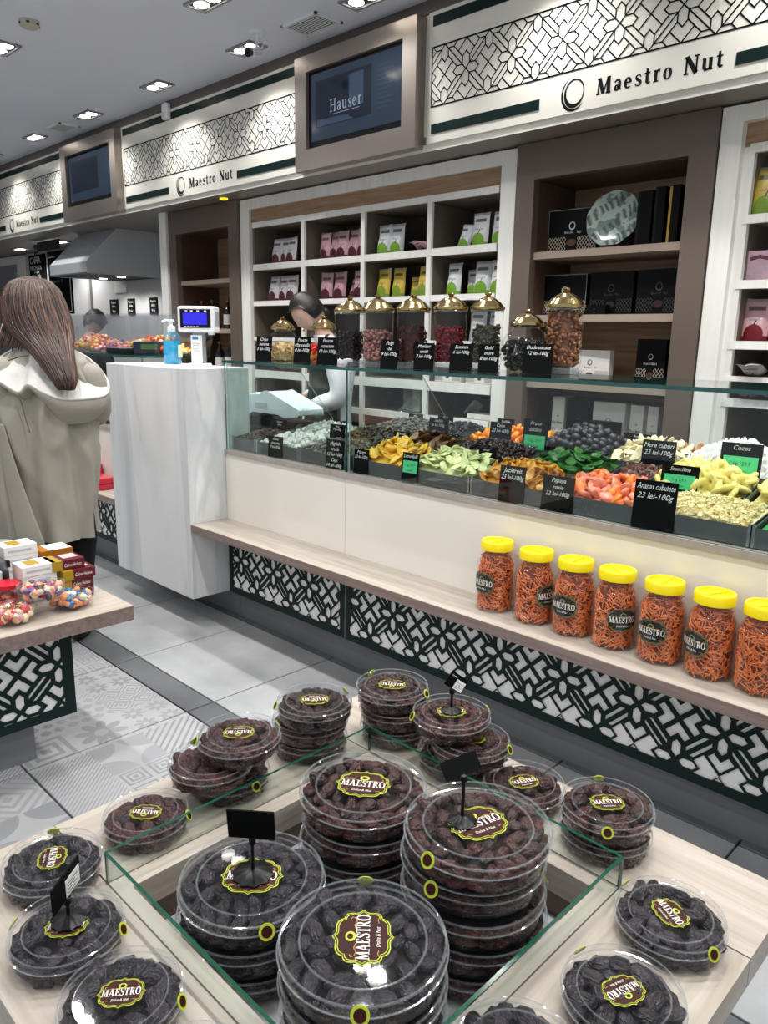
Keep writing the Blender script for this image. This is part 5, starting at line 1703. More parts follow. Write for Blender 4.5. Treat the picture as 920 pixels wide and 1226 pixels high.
PM = {'white': pouch_mat('white_maroon_pouch', '#d9d6d8', '#561a2c', '#34343a', '#3a2a22'), 'pink': pouch_mat('pink_maroon_pouch', '#c59aa2', '#4b1220', '#4a3238', '#3a2a22'),
      'green': pouch_mat('white_green_pouch', '#dcdfe0', '#76a82c', '#2f3a34', '#3a4a22'), 'yellow': pouch_mat('yellow_green_pouch', '#d2b648', '#7c9a30', '#4a4326', '#3a4a22'),
      'red': pouch_mat('pink_red_pouch', '#dfb2b8', '#7a0f1c', '#3a2a2a', '#241a12'), 'silver': pouch_mat('silver_pouch', '#c9cccf', '#b2b6ba', '#2c2e30', '#5a5a5a')}
def pouch_geo(w=0.112, h=0.178, th=0.06, seed=0, lean=0.0):
    r = random.Random(seed)
    nx, nz = 8, 10
    f = B()
    for sgn in (-1, 1):
        vs = []
        for j in range(nz + 1):
            v = j / nz
            for i in range(nx + 1):
                u = i / nx * 2 - 1
                prof = (1 - abs(u) ** 2.4) ** 0.5
                bulge = prof * min(1, (1 - v) * 1.35) ** 0.7 * (0.75 + 0.25 * sin(pi * min(1, v * 1.6)))
                wd = w / 2 * (1 - 0.06 * sin(pi * v) + 0.03 * (v > 0.9))
                x = u * wd
                y = sgn * th / 2 * bulge + 0.012 * noise.noise(Vector((u * 1.4, v * 2.2, seed * 3.3))) * v
                z = h * v + (0.004 * noise.noise(Vector((u * 2, seed, 1))) if v > 0.8 else 0)
                vs.append((x + lean * v * h, y, z))
        fs = []
        for j in range(nz):
            for i in range(nx):
                a = j * (nx + 1) + i
                q = (a, a + 1, a + nx + 2, a + nx + 1)
                fs.append(q if sgn < 0 else q[::-1])
        f.add(vs, fs)
    return f
PG = {}
def pouch(kind, x, y, z, label, sc=1.0, rz=0.0, lean=0.0, lie=False, seed=0, group='snack pouches on the cabinet shelves'):
    key = (kind, seed % 4, round(lean, 1))
    if key not in PG:
        o = pouch_geo(seed=seed % 4 + 1, lean=lean).build('snack_pouch', PM[kind], sharp=1.2)
        PG[key] = o
    else:
        o = PG[key].copy()
        link(o)
    o.location = (x, y, z + (0.024 if lie else 0.0005))
    o.rotation_euler = ((pi / 2 - 0.15) if lie else -0.10, 0, rz + rnd.uniform(-.12, .12))
    o.scale = (sc, sc, sc)
    tag(o, label, 'pouch', group)
    return o
ords = ['first', 'second', 'third', 'fourth', 'fifth']
rows = {1: 1.9305, 2: 1.6705, 3: 1.4105, 4: 1.1705}
rname = {1: 'top', 2: 'second', 3: 'third', 4: 'fourth'}
cname = {1: 'first', 2: 'second', 3: 'third', 4: 'fourth'}
kname = {'white': 'white pouch with maroon print', 'pink': 'pink pouch with maroon print', 'green': 'white pouch with green print', 'yellow': 'yellow pouch with green print', 'red': 'pink pouch with red print', 'silver': 'plain silver pouch'}
cells = [(1, 1, 'white', (-4.665, -4.585, -4.50)), (2, 1, 'pink', (-4.135, -4.045, -3.96, -3.86, -3.76)), (3, 1, 'green', (-3.57, -3.47)), (4, 1, 'green', (-2.81, -2.68)),
         (1, 2, 'white', (-4.71, -4.61, -4.50)), (2, 2, 'pink', (-4.12, -4.0, -3.79)), (3, 2, 'yellow', (-3.57, -3.45, -3.22)), (4, 2, 'green', (-2.99, -2.79, -2.67)), (4, 3, 'silver', (-2.80, -2.68))]
for c, r_, k, xs in cells:
    for i, x in enumerate(xs):
        pouch(k, x, 3.60 + 0.012 * (i % 2), rows[r_], f'{kname[k]}, {ords[i]} from left, {rname[r_]} row, {cname[c]} cell of the cabinet', 1.0 if k != 'green' else 1.02, 0, 0.0, False, i + c)
pouch('green', -2.93, 3.60, rows[1], 'slumped white pouch with green print, top row, last cell', 0.72, 0.2, 0.3, False, 2)
pouch('red', -3.29, 3.66, rows[1], 'dark red pouch lying flat, top row, third cell', 0.7, 0.4, 0, True, 1)
pouch('red', -3.17, 3.60, rows[1], 'red pouch lying at the divider, top row, third cell', 0.75, -0.2, 0, True, 2)
pouch('white', -4.385, 3.65, rows[1], 'maroon-printed pouch half hidden at the divider, top row, first cell', 0.75, 0.3, 0, False, 3)
pouch('yellow', -3.335, 3.65, rows[2], 'low yellow pouch standing behind the others, second row, third cell', 0.68, 0.1, 0, False, 1)
pouch('green', -2.89, 3.66, rows[2], 'green-printed pouch set back, second row, last cell', 0.82, 0.1, 0, False, 3)
pouch('pink', -3.895, 3.64, rows[2], 'slumped pink pouch between two upright ones, second row, second cell', 0.72, 0.3, 0.3, False, 2)
pouch('white', -4.37, 3.63, rows[2], 'red-printed pouch at the divider, second row, first cell', 0.6, 0.1, 0, True, 2)
pouch('white', -4.62, 3.66, 1.1705, 'white pouch lying on the low shelf behind the vitrine, first', 0.9, 0.4, 0, True, 1)
pouch('white', -4.47, 3.66, 1.1705, 'white pouch lying on the low shelf behind the vitrine, second', 0.9, -0.3, 0, True, 3)
# right cabinet
pouch('yellow', -1.285, 3.60, 1.9545, 'yellow and green pouch on the upper shelf at the right picture edge', 1.12, 0.1, 0, False, 1)
pouch('red', -1.275, 3.62, 1.4325, 'large pink pouch with red print at the right edge', 1.02, 0.1, 0, False, 2)
pouch('red', -1.15, 3.63, 1.4325, 'second pink pouch cut by the right picture edge', 1.02, 0.1, 0, False, 3)
pouch('silver', -1.25, 3.62, 1.2805, 'silver pouch lying on the low shelf at the right', 0.9, 0.2, 0, True, 1)
pouch('red', -1.27, 3.64, 1.1825, 'dark red pouch lying under the silver one at the right', 0.9, 0.1, 0, True, 2)
pouch('pink', -1.15, 3.64, 1.1825, 'pink pouch lying at the right picture edge, lowest shelf', 0.9, -0.1, 0, True, 0)
t = thing('snack_box', 'pink printed snack box on the second shelf at the right', 'box', (-1.26, 3.62, 1.6875), 0.05)
b = B().rbox(-0.10, 0.10, -0.03, 0.03, 0, 0.125, 0.012).build('carton', mat('lilac_pink_carton', '#c3a3b2', 0.4, var=0.12, vscale=18), t)
B().add(*_strokes_geo([(-.06, .09), (-.02, .10), (.02, .09), (.06, .1)], 0.016), facing_front(0, -0.0305, 0)).build('title_print', mat('plum_print', '#6b3348', 0.5), t, smooth=False)
t = thing('glass_bowl', 'clear glass bowl with a brass lid on the bottom shelf at the right', 'bowl', (-1.02, 3.70, 0.8605))
B().lathe([(0.001, 0.001), (0.06, 0.001), (0.11, 0.05), (0.125, 0.12), (0.11, 0.19)], 28).build('glass_body', M_JAR, t)
brass_lid(t, 0.112, 0.191, 0.05)

# gift boxes
M_GIFT = mat('black_gift_carton', '#08080a', 0.45, spec=0.15)
M_GIFTEDGE = mat('silver_line_print', '#8d8d8f', 0.4)
def gift_box(x, y, z, w, h, d, label, rz=0.0, white=False, lines=True, lat=True, faint=False, lean=0.0, group='gift boxes in the niche'):
    t = thing('gift_box', label, 'box', (x, y, z + 0.0005), rz, group, rot=(-lean, 0, rz))
    B().box(-w / 2, w / 2, 0, d, 0, h).build('carton', M_WHITECARD if white else M_GIFT, t, smooth=False)
    ink = M_INK if white else (mat('faint_grey_print', '#3a3a3e', 0.5) if faint else mat('pale_print', '#c9c9c9', 0.5))
    F = facing_front(0, -0.0008, 0)
    e = B()
    R = min(w, h) * 0.085
    n = 28
    e.ring2d([(R * cos(2 * pi * k / n), h * 0.62 + R * 1.1 * sin(2 * pi * k / n)) for k in range(n)], [(R * .72 * cos(2 * pi * k / n), h * 0.625 + R * .8 * sin(2 * pi * k / n)) for k in range(n)], F)
    e.build('ring_emblem', ink, t, smooth=False)
    B().serif('Maestro', h * 0.055, facing_front(-w * 0.06, -0.0008, h * 0.45), 'c', 0.9).serif('Nut', h * 0.055, facing_front(w * 0.15, -0.0008, h * 0.45), 'c', 0.9).build('lettering', ink, t, smooth=False)
    if lat:
        g = B()
        s = h * 0.105
        def seg(p, q):
            g.add(*_strokes_geo([p, q], 0.0022 if not white else 0.0014), F)
        cells_ = []
        for sx in (-1, 1):
            for k in range(-1, 7):
                for j in range(3):
                    xx = sx * (w * 0.5 - s * 0.5 - k * s * 0.75)
                    if not 0.14 * w < sx * xx < w * 0.49: continue
                    zz = h * 0.06 + j * s * 1.0
                    cx, cz, q = xx, zz + s * 0.5, s * 0.5
                    lim = lambda p: (max(-w / 2, min(w / 2, p[0])), p[1])
                    for a_, b_ in (((cx - q * .75, cz), (cx, cz + q)), ((cx, cz + q), (cx + q * .75, cz)), ((cx + q * .75, cz), (cx, cz - q)), ((cx, cz - q), (cx - q * .75, cz))): seg(lim(a_), lim(b_))
        g.build('lattice_print', ink if white or faint else mat('pale_gold_print', '#c8b9a4', 0.45), t, smooth=False)
    b = B().poly([(R * 1.4 * cos(2 * pi * k / 9) * (1 + 0.2 * (k % 2)), h * 0.24 + R * 1.0 * sin(2 * pi * k / 9)) for k in range(9)], F)
    b.build('nut_print', mat('brown_nut_print', '#5a3522', 0.5) if not faint else mat('dim_brown_print', '#2c1a12', 0.5), t, smooth=False)
    if lines and not white:
        l = B()
        for a_ in ((-w / 2, -w / 2 + 0.003, 0, h), (w / 2 - 0.003, w / 2, 0, h), (-w / 2, w / 2, h - 0.003, h)):
            l.poly([(a_[0], a_[2]), (a_[1], a_[2]), (a_[1], a_[3]), (a_[0], a_[3])], F)
        l.build('edge_line', M_GIFTEDGE, t, smooth=False)
    return t
gift_box(-2.245, 3.64, 1.865, 0.275, 0.215, 0.06, 'black gift box with lattice print, left on the top niche shelf', 0.05)
gift_box(-2.265, 3.64, 1.55, 0.25, 0.208, 0.06, 'black gift box with bright print, left on the second niche shelf', 0.05)
gift_box(-2.00, 3.645, 1.55, 0.24, 0.212, 0.06, 'black gift box with faint print, middle of the second niche shelf', -0.02, lines=False, faint=True)
gift_box(-1.745, 3.64, 1.55, 0.23, 0.212, 0.06, 'black gift box with faint print, right on the second niche shelf', -0.02, lines=False, faint=True)
gift_box(-2.06, 3.60, 1.55, 0.12, 0.05, 0.06, 'low dark box lying before the second shelf boxes', 0, lines=False, faint=True, lat=False)
gift_box(-2.08, 3.63, 1.21, 0.215, 0.165, 0.05, 'white gift box on the third niche shelf behind the nut jar', 0.08, True)
gift_box(-1.755, 3.64, 1.21, 0.15, 0.225, 0.06, 'black gift box standing on the third niche shelf at the right', 0.0, lines=False)
for i, (x, w, h, lab) in enumerate(((-1.845, 0.075, 0.255, 'tall black folder box, leftmost at the top right of the niche'), (-1.77, 0.05, 0.265, 'tall black folder box, middle of the three in the niche'), (-1.70, 0.05, 0.265, 'tall black folder box with a gold strip, right of the three'))):
    t = thing('folder_box', lab, 'box', (x, 3.62, 1.8655), -0.05, 'tall folder boxes in the niche')
    B().box(-w / 2, w / 2, 0, 0.18, 0, h).build('carton', M_GIFT, t, smooth=False)
    B().box(-w / 2, -w / 2 + 0.012, -0.001, 0, 0.01, h - 0.005).build('gold_strip' if i == 2 else 'spine_strip', mat('gold_foil', '#c79c4a', 0.3, metal=0.6) if i == 2 else M_BLACK, t, smooth=False)
t = thing('leather_case', 'small black case standing between the plate and the folder boxes', 'box', (-1.905, 3.66, 1.8655))
B().rbox(-0.03, 0.03, 0, 0.08, 0, 0.075, 0.008).build('case_body', M_GIFT, t)
# plate on its stand
def fern_mat():
    m, nt, p = _new('fern_printed_glass')
    x, y, z, g = coords(nt)
    n = nt.nodes.new('ShaderNodeTexNoise'); n.inputs['Scale'].default_value = 9; n.inputs['Detail'].default_value = 3
    nt.links.new(g, n.inputs['Vector'])
    k = X(n.outputs['Fac'])
    w1 = ((x * 1.0 + z * 0.6 + k * 0.12) * 170.0).sin()
    w2 = ((x * -0.7 + z * 1.0 + k * 0.10) * 60.0).sin()
    f = (w1 * 0.5 + 0.5) * w2.gt(-0.2) * 0.8
    c = xmix(f, lin('#b3c2ba'), lin('#142c28'))
    c2 = xmix(k.gt(0.52) * 0.6, c, lin('#2a4a45'))
    nt.links.new(c2, p.inputs['Base Color'])
    p.inputs['Roughness'].default_value = 0.12
    return m
t = thing('fern_plate', 'round fern-printed glass plate on a clear stand in the niche', 'plate', (-2.01, 3.63, 1.8655), 0.12)
pr = [(0.001, 0.004), (0.09, 0.003), (0.125, 0.010), (0.134, 0.013), (0.134, 0.009), (0.125, 0.004), (0.09, -0.002), (0.001, -0.002)]
b = B().lathe(pr, 64)
b.v = [(x * (1 + 0.02 * sin(9 * atan2(y, x))) if (x * x + y * y) > 0.012 else x, y * (1 + 0.02 * sin(9 * atan2(y, x))) if (x * x + y * y) > 0.012 else y, z) for x, y, z in b.v]
b.v = [tuple(Matrix.Rotation(pi / 2 - 0.22, 4, 'X') @ Vector(v)) for v in b.v]
b.build('dish', fern_mat(), t, (0, 0, 0.145))
B().box(-0.05, 0.05, -0.02, 0.03, 0, 0.014).box(-0.05, -0.042, -0.024, -0.018, 0, 0.03).box(0.042, 0.05, -0.024, -0.018, 0, 0.03).build('stand', M_PLEXI, t, smooth=False)
# cartons on the lowest niche shelf (seen through the vitrine)
for i, (x, w, h, wh, lab) in enumerate(((-2.345, 0.07, 0.27, False, 'black carton standing first on the lowest niche shelf'), (-2.255, 0.075, 0.265, True, 'white carton standing second on the lowest niche shelf'), (-2.13, 0.14, 0.265, False, 'broad black carton on the lowest niche shelf'),
                                        (-1.955, 0.18, 0.255, True, 'broad white carton on the lowest niche shelf'), (-1.80, 0.07, 0.25, True, 'white carton, second from right, on the lowest niche shelf'), (-1.715, 0.055, 0.25, True, 'narrow white carton at the right of the lowest niche shelf'))):
    gift_box(x, 3.64, 0.86, w, h, 0.10, lab, 0, wh, False, lat=True, faint=not wh, group='cartons on the lowest niche shelf')
gift_box(-1.98, 3.575, 0.86, 0.22, 0.16, 0.05, 'low black box before the white cartons, lowest niche shelf', 0, False, False, faint=True, group='cartons on the lowest niche shelf')
# baskets and tins behind the vitrine
for x, lab in ((-2.98, 'white lattice-printed box, left of two, on the cabinet ledge behind the vitrine'), (-2.74, 'white lattice-printed box, right of two, on the cabinet ledge behind the vitrine')):
    gift_box(x, 3.56, 1.1705, 0.20, 0.115, 0.09, lab, 0, True, group='white boxes on the cabinet ledge')
t = thing('printed_pack', 'grey printed coffee pack in the low cabinet cell behind the vitrine', 'pack', (-3.28, 3.60, 0.9655))
B().rbox(-0.075, 0.075, -0.03, 0.03, 0, 0.175, 0.015).build('pack_body', mat('grey_printed_pack', '#8f9490', 0.45, col2='#4f5450', vscale=25), t)
t = thing('paper_bag', 'dark folded bag in the low cabinet cell behind the vitrine', 'bag', (-2.92, 3.62, 0.9655), 0.3)
B().rbox(-0.08, 0.08, -0.03, 0.03, 0, 0.06, 0.02).build('bag_body', M_GIFT, t)
t = thing('paper_stack', 'pale stack of papers in the low cabinet cell behind the vitrine', 'papers', (-2.72, 3.62, 0.9655))
B().box(-0.1, 0.1, -0.06, 0.06, 0, 0.03).build('sheets', M_WHITECARD, t, smooth=False)
t = thing('orange_glass', 'glass with orange slices on the third shelf behind the clerk', 'glass', (-4.60, 3.62, 1.245))
B().lathe([(0.001, 0.001), (0.035, 0.001), (0.042, 0.09)], 20).build('glass_body', M_JAR, t)
B().lathe([(0.001, 0.005), (0.034, 0.005), (0.037, 0.05), (0.001, 0.055)], 14).build('orange_filling', M_APRICOT, t)
# far niche: bottles behind the weighing display
def bottle(x, y, z, h, r, m, label, capm):
    t = thing('bottle', label, 'bottle', (x, y, z + 0.0005), group='bottles in the narrow niche')
    B().lathe([(0.001, 0), (r, 0), (r, h * 0.58), (r * 0.85, h * 0.68), (r * 0.4, h * 0.78), (r * 0.38, h * 0.92)], 20).build('glass_body', m, t)
    B().cyl(r * 0.42, h * 0.92, h, 14).build('cap', capm, t)
    B().lathe([(r + 0.0006, h * 0.15), (r + 0.0006, h * 0.5)], 20).build('paper_label', M_RED if m is M_REDBOT else M_WHITECARD, t)
M_REDBOT = mat('red_sauce_bottle', '#7a1a16', 0.2)
M_DARKBOT = mat('dark_bottle_glass', '#14100f', 0.12, coat=0.4)
for i, (x, m, lab) in enumerate(((-5.78, M_REDBOT, 'red-labelled bottle left on the middle shelf of the narrow niche'), (-5.62, M_DARKBOT, 'dark bottle, second on the middle shelf of the narrow niche'), (-5.40, M_DARKBOT, 'dark bottle, third on the middle shelf of the narrow niche'), (-5.26, M_REDBOT, 'red-labelled bottle right on the middle shelf of the narrow niche'))):
    bottle(x, 3.66, 1.47, 0.23, 0.035, m, lab, mat('copper_cap', '#8a5a3a', 0.35))
for i, (x, lab) in enumerate(((-5.50, 'dark bottle left on the low shelf beside the weighing display'), (-5.36, 'dark bottle middle on the low shelf beside the weighing display'), (-5.22, 'dark bottle right on the low shelf beside the weighing display'))):
    bottle(x, 3.64, 1.12, 0.25, 0.04, M_DARKBOT, lab, mat('copper_cap', '#8a5a3a', 0.35))

# ================================================================== THINGS ON THE MARBLE BLOCK
t = thing('weighing_display', 'white weighing display with a blue screen standing on the marble block', 'scale display', (-3.42, 2.14, 1.2665), VIEW - 0.12)
B().rbox(-0.05, 0.05, -0.04, 0.05, 0, 0.012, 0.012).build('base', M_WHITE, t)
B().rbox(-0.028, 0.028, -0.012, 0.035, 0.012, 0.17, 0.008).build('post', mat('grey_plastic', '#8f9297', 0.4), t)
B().box(-0.034, 0.022, -0.0165, -0.0125, 0.01, 0.15).build('notice_paper', M_WHITECARD, t, smooth=False)
b = B()
for i in range(6):
    for j in range(5):
        pass
B().box(-0.026, 0.004, -0.0172, -0.0166, 0.128, 0.143).build('blue_sticker', mat('blue_sticker', '#2f86c8', 0.5), t, smooth=False)
l = B()
for k in range(5): l.box(-0.026, 0.012 - 0.006 * (k % 2), -0.0172, -0.0166, 0.072 + 0.009 * k, 0.0745 + 0.009 * k)
l.build('notice_print', mat('grey_print', '#9a9da1', 0.6), t, smooth=False)
h = B().rbox(-0.095, 0.095, -0.035, 0.055, 0.165, 0.29, 0.014).build('head', M_WHITE, t)
B().box(-0.078, 0.078, -0.0375, -0.0352, 0.185, 0.275).build('display_frame', M_BLACK, h, smooth=False)
B().box(-0.062, 0.060, -0.039, -0.0376, 0.20, 0.258).build('display', screen_mat('blue_lcd', '#2a24d8', 1.1), h, smooth=False)
d = B()
for k, x in enumerate((-0.045, -0.018, 0.014, 0.052)): d.box(x - 0.006, x + 0.006, -0.0382, -0.0376, 0.264, 0.269)
for k in range(5): d.box(-0.058 + 0.016 * k, -0.048 + 0.016 * k, -0.0382, -0.0376, 0.1895, 0.193)
d.build('display_print', M_CHALK, h, smooth=False)
v = B()
for k in range(8): v.box(0.0952, 0.0958, -0.02 + 0.008 * k, -0.016 + 0.008 * k, 0.195, 0.265)
v.build('vent_slots', mat('grey_plastic', '#8f9297', 0.4), h, smooth=False)
B().box(0.05, 0.075, 0.0, 0.03, 0.152, 0.1655).build('bracket', M_WHITE, h, smooth=False)

t = thing('sanitizer_bottle', 'clear pump bottle of blue hand sanitizer on the marble block', 'bottle', (-3.66, 2.13, 1.2665), VIEW)
M_BLUEGEL = mat('blue_gel', '#18b4dc', 0.12, coat=0.4, sss=0.2)
prof = [(0.001, 0.001), (0.044, 0.001), (0.047, 0.006), (0.047, 0.13), (0.042, 0.145), (0.026, 0.16), (0.018, 0.166), (0.018, 0.176)]
B().lathe(prof, 32).build('bottle_body', glass('blue_clear_bottle', (0.75, 0.93, 0.98), 0.03, milk=0.04, milkcol=(0.3, 0.7, 0.9), boost=1.6), t)
B().lathe([(0.001, 0.004), (0.043, 0.004), (0.0445, 0.01), (0.0445, 0.118), (0.001, 0.118)], 24).build('gel', M_BLUEGEL, t)
r = B()
for z in (0.03, 0.06, 0.09): r.lathe([(0.0472, z), (0.0478, z + 0.002), (0.0472, z + 0.004)], 32)
r.build('ridge', M_RIM, t)
p_ = B().lathe([(0.02, 0.166), (0.021, 0.168), (0.021, 0.192), (0.010, 0.194), (0.008, 0.196), (0.008, 0.215), (0.017, 0.217), (0.017, 0.227), (0.001, 0.229)], 20).build('pump', M_WHITE, t)
B().tube([(0, 0, 0.222), (-0.02, -0.005, 0.224), (-0.04, -0.008, 0.219), (-0.045, -0.009, 0.212)], 0.005, 8).build('nozzle', M_WHITE, p_)
B().box(0.018, 0.040, -0.0490, -0.0484, 0.035, 0.10).build('sticker', mat('pale_yellow_label', '#d9e3c4', 0.5), t, (0, 0, 0), (0, 0, 0.5), smooth=False)

t = thing('card_terminal', 'dark card terminal with a green display left of the sanitizer', 'terminal', (-4.22, 2.30, 1.3025), VIEW - 0.1)
B().rbox(-0.08, 0.08, -0.04, 0.05, 0, 0.075, 0.012).build('case', mat('navy_plastic', '#151b2c', 0.35), t)
B().box(-0.03, 0.07, -0.0415, -0.0402, 0.028, 0.058).build('display', screen_mat('green_lcd', '#4f7a35', 0.5), t, smooth=False)
t = thing('receipt_printer', 'small dark hand terminal lying left of the green display', 'terminal', (-4.42, 2.24, 1.3025), 0.6)
B().rbox(-0.09, 0.09, -0.04, 0.04, 0, 0.035, 0.012).build('case', M_BLACK, t)
B().box(-0.06, -0.01, -0.025, 0.025, 0.0352, 0.036).build('keys', M_STEELDARK, t, smooth=False)

# counter scale behind the marble block
tag(B().box(-3.86, -3.165, 2.50, 2.80, -0.012, 0.93).build('scale_cabinet', M_GIFT, smooth=False), 'black low cabinet behind the marble block under the counter scale', 'cabinet')
t = thing('counter_scale', 'pale blue-grey counter scale seen through the left vitrine glass', 'scale', (-3.50, 2.58, 0.9305), 0.0)
k = 0.00418
pf = [(-0.30, 0.03), (-0.30, 0.155), (-0.02, 0.165), (0.02, 0.185), (0.045, 0.19), (0.31, 0.105), (0.31, 0.075), (0.20, 0.06), (0.145, 0.075), (-0.09, 0.075), (-0.16, 0.035), (-0.18, 0.03)]
b = B()
b.add([(x, 0, z) for x, z in pf] + [(x, 0.18, z) for x, z in pf], [tuple(range(12)), tuple(range(23, 11, -1))] + [(i, (i + 1) % 12, (i + 1) % 12 + 12, i + 12) for i in range(12)])
o = b.build('housing', mat('pale_blue_plastic', '#cfdde2', 0.35), t, smooth=False)
md = o.modifiers.new('edge', 'BEVEL'); md.width = 0.006; md.segments = 2
B().box(-0.25, 0.28, 0.01, 0.17, 0.0, 0.035).build('foot_block', M_BLACK, t, smooth=False)
B().box(-0.06, 0.05, -0.002, 0.0, 0.095, 0.125).build('rating_plate', mat('grey_plate', '#aeb9bc', 0.5), t, smooth=False)
B().box(-0.19, -0.13, -0.004, 0.002, 0.13, 0.16).build('latch', mat('grey_plastic', '#8f9297', 0.4), t, smooth=False)

# ================================================================== FAR COUNTER
t = thing('candy_display_box', 'clear plexiglass display box of wrapped candy on the far counter', 'display box', (-5.40, 2.30, 1.3025))
pr = [(0, 0), (1.40, 0), (1.40, 0.10), (1.30, 0.235), (0, 0.235)]
pane(t, 0.0, 1.30, 0.0, 0.004, 0.0, 0.235, 'y', M_PLEXI, M_PLEXI, 'front_pane')
pane(t, 0.0, 1.30, 0.296, 0.30, 0.0, 0.235, 'y', M_PLEXI, M_PLEXI, 'back_pane')
pane(t, 0.0, 0.004, 0.004, 0.296, 0.0, 0.235, 'x', M_PLEXI, M_PLEXI, 'side_pane')
b = B()
b.add([(1.30, 0, 0.235), (1.30, 0.3, 0.235), (1.40, 0.3, 0.10), (1.40, 0, 0.10)], [(0, 1, 2, 3)]).add([(1.40, 0, 0.10), (1.40, 0.3, 0.10), (1.36, 0.3, 0.0), (1.36, 0, 0.0)], [(0, 1, 2, 3)])
b.build('sloped_pane', M_PLEXI, t, smooth=False)
for x in (0.33, 0.65, 0.97): pane(t, x, x + 0.004, 0.004, 0.296, 0.0, 0.235, 'x', M_PLEXI, M_PLEXI, 'divider_pane')
CANDY = [mat('candy_red', '#cf2430', 0.3), mat('candy_yellow', '#efc12b', 0.3), mat('candy_orange', '#ee8a3a', 0.3), mat('candy_pink', '#e69aa6', 0.3), mat('candy_cream', '#eadfb8', 0.35), mat('candy_violet', '#6a4a8c', 0.35), mat('candy_green', '#6fae4a', 0.35)]
def candy_heap(name, x0, x1, y0, y1, z, h, n, label, seed, cols, R=None, sc=1.0):
    r = random.Random(seed)
    b = B()
    for _ in range(n):
        if R:
            a, q = r.uniform(0, 6.28), R * sqrt(r.uniform(0, 1))
            px, py = (x0 + x1) / 2 + q * cos(a), (y0 + y1) / 2 + q * sin(a)
            pz = z + r.uniform(0, h)
        else:
            u, v_ = r.uniform(0, 1), r.uniform(0, 1)
            px, py = x0 + (x1 - x0) * u, y0 + (y1 - y0) * v_
            pz = z + h * sin(pi * min(1, max(0.05, u))) * r.uniform(0.35, 1) * (0.5 + 0.5 * sin(pi * v_))
        b.mat(r.choice(cols))
        b.add(*r.choice(NUT), T(px, py, pz + 0.012, r.uniform(0, 6), r.uniform(0, 6), r.uniform(0, 6), sc * r.uniform(1.2, 1.9)))
    o = b.build(name, CANDY, kind='stuff', sharp=1.0)
    tag(o, label, 'candy')
    return o
candy_heap('wrapped_candy', -5.37, -4.98, 2.33, 2.56, 1.3025, 0.10, 260, 'heap of mixed wrapped candy in the left part of the display box', 1, (0, 1, 1, 2, 2, 3, 4))
candy_heap('wrapped_candy', -4.98, -4.72, 2.33, 2.56, 1.3025, 0.06, 120, 'low heap of violet and red wrapped candy in the middle of the display box', 2, (0, 0, 5, 5, 4, 3))
candy_heap('wrapped_candy', -4.68, -4.08, 2.33, 2.56, 1.3025, 0.095, 320, 'heap of yellow and red wrapped candy in the right part of the display box', 3, (0, 0, 1, 1, 1, 4, 2))
for i, (x, y, s, lab) in enumerate(((-5.62, 2.25, 1.0, 'clear bag of sweets on the far counter right of the customer\'s hair'), (-5.55, 2.42, 1.15, 'second clear bag of sweets behind, on the far counter'), (-5.9, 2.3, 1.0, 'clear bag of sweets hidden mostly by the customer\'s hair'))):
    t = thing('sweet_bag', lab, 'bag', (x, y, 1.3025), 0.3 * i, 'clear sweet bags on the far counter')
    b = pouch_geo(0.16 * s, 0.14 * s, 0.09, 3 + i).build('film', M_PLEXI, t, sharp=1.2)
    r = random.Random(i)
    c = B()
    for _ in range(40): c.mat(r.choice((2, 3, 4))).add(*r.choice(NUT), T(r.uniform(-.055, .055), r.uniform(-.018, .018), r.uniform(0.012, 0.07), r.uniform(0, 6), r.uniform(0, 6), 0, 1.4))
    c.build('sweets', CANDY, t, kind='stuff')
r = random.Random(8)
for x0, x1, m, nm, lab in ((-4.9, -4.45, M_DEEPRED, 'dark_red_berries', 'dark red berries in the far vitrine beside the marble block'), (-4.43, -3.96, M_BROWNSEED, 'dark_nut_mix', 'dark nuts in the far vitrine right beside the marble block'), (-5.6, -4.92, M_RAISIN, 'black_dried_fruit', 'black dried fruit in the far vitrine behind the customer')):
    heap_stuff(x0, x1, 2.13, 2.50, 0.905, 0.98, 0.05, NUT, m, 240, nm, lab, 60)
for i, (x, ln, lab) in enumerate(((-4.62, ['Merisor', '8 lei-100g'], 'black chalk card before the dark red berries of the far vitrine'), (-4.30, ['Nuci', '9 lei-100g'], 'black chalk card in the far vitrine beside the marble block'), (-4.85, ['Alune', '7 lei-100g'], 'black chalk card in the far vitrine next to the customer'))):
    price_card(x, 2.116, 0.879, 0.09, 0.11, ln, lab, turn=0.2, group='chalk cards in the far vitrine')
for i, (x, y, z, rz, lab) in enumerate(((-4.30, 1.99, 0.5305, 0.0, 'lower red clear box on the far bench shelf'), (-4.30, 1.99, 0.5655, 0.06, 'upper red clear box on the far bench shelf'), (-4.52, 2.03, 0.5305, 0.1, 'taller red box with white print behind on the far bench shelf'))):
    t = thing('red_box', lab, 'box', (x, y, z), rz, 'red boxes on the far bench')
    hh = 0.034 if i < 2 else 0.11
    w = 0.10 if i < 2 else 0.06
    B().rbox(-w, w, -0.055, 0.055, 0, hh, 0.008).build('box_body', mat('red_clear_box', '#cf2440', 0.2, coat=0.4), t)
    if i == 2:
        B().box(-0.04, 0.045, -0.0562, -0.0552, 0.03, 0.055).box(-0.04, 0.045, -0.0562, -0.0552, 0.065, 0.09).build('white_print', M_WHITECARD, t, smooth=False)
    else:
        B().box(-0.08, 0.08, -0.0562, -0.0552, 0.010, 0.016).build('white_print', mat('pale_red_print', '#f0b7bf', 0.4), t, smooth=False)

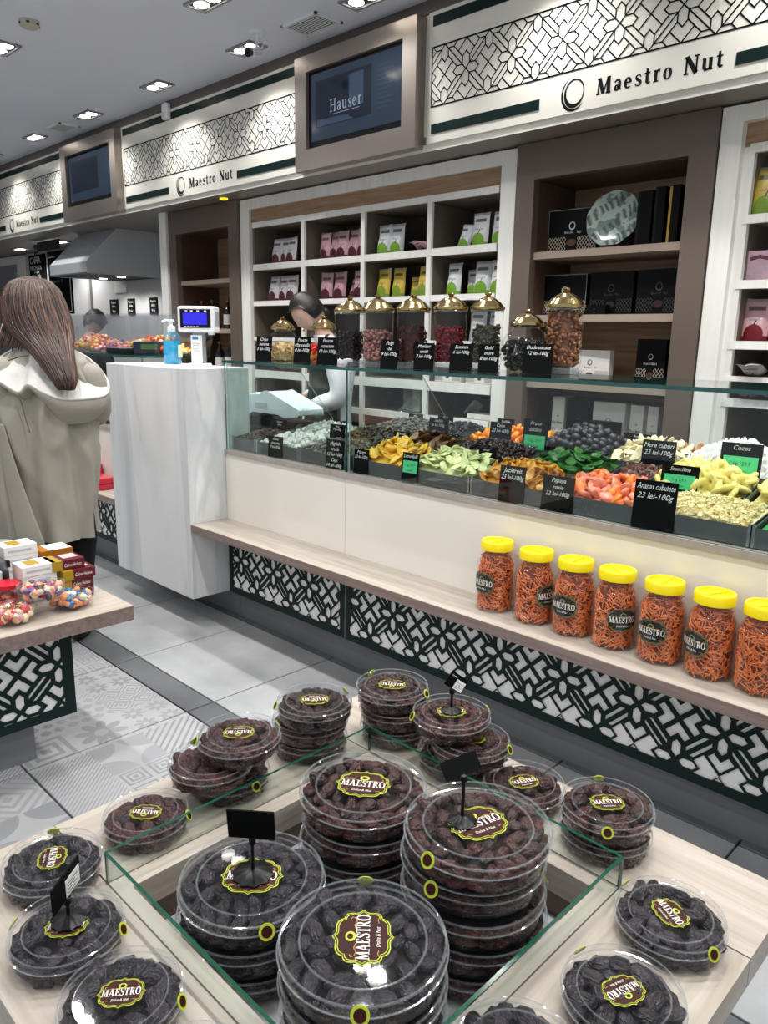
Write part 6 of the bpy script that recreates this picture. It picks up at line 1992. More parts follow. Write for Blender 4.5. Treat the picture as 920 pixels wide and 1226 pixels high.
# hood, signs
t = thing('extractor_hood', 'large stainless steel extractor hood hanging over the kitchen', 'hood', (-7.62, 3.34, 1.965))
x0, x1 = -0.41, 0.41
b = B()
V = [(x0, 0, 0), (x1, 0, 0), (x1, 0, 0.105), (x0, 0, 0.105), (x1, 0.32, 0.43), (x0, 0.32, 0.43), (x0, 0.755, 0), (x1, 0.755, 0), (x1, 0.755, 0.43), (x0, 0.755, 0.43)]
b.add(V, [(0, 1, 2, 3)])
b.add(V, [(3, 2, 4, 5)]).add(V, [(1, 7, 8, 4, 2)]).add(V, [(6, 0, 3, 5, 9)]).add(V, [(5, 4, 8, 9)])
b.build('hood_shell', M_HOOD, t, smooth=False)
B().box(x0 + 0.003, x1 - 0.003, 0.003, 0.75, 0.004, 0.012).build('filter_plate', mat('black_filter', '#101010', 0.6), t, smooth=False)
B().box(x0 - 0.002, x1 + 0.002, -0.002, 0.0, 0.0, 0.012).build('lip', M_STEEL, t, smooth=False)
for x in (-0.2, 0.2):  # added lamps that brighten the wall around the hood
    B().cyl(0.04, 0.0, 0.005, 18).build('lamp', M_LAMP, t, (x, 0.45, -0.002))
    lamp_spot('spot_hood', 14, 150, t, (x, 0.45, -0.02), 0.5)
t = thing('menu_chalkboard', 'tall framed chalkboard menu hanging beside the hood', 'chalkboard', (-8.57, 3.66, 1.62), 0.0)
B().box(-0.28, 0.28, 0, 0.02, 0, 0.66).build('slate', M_BLACKCARD, t, smooth=False)
fr = B()
for a_ in ((-0.27, -0.26, 0.03, 0.60), (0.26, 0.27, 0.03, 0.60), (-0.27, 0.27, 0.02, 0.03), (-0.27, -0.09, 0.595, 0.603), (0.09, 0.27, 0.595, 0.603)): fr.box(a_[0], a_[1], -0.002, 0, a_[2], a_[3])
fr.build('chalk_border', M_CHALK, t, smooth=False)
l = B()
for k, s in enumerate(('Cafea boabe', 'Espresso 7 lei', 'Cappuccino 10', 'Latte 11 lei', 'Ceai 8 lei', 'Ciocolata 12')): l.text(s, 0.05, facing_front(-0.22, -0.002, 0.5 - 0.085 * k), shear=0.1)
l.build('lettering', mat('dim_chalk', '#8d9492', 0.8), t, smooth=False)
t = thing('header_board', 'brown header board hanging over the chalkboard menu', 'sign', (-8.68, 3.60, 2.28))
B().box(-0.27, 0.30, 0, 0.012, 0, 0.10).build('board', mat('dark_brown_board', '#2b2521', 0.5), t, smooth=False)
B().box(-0.36, -0.272, 0, 0.012, -0.02, 0.08).build('end_board', mat('dark_brown_board', '#2b2521', 0.5), t, smooth=False)
B().text('Delicii', 0.05, facing_front(-0.355, -0.001, 0.01), sx=0.55).build('lettering', M_CHALK, t, smooth=False)
t = thing('coffee_sign', 'black coffee price sign on the kitchen wall left of the chalkboard', 'sign', (-10.2, 4.085, 2.06))
B().box(-0.25, 0.25, 0, 0.014, 0, 0.31).build('board', M_BLACKCARD, t, smooth=False)
l = B()
l.text('CAFEA', 0.115, facing_front(-0.21, -0.0006, 0.205), sx=0.95).text('MACINATA', 0.075, facing_front(-0.21, -0.0006, 0.125), sx=0.9).text('proaspata', 0.04, facing_front(-0.1, -0.0006, 0.09)).text('7 lei - 100g', 0.06, facing_front(-0.17, -0.0006, 0.03))
l.build('lettering', M_CHALK, t, smooth=False)
for i, (x, w, lab) in enumerate(((-8.22, 0.18, 'small black price plate on the kitchen wall, left of three'), (-7.83, 0.15, 'small black price plate on the kitchen wall, middle of three'), (-7.36, 0.15, 'small black price plate on the kitchen wall, right of three'))):
    t = thing('price_plate', lab, 'sign', (x, 4.088, 1.615), group='price plates on the kitchen wall')
    B().box(-w / 2, w / 2, 0, 0.012, 0, 0.17).build('board', M_BLACKCARD, t, smooth=False)
    B().text('Popcorn', 0.035, facing_front(0, -0.0006, 0.125), 'c', sx=0.85).text('dulce', 0.035, facing_front(0, -0.0006, 0.085), 'c').text('9 lei', 0.04, facing_front(0, -0.0006, 0.03), 'c').build('lettering', M_CHALK, t, smooth=False)
t = thing('wall_paper', 'pale sheet of paper on the kitchen wall under the hood', 'paper', (-8.05, 4.09, 1.85))
B().box(-0.14, 0.14, 0, 0.008, 0, 0.15).build('sheet', mat('pale_paper', '#d2d2cf', 0.6), t, smooth=False)
t = thing('door_handle_rail', 'white pull handle on the grey kitchen door', 'handle', (-10.60, 4.03, 2.02))
B().tube([(0.0, 0, 0.14), (-0.0, -0.05, 0.14), (0, -0.05, -0.05), (0.0, 0, -0.05)], 0.012, 8).build('grip', M_WHITE, t)

# ================================================================== LEFT ISLAND
t = thing('display_island', 'left display island with pale oak top and lattice front, carrying sweets', 'display table', (-2.9, 0.5, 0))
ox, oy = 2.9, -0.5
B().box(-3.32 + ox, -2.293 + ox, -0.4 + oy, 1.147 + oy, 0.481, 0.53).build('top', M_BEECHY, t, smooth=False)
B().box(-2.293 + ox, -2.29 + ox, -0.4 + oy, 1.147 + oy, 0.481, 0.5295).build('edge_band', M_EDGE, t, smooth=False)
B().box(-3.2 + ox, -2.445 + ox, -0.3 + oy, 0.975 + oy, 0.15, 0.481).build('carcass', mat('counter_carcass', '#3b3937', 0.5), t, smooth=False)
B().box(-2.445 + ox, -2.4292 + ox, -0.28 + oy, 0.98 + oy, 0.15, 0.481).build('milky_panel', M_LATWHITE, t, smooth=False)
b = B()
F = frame((-2.425 + ox, 0, 0), (0, 1, 0), (0, 0, 1))
lattice(b, F, -0.28 + oy, 0.955 + oy, 0.178, 0.47, 0.262, 0.0145, 0.937 + oy, 0.338, 0.004)
for a_ in ((0.955, 0.986, 0.15, 0.48), (-0.31, -0.28, 0.15, 0.48), (-0.28, 0.955, 0.15, 0.178), (-0.28, 0.955, 0.47, 0.48)):
    b.box(-2.429 + ox, -2.4246 + ox, a_[0] + oy, a_[1] + oy, a_[2], a_[3])
b.build('lattice_screen', M_GREEN, t, smooth=False)
B().box(-3.1 + ox, -2.48 + ox, -0.2 + oy, 0.86 + oy, -0.012, 0.15).build('plinth', M_KICK, t, smooth=False)

ZL = 0.5305
# tea-like cartons
def carton(x, y, z, kind, label, rz=0.0):
    t = thing('sweet_carton', label, 'box', (x, y, z), rz, 'small cartons on the left island')
    w, d, h = 0.045, 0.055, 0.033
    if kind == 'maroon':
        B().box(-w, w, -d + 0.034, d, 0, h).build('carton', mat('maroon_carton', '#5e0f22', 0.35), t, smooth=False)
        B().box(-w, w, -d, -d + 0.034, 0, h).build('gold_end', mat('gold_carton_end', '#a98a1f', 0.4), t, smooth=False)
        B().text('Celme Helena', 0.0165, frame((w + 0.0006, -d + 0.040, 0.010), (0, 1, 0), (0, 0, 1)), sx=0.62, shear=0.1).build('lettering', M_LETTER, t, smooth=False)
        B().box(-w + 0.012, w - 0.03, -d + 0.05, d - 0.01, h, h + 0.0006).build('top_print', mat('pale_rose_print', '#d9b3ae', 0.5), t, smooth=False)
    elif kind == 'white':
        B().box(-w, w, -d, d, 0, h).build('carton', M_WHITECARD, t, smooth=False)
        B().box(-w + 0.008, w - 0.02, -0.03, 0.012, h, h + 0.0006).build('gold_print', mat('gold_carton_end', '#a98a1f', 0.4), t, smooth=False)
        B().box(w, w + 0.0006, -d + 0.012, d - 0.02, 0.012, 0.02).build('grey_print', mat('pale_blue_grey', '#b9bfcb', 0.5), t, smooth=False)
    else:
        B().box(-w, w, -d + 0.0, d, 0, h).build('carton', mat('amber_carton', '#a5660f', 0.4), t, smooth=False)
        B().box(-w + 0.004, w - 0.004, -d + 0.03, d - 0.004, h, h + 0.0006).build('top_print', M_WHITECARD, t, smooth=False)
    return t
for k in range(4):
    carton(-2.535 + (0.004, 0.0, 0.006, -0.010)[k], 1.048 + (0, 0.002, 0.008, -0.02)[k], ZL + k * 0.0342, 'maroon', f'maroon carton with white lettering, {("lowest", "second", "third", "topmost")[k]} of the stack of four')
for k in range(4):
    carton(-2.545 + (0.0, 0.004, -0.006, -0.004)[k], 0.932, ZL + k * 0.0342, 'white', f'white carton with gold print, {("lowest", "second", "third", "topmost")[k]} beside the maroon stack')
for k in range(4):
    carton(-2.70, 1.055, ZL + k * 0.0342, 'amber', f'amber and white carton behind the maroon stack, {("lowest", "second", "third", "topmost")[k]} of four')
for k in range(5):
    carton(-2.71, 0.935, ZL + k * 0.0342, 'white', f'white carton with gold print, {("lowest", "second", "third", "fourth", "topmost")[k]} beside the amber stack')
# acrylic rack with white packs
t = thing('acrylic_rack', 'clear acrylic rack of white packs at the left picture edge', 'rack', (-2.75, 0.79, ZL))
pane(t, -0.26, 0.18, 0.064, 0.068, 0.0, 0.15, 'y', M_PLEXI, M_STEELDARK, 'side_pane')
pane(t, -0.26, 0.18, -0.068, -0.064, 0.0, 0.15, 'y', M_PLEXI, M_STEELDARK, 'side_pane')
pane(t, 0.176, 0.18, -0.064, 0.064, 0.0, 0.09, 'x', M_PLEXI, M_PLEXI, 'end_pane')
for x in (-0.15, -0.04, 0.07): pane(t, x, x + 0.004, -0.064, 0.064, 0.0, 0.13, 'x', M_PLEXI, M_PLEXI, 'divider_pane')
B().box(0.172, 0.186, 0.060, 0.072, 0.13, 0.152).build('corner_clip', M_BLACK, t, smooth=False)
for i, x in enumerate((-2.95, -2.84, -2.73, -2.62)):
    t = thing('white_pack', f'white pack in the acrylic rack, {ords[i]} from the back', 'pack', (x, 0.79, ZL + 0.0005), 0, 'white packs in the acrylic rack')
    B().rbox(-0.035, 0.035, -0.055, 0.055, 0, 0.115, 0.01).build('pack_body', mat('frosted_white_pack', '#dfe0e2', 0.4, var=0.08, vscale=25), t)
# clear bowls of candy
CB = {}
def candy_bowl(x, y, z, label, cols, seed, plq=None):
    t = thing('candy_bowl', label, 'box', (x, y, z), group='round clear candy boxes on the left island')
    box_parts(t, 0.074, 0.05, False, (), 0, 0)
    o = candy_heap('candy_filling', 0, 0, 0, 0, 0.004, 0.026, 120, None, seed, cols, R=0.055)
    for k_ in ('label', 'category'):
        if k_ in o: del o[k_]
    o.parent = t
    KIDS.setdefault(t.name, []).append(o)
    if plq is not None: plaque(0.06, t, T(z=0.05 * 0.955, rz=VIEW + radians(plq)))
    return t
CANDY += [mat('candy_blue', '#2f6f9c', 0.3), mat('candy_peach', '#f0a884', 0.35), mat('candy_dark', '#4a3a46', 0.35)]
candy_bowl(-2.425, 0.995, ZL, 'round clear candy box with orange and blue sweets, right on the left island', (2, 2, 7, 7, 8, 8, 4), 11)
candy_bowl(-2.412, 0.805, ZL, 'round clear candy box with pink and cream sweets, front on the left island', (3, 4, 0, 0, 8, 4), 12, 30)
candy_bowl(-2.42, 0.90, ZL + 0.0505, 'round clear candy box with peach and dark sweets resting on two others', (8, 8, 9, 5, 0, 4), 13, 10)
def red_jar(x, y, label, h, rz=0):
    t = thing('red_lidded_jar', label, 'jar', (x, y, ZL), rz, 'red-lidded jars on the left island')
    B().lathe([(0.001, 0.001), (0.04, 0.001), (0.044, 0.008), (0.044, h * 0.8), (0.036, h * 0.88), (0.036, h * 0.93)], 24).build('jar_body', M_PLEXI, t)
    B().lathe([(0.041, h * 0.84), (0.043, h * 0.85), (0.043, h), (0.001, h)], 24).build('screw_lid', M_RED, t)
    r = random.Random(int(h * 1000))
    c = B()
    for _ in range(60):
        a_, q = r.uniform(0, 6.28), 0.03 * sqrt(r.uniform(0, 1))
        c.mat(r.choice((0, 2, 3))).add(*r.choice(NUT), T(q * cos(a_), q * sin(a_), r.uniform(0.012, h * 0.6), r.uniform(0, 6), 0, 0, 1.2))
    c.build('sweets', CANDY, t, kind='stuff')
red_jar(-2.50, 0.69, 'red-lidded clear jar cut by the left picture edge', 0.13)
red_jar(-2.555, 0.735, 'red-lidded clear jar behind the cut one at the left', 0.125)
red_jar(-2.53, 0.835, 'red-lidded low jar behind the stacked candy boxes', 0.09)

# ================================================================== PEOPLE
def skin_body(name, parent, joints, bones, m, root=0, sub=2):
    """one continuous body grown over a skeleton: joints = [(x,y,z,r)], bones = [(i,j)]"""
    me = bpy.data.meshes.new(name)
    me.from_pydata([j[:3] for j in joints], bones, [])
    me.materials.append(m)
    o = bpy.data.objects.new(name, me)
    link(o, parent)
    md = o.modifiers.new('skin', 'SKIN')
    md.use_smooth_shade = True
    sv = me.skin_vertices[0].data
    for i, j in enumerate(joints):
        r = j[3]
        sv[i].radius = r if isinstance(r, tuple) else (r, r)
        sv[i].use_root = (i == root)
    s = o.modifiers.new('sub', 'SUBSURF')
    s.levels = s.render_levels = sub
    return o

def hand_chain(J, Bn, wrist, d, side, palm_n, curl=0.6, s=1.0):
    """a palm and five bent fingers grown from the wrist joint"""
    d = Vector(d).normalized()
    n = Vector(palm_n).normalized()
    w = d.cross(n).normalized() * side
    p0 = Vector(J[wrist][:3])
    def add(p, r, par):
        J.append((*p, r)); Bn.append((par, len(J) - 1)); return len(J) - 1
    palm = add(p0 + d * 0.045 * s, (0.024 * s, 0.014 * s), wrist)
    for k, (off, L) in enumerate(((-0.030, 0.066), (-0.010, 0.076), (0.010, 0.072), (0.028, 0.056))):
        a = add(p0 + d * 0.085 * s + w * off * s, 0.0095 * s, palm)
        q = p0 + d * 0.085 * s + w * off * s
        dd = (d * cos(curl * 0.5) + n * sin(curl * 0.5))
        q = q + dd * L * 0.5 * s
        b_ = add(q, 0.0085 * s, a)
        dd = (d * cos(curl * 1.4) + n * sin(curl * 1.4))
        add(q + dd * L * 0.5 * s, 0.0075 * s, b_)
    t1 = add(p0 + d * 0.03 * s - w * 0.034 * s + n * 0.006 * s, 0.011 * s, wrist)
    t2 = add(p0 + d * 0.06 * s - w * 0.054 * s + n * 0.014 * s, 0.0095 * s, t1)
    add(p0 + d * 0.085 * s - w * 0.054 * s + n * 0.026 * s, 0.008 * s, t2)

def head(parent, loc, rot, m_skin, s=1.0):
    """head with brow, nose, mouth, chin and ears; local +y is where the face looks"""
    b = B()
    nr, ns = 18, 26
    vs, fs = [], []
    for i in range(nr + 1):
        th = pi * i / nr
        for j in range(ns):
            ph = 2 * pi * j / ns
            x, y, z = sin(th) * cos(ph), sin(th) * sin(ph), cos(th)
            w = 0.076 * (1 - 0.22 * max(0, -z) ** 1.3)
            px, py, pz = x * w, y * 0.094, z * 0.116
            if y > 0:
                py *= 1 - 0.10 * max(0, -z) * abs(x)
                f = math.exp(-((x / 0.16) ** 2)) * y
                py += 0.020 * f * math.exp(-((z + 0.16) / 0.15) ** 2)          # nose
                py += 0.007 * f * math.exp(-((z + 0.52) / 0.09) ** 2)          # lips
                py += 0.008 * f * math.exp(-((z + 0.78) / 0.14) ** 2)          # chin
                e = math.exp(-(((abs(x) - 0.36) / 0.16) ** 2)) * math.exp(-((z - 0.02) / 0.10) ** 2) * y
                py -= 0.009 * e                                                # eye sockets
                py += 0.004 * math.exp(-((z - 0.22) / 0.10) ** 2) * y          # brow
            vs.append((px * s, py * s, pz * s))
    for i in range(nr):
        for j in range(ns):
            a, c = i * ns + j, i * ns + (j + 1) % ns
            fs.append((a, a + ns, c + ns, c))
    h = b.add(vs, fs).build('head', m_skin, parent, loc, rot, sharp=2.0)
    for sx in (-1, 1):
        B().ball(0.011 * s, T(sx * 0.028 * s, 0.074 * s, 0.004 * s), 12, 8).build('eye', mat('eye_white', '#e6e2dc', 0.25), h)
        B().add(*lump(ICO2, (0.008 * s, 0.017 * s, 0.03 * s), 3, 0, 0.2), T(sx * 0.076 * s, -0.005 * s, -0.005 * s)).build('ear', m_skin, h)
    B().add(*lump(ICO1, (0.022 * s, 0.006 * s, 0.007 * s), 2, 0, 0.1), T(0, 0.094 * s, -0.062 * s)).build('mouth', mat('lips', '#a5605a', 0.5), h)
    return h

# ---- customer in the pale coat, seen from behind (local x to the right of the picture, y away from the viewer)
cu = thing('person', 'woman with long brown hair in a pale beige trench coat, seen from behind', 'person', (-3.43, 1.40, 0), VIEW)
J = [(0, 0, 0.93, 0.11), (0.0, 0.0, 1.10, 0.10), (-0.01, 0.0, 1.26, 0.105), (-0.05, 0.03, 1.37, 0.055), (-0.085, 0.06, 1.45, 0.05),
     (-0.08, 0.0, 0.86, 0.085), (-0.10, 0.02, 0.48, 0.056), (-0.11, 0.0, 0.085, 0.04), (-0.12, 0.12, 0.035, 0.032),
     (0.06, 0.0, 0.86, 0.075), (0.064, 0.03, 0.48, 0.056), (0.032, 0.0, 0.085, 0.04), (0.03, 0.12, 0.035, 0.032),
     (-0.17, 0.0, 1.27, 0.05), (-0.215, -0.04, 1.10, 0.042), (-0.14, 0.17, 1.06, 0.03),
     (0.13, 0.03, 1.24, 0.045), (0.165, 0.07, 1.05, 0.036), (0.08, 0.22, 1.05, 0.028)]
Bn = [(0, 1), (1, 2), (2, 3), (3, 4), (0, 5), (5, 6), (6, 7), (7, 8), (0, 9), (9, 10), (10, 11), (11, 12), (2, 13), (13, 14), (14, 15), (2, 16), (16, 17), (17, 18)]
hand_chain(J, Bn, 15, (0.3, 0.9, 0.1), 1, (0.6, 0, -0.3))
hand_chain(J, Bn, 18, (-0.3, 0.9, 0.1), -1, (-0.6, 0, -0.3))
skin_body('body', cu, J, Bn, M_SKIN)
head(cu, (-0.105, 0.10, 1.525), (-0.15, 0, 0.45), M_SKIN)
M_COAT = mat('pale_beige_coat', '#9c978b', 0.65, var=0.06, vscale=6, bump=0.7, bscale=6)
M_LINING = mat('white_coat_lining', '#cbc8c2', 0.6, var=0.05, vscale=7, bump=0.6, bscale=9)
M_TROUSER = mat('black_trousers', '#0b0b0d', 0.6, spec=0.2)
def limb(b, pts, seg=14, folds=0.0, seed=0):
    pts = [(Vector(p[:3]), p[3]) for p in pts]
    rings = []
    for i, (p, r_) in enumerate(pts):
        d = (pts[min(i + 1, len(pts) - 1)][0] - pts[max(i - 1, 0)][0]).normalized()
        u = d.cross(Vector((0, 1, 0.01))).normalized()
        w = u.cross(d)
        rx, ry = r_ if isinstance(r_, tuple) else (r_, r_)
        rings.append([tuple(p + (u * rx * cos(a) + w * ry * sin(a)) * (1 + folds * noise.noise(Vector((cos(a) * 1.5, sin(a) * 1.5, i * 0.9 + seed))))) for a in [2 * pi * k / seg for k in range(seg)]])
    return b.loft(rings)
lg = B()
limb(lg, [(-0.085, 0.0, 0.76, 0.07), (-0.10, 0.02, 0.50, 0.073), (-0.11, 0.01, 0.25, 0.06), (-0.11, 0.0, 0.06, 0.055)], folds=0.08)
lg.build('trouser_leg', M_TROUSER, cu)
lg = B()
limb(lg, [(0.06, 0.0, 0.76, 0.07), (0.066, 0.03, 0.50, 0.070), (0.045, 0.01, 0.25, 0.06), (0.03, 0.0, 0.06, 0.055)], folds=0.08, seed=3)
lg.build('trouser_leg', M_TROUSER, cu)
for x in (-0.115, 0.03):
    B().add(*lump(ICO2, (0.045, 0.125, 0.045), 1, 0, 0.05), T(x, 0.05, 0.045)).build('shoe', M_BLACK, cu)
# coat: rings from hem to collar with folds that grow toward the hem
def coat_rings(data, n=96, amp=0.03):
    rings = []
    for (z, cx, cy, rx, ry, f) in data:
        ring = []
        for k in range(n):
            a = 2 * pi * k / n
            fo = f * amp * (sin(7 * a + 1.2 + z * 2) * 0.6 + sin(13 * a + z * 6) * 0.45 + 1.5 * noise.noise(Vector((cos(a) * 2, sin(a) * 2, z * 2.5)))) + 0.016 * noise.noise(Vector((cos(a) * 3 + z * 4, sin(a) * 3, z * 7))) * (1 if 1.0 < z < 1.34 else 0.45)
            cr = abs(sin(3.0 * a + 8.5 * z + 2.2 * noise.noise(Vector((cos(a) * 1.5, sin(a) * 1.5, z * 3)))))
            fo += 0.030 * (1 - cr) ** 3 * (0.35 + 0.65 * math.exp(-((z - 1.08) / 0.16) ** 2)) * (1 if z < 1.32 else 0) - 0.006
            e = 0.03 * f * max(0, cos(a - 1.0))
            ring.append((cx + (rx + fo) * cos(a), cy + (ry + fo) * sin(a), z - e * 0.6))
        rings.append(ring)
    return rings
cd = [(0.515, -0.075, 0.0, 0.225, 0.185, 1.0), (0.60, -0.07, 0, 0.228, 0.185, 1.0), (0.72, -0.062, 0, 0.226, 0.182, 0.9), (0.85, -0.055, 0, 0.222, 0.178, 0.75), (0.97, -0.05, 0, 0.214, 0.170, 0.6),
      (1.06, -0.045, 0, 0.200, 0.160, 0.5), (1.14, -0.035, 0, 0.195, 0.150, 0.4), (1.22, -0.025, 0.005, 0.195, 0.140, 0.3), (1.29, -0.025, 0.015, 0.178, 0.118, 0.2), (1.345, -0.035, 0.025, 0.13, 0.095, 0.1), (1.385, -0.05, 0.035, 0.075, 0.07, 0.0)]
def dense(d, m=46):
    out = []
    for i in range(m):
        f = i * (len(d) - 1) / (m - 1); k = min(len(d) - 2, int(f)); q = f - k
        out.append(tuple((1 - q) * a_ + q * b_ for a_, b_ in zip(d[k], d[k + 1])))
    return out
o = B().loft(coat_rings(dense(cd)), cap=False).build('coat', M_COAT, cu, sharp=2.0)
sm = o.modifiers.new('sub', 'SUBSURF'); sm.levels = sm.render_levels = 1
# lapped back vent: a long flap running from the waist to the hem
fl = B()
vs, fs = [], []
for i in range(13):
    v = i / 12
    z = 1.04 - 0.53 * v
    xc = -0.135 + 0.145 * v ** 1.1
    for j in range(7):
        u = j / 6
        x = xc - 0.13 * (0.35 + 0.65 * v) * u
        rx, ry = 0.222, 0.19
        q = max(-0.98, min(0.98, (x + 0.06) / rx))
        y = -ry * sqrt(1 - q * q) - 0.014 * sin(pi * (1 - u) * 0.6) * (0.4 + v) - 0.006
        vs.append((x, y, z + 0.01 * u * v))
for i in range(12):
    for j in range(6):
        a = i * 7 + j
        fs.append((a, a + 7, a + 8, a + 1))
fl.add(vs, fs)
o = fl.build('coat_flap', M_COAT, cu, sharp=2.0)
sd = o.modifiers.new('cloth', 'SOLIDIFY'); sd.thickness = 0.004
sm = o.modifiers.new('sub', 'SUBSURF'); sm.levels = sm.render_levels = 1
sl = B()
limb(sl, [(-0.165, 0.0, 1.30, 0.085), (-0.20, -0.045, 1.22, 0.088), (-0.205, -0.075, 1.13, 0.082), (-0.165, -0.03, 1.075, 0.072), (-0.15, 0.08, 1.06, 0.06), (-0.14, 0.165, 1.06, 0.048)], 18, 0.10, 2)
o = sl.build('sleeve', M_COAT, cu, sharp=2.0)
sm = o.modifiers.new('sub', 'SUBSURF'); sm.levels = sm.render_levels = 1
sl = B()
limb(sl, [(0.13, 0.02, 1.29, 0.07), (0.17, 0.03, 1.18, 0.075), (0.18, 0.05, 1.06, 0.06), (0.13, 0.15, 1.04, 0.055), (0.09, 0.215, 1.05, 0.045)], 18, 0.10, 5)
o = sl.build('sleeve', M_COAT, cu, sharp=2.0)
sm = o.modifiers.new('sub', 'SUBSURF'); sm.levels = sm.render_levels = 1
# hood pushed open over the back: rim, white lining, outer bag
rim = [(-0.20, 0.07, 1.335), (-0.245, -0.02, 1.27), (-0.215, -0.12, 1.235), (-0.15, -0.165, 1.215), (-0.065, -0.185, 1.172), (-0.022, -0.188, 1.205), (0.04, -0.195, 1.175), (0.11, -0.185, 1.148), (0.19, -0.14, 1.145), (0.245, -0.05, 1.155), (0.235, 0.03, 1.195), (0.185, 0.09, 1.25), (0.10, 0.11, 1.32), (-0.05, 0.13, 1.36)]
def smooth_loop(P, n=56):
    m = len(P); out = []
    for k in range(n):
        f = k * m / n; i = int(f); t_ = f - i
        p0, p1, p2, p3 = (Vector(P[(i + q) % m]) for q in (-1, 0, 1, 2))
        out.append(0.5 * ((2 * p1) + (p2 - p0) * t_ + (2 * p0 - 5 * p1 + 4 * p2 - p3) * t_ ** 2 + (3 * p1 - p0 - 3 * p2 + p3) * t_ ** 3))
    return out
RL = smooth_loop(rim)
nk = Vector((-0.055, 0.03, 1.385))
li = []
for k in range(7):
    q = k / 6
    li.append([tuple(p.lerp(nk + Vector((p.x - nk.x, p.y - nk.y, 0)).normalized() * 0.062, q) + Vector((0, 0, -0.02 * sin(pi * q) + 0.016 * noise.noise(Vector((p.x * 17, p.y * 17, q * 2.2)))))) for p in RL])
B().loft(li, cap=False).build('hood_lining', M_LINING, cu, sharp=2.0)
ou = []
bag = lambda p: 0.035 + 0.075 * max(0.0, min(1.0, (p.x + 0.02) / 0.16)) * (1 if p.y < 0.02 else 0.3)
for k in range(7):
    q = k / 6
    ring = []
    for p in RL:
        c = Vector((-0.02, 0.0, p.z))
        d = Vector((p.x - c.x, p.y - c.y, 0)).normalized()
        ring.append(tuple(p + d * (0.012 * sin(pi * q * 1.1) - 0.055 * q * q) + Vector((0, 0, -bag(p) * q))))
    ou.append(ring)
o = B().loft(ou, cap=False).build('hood', M_COAT, cu, sharp=2.0)
B().tube([*RL, RL[0]], 0.006, 8).build('hood_hem', M_LINING, cu)
B().tube([(-0.10, -0.178, 1.30), (-0.06, -0.17, 1.315), (-0.02, -0.165, 1.322)], 0.0028, 6).build('seam', mat('dark_seam', '#3a3632', 0.6), cu)
B().tube([(-0.062, -0.19, 1.168), (-0.055, -0.178, 1.10), (-0.045, -0.18, 1.05), (-0.03, -0.188, 1.0)], 0.0028, 6).build('back_seam', mat('grey_seam', '#6e685e', 0.7), cu)
# hair: a mass that hangs to the right of the picture, then strands over it
HR = [(1.652, -0.125, -0.062, 0.085, 0.035), (1.638, -0.175, -0.018, 0.09, 0.075), (1.60, -0.205, 0.018, 0.085, 0.105), (1.555, -0.215, 0.040, 0.075, 0.12), (1.50, -0.212, 0.066, 0.055, 0.12), (1.455, -0.200, 0.088, 0.03, 0.105),
      (1.41, -0.165, 0.104, 0.0, 0.09), (1.365, -0.085, 0.118, -0.05, 0.07), (1.31, -0.015, 0.140, -0.10, 0.055), (1.26, 0.035, 0.160, -0.135, 0.045), (1.215, 0.078, 0.172, -0.165, 0.034), (1.185, 0.10, 0.165, -0.178, 0.022)]
def hair_point(t_, a, grow=0.0):
    f = t_ * (len(HR) - 1); i = min(len(HR) - 2, int(f)); q = f - i
    z, l_, r_, y, ry = ((1 - q) * HR[i][k] + q * HR[i + 1][k] for k in range(5))
    return Vector(((l_ + r_) / 2 + ((r_ - l_) / 2 + grow) * cos(a), y + (ry + grow) * sin(a), z))
hb = B()
n = 40
rings = [[tuple(hair_point(i / 33, 2 * pi * k / n) + Vector((0, 0, 0.012 * noise.noise(Vector((k * 0.9, 0, 3))) * (i / 33) ** 3))) for k in range(n)] for i in range(34)]
hb.loft(rings)
M_HAIR = mat('brown_hair', '#4d2c1d', 0.42, col2='#2a170f', vscale=26, stretch=(9, 9, 0.5), bump=0.35, bscale=40, coat=0.15)
M_HAIRL = mat('light_brown_hair', '#7a4f36', 0.4, col2='#5c3822', vscale=26, stretch=(9, 9, 0.5))
M_HAIRD = mat('dark_brown_hair', '#2c1912', 0.4)
hair = hb.build('hair', M_HAIR, cu, sharp=2.0)
r = random.Random(4)
stn = B()
for k in range(190):
    a = r.uniform(pi * 0.92, 2.08 * pi)
    t0, t1 = r.choice(((0.04, 1.0), (0.06, 0.98), (0.1, 0.9), (0.3, 1.0))), None
    a2 = a + r.uniform(-0.2, 0.2)
    pts = [hair_point(t0[0] + (t0[1] - t0[0]) * i / 14, a + (a2 - a) * i / 14 + 0.05 * sin(i * 0.7 + k), 0.0005 + 0.002 * r.random()) for i in range(15)]
    w = r.uniform(0.0015, 0.005)
    stn.mat(r.choice((0, 0, 0, 2, 2, 2, 1))).tube(pts, [w * min(1, 0.3 + i / 4) * (1 if i < 11 else (15 - i) / 4) for i in range(15)], 5)
stn.build('hair_strands', [M_HAIR, M_HAIRL, M_HAIRD], hair, kind='stuff', sharp=2.0)
ls = B()
for k in range(14):
    x = -0.20 + 0.011 * k
    ls.mat(r.choice((0, 1, 2))).tube([(x, 0.02, 1.46), (x - 0.004, -0.02 - 0.002 * k, 1.40), (x - 0.01, -0.05 - 0.003 * k, 1.355 - 0.006 * (k % 4))], [0.007, 0.006, 0.002], 5)
ls.build('hair_lock', [M_HAIR, M_HAIRL, M_HAIRD], hair, kind='stuff', sharp=2.0)

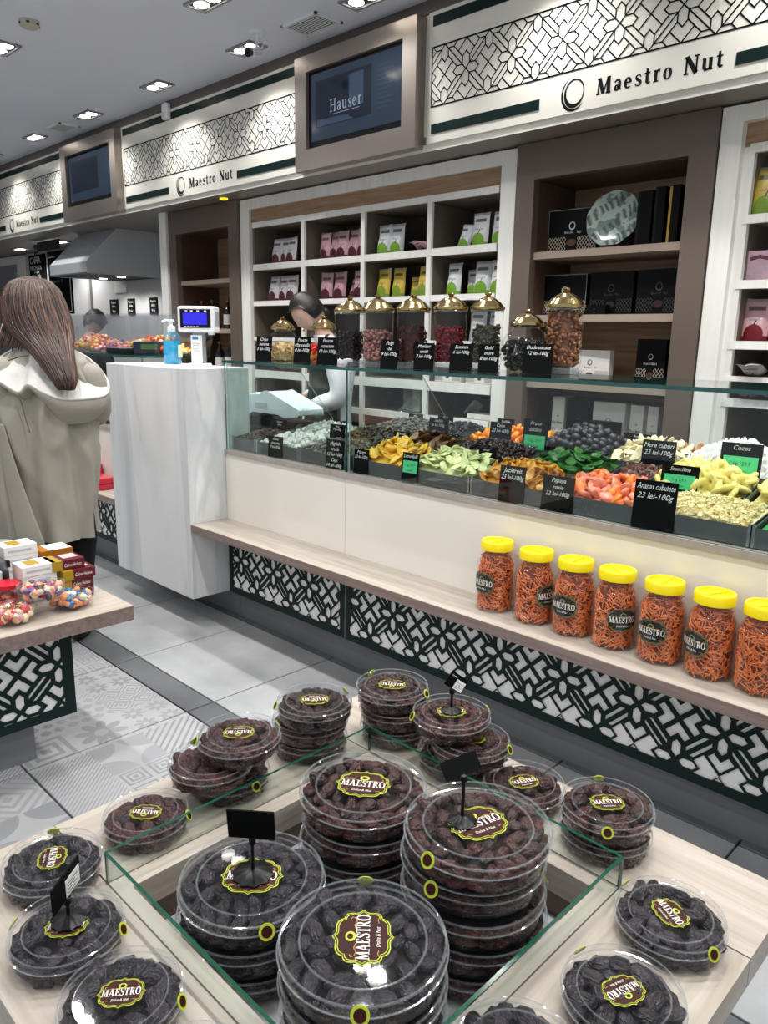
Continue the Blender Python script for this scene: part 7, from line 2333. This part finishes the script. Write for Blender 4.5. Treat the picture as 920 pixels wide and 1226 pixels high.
# ---- clerk behind the counter: bent head, white shirt, dark green apron (local +y = where she faces)
def clerk(name, label, x, y, rz, m_shirt, m_apron, dz=0.0):
    t = thing(name, label, 'person', (x, y, 0), rz)
    J = [(0, -0.10, 0.94, 0.12), (0, -0.12, 1.12, 0.105), (0, -0.13, 1.29, 0.115), (0, -0.07, 1.42, 0.055), (0, -0.03, 1.49, 0.05),
         (-0.085, -0.10, 0.86, 0.085), (-0.09, -0.08, 0.47, 0.058), (-0.09, -0.10, 0.08, 0.04), (-0.09, 0.03, 0.03, 0.032),
         (0.085, -0.10, 0.86, 0.085), (0.09, -0.08, 0.47, 0.058), (0.09, -0.10, 0.08, 0.04), (0.09, 0.03, 0.03, 0.032),
         (-0.175, -0.12, 1.32, 0.05), (-0.215, -0.16, 1.05, 0.042), (-0.16, 0.03, 1.02, 0.030),
         (0.175, -0.12, 1.32, 0.05), (0.22, -0.12, 1.07, 0.042), (0.12, 0.06, 1.03, 0.030)]
    Bn = [(0, 1), (1, 2), (2, 3), (3, 4), (0, 5), (5, 6), (6, 7), (7, 8), (0, 9), (9, 10), (10, 11), (11, 12), (2, 13), (13, 14), (14, 15), (2, 16), (16, 17), (17, 18)]
    hand_chain(J, Bn, 15, (0.15, 1, -0.1), 1, (0.2, 0, -1))
    hand_chain(J, Bn, 18, (-0.2, 1, -0.1), -1, (-0.2, 0, -1))
    skin_body('body', t, J, Bn, M_SKIN)
    h = head(t, (0, 0.03, 1.565), (-0.75, 0.12, 0.12), M_SKIN)
    # hair drawn back: a cap over crown and back of the head with a low knot
    b = B()
    vs, fs = [], []
    nr, ns = 14, 30
    for i in range(nr + 1):
        th = pi * 0.66 * i / nr
        for j in range(ns):
            ph = 2 * pi * j / ns
            x_, y_, z_ = sin(th) * cos(ph), sin(th) * sin(ph), cos(th)
            pull = 0.0
            if y_ > 0.25: z_ = max(z_, 0.46 + 0.2 * (y_ - 0.25))
            vs.append((x_ * 0.086, y_ * 0.102 - 0.004, z_ * 0.125 + 0.004 + 0.002 * noise.noise(Vector((x_ * 9, y_ * 9, z_ * 3)))))
    for i in range(nr):
        for j in range(ns):
            a, c = i * ns + j, i * ns + (j + 1) % ns
            fs.append((a, a + ns, c + ns, c))
    hh = b.add(vs, fs).build('hair', mat('black_hair', '#120e0d', 0.4, bump=0.3, bscale=60, stretch=(8, 1, 1)), h, sharp=2.0)
    B().add(*lump(ICO2, (0.03, 0.025, 0.03), 5, 0, 0.2), T(0, -0.085, -0.075)).build('hair_knot', mat('black_hair', '#120e0d', 0.4), h)
    tr = B()
    n = 30
    def ring(z, cy, rx, ry, s_):
        return [(rx * cos(2 * pi * k / n) * (1 + 0.05 * noise.noise(Vector((k * 0.8, z * 6, s_)))), cy + ry * sin(2 * pi * k / n) * (1 + 0.05 * noise.noise(Vector((k * 0.8, z * 6, s_ + 4)))), z) for k in range(n)]
    tr.loft([ring(0.86, -0.10, 0.185, 0.145, 1), ring(0.98, -0.105, 0.17, 0.135, 1), ring(1.1, -0.12, 0.165, 0.13, 1), ring(1.22, -0.13, 0.185, 0.135, 1), ring(1.32, -0.12, 0.185, 0.115, 1), ring(1.38, -0.10, 0.13, 0.085, 1), ring(1.43, -0.07, 0.07, 0.066, 1)], cap=False)
    tr.build('shirt', m_shirt, t, sharp=2.0)
    for sx, pts in ((-1, [(-0.15, -0.12, 1.34, 0.08), (-0.20, -0.14, 1.22, 0.082), (-0.22, -0.16, 1.09, 0.074), (-0.205, -0.10, 1.035, 0.068), (-0.175, -0.02, 1.025, 0.05), (-0.163, 0.02, 1.02, 0.042)]),
                    (1, [(0.15, -0.12, 1.34, 0.08), (0.20, -0.13, 1.22, 0.08), (0.222, -0.12, 1.09, 0.072), (0.19, -0.03, 1.045, 0.058), (0.13, 0.045, 1.035, 0.042)])):
        s_ = B()
        limb(s_, pts, 18, 0.14, sx + 2)
        o = s_.build('shirt_sleeve', m_shirt, t, sharp=2.0)
        sm = o.modifiers.new('sub', 'SUBSURF'); sm.levels = sm.render_levels = 1
    ap = B()
    def arc(z, cy, rx, ry, a0=0.02, a1=pi - 0.02, m=20):
        return [(rx * cos(a0 + (a1 - a0) * k / m), cy + ry * sin(a0 + (a1 - a0) * k / m), z) for k in range(m + 1)]
    ap.loft([arc(0.55, -0.10, 0.21, 0.19, -0.25, pi + 0.25), arc(0.85, -0.10, 0.20, 0.162, -0.3, pi + 0.3), arc(1.0, -0.105, 0.182, 0.150, -0.3, pi + 0.3), arc(1.1, -0.12, 0.177, 0.145, -0.1, pi + 0.1), arc(1.25, -0.13, 0.19, 0.15, 0.35, pi - 0.35), arc(1.36, -0.115, 0.16, 0.12, 0.7, pi - 0.7)], cap=False, closed=False)
    o = ap.build('apron', m_apron, t, sharp=2.0)
    sd = o.modifiers.new('cloth', 'SOLIDIFY'); sd.thickness = 0.004
    for sx in (-1, 1):
        B().tube([(sx * 0.105, -0.02, 1.35), (sx * 0.08, -0.075, 1.425), (0.0, -0.125, 1.44)], 0.008, 6).build('apron_strap', m_apron, t)
        lg = B()
        limb(lg, [(sx * 0.085, -0.10, 0.92, 0.105), (sx * 0.09, -0.08, 0.5, 0.078), (sx * 0.09, -0.10, 0.05, 0.062)], folds=0.06)
        lg.build('trouser_leg', M_TROUSER, t)
        B().add(*lump(ICO2, (0.045, 0.125, 0.045), 1, 0, 0.05), T(sx * 0.09, -0.05, 0.045)).build('shoe', M_BLACK, t)
    return t
M_SHIRT = mat('white_shirt', '#dfe1e6', 0.7, var=0.04, vscale=8, bump=0.1, bscale=14)
clerk('person', 'clerk in a white shirt and dark green apron bending over the counter scale', -3.70, 3.12, radians(146), M_SHIRT, mat('dark_green_apron', '#0c1917', 0.7))
w2 = clerk('person', 'second worker with black hair and black clothes behind the far candy box', -6.85, 3.2, radians(30), mat('black_shirt', '#141315', 0.7), mat('black_apron', '#0e0e10', 0.7))
w2.scale = (0.965, 0.965, 0.965)
for h_ in KIDS[w2.name]:
    for c_ in KIDS.get(h_.name, []):
        if c_.name.startswith('hair'): c_.scale = (1.12, 1.14, 1.06)
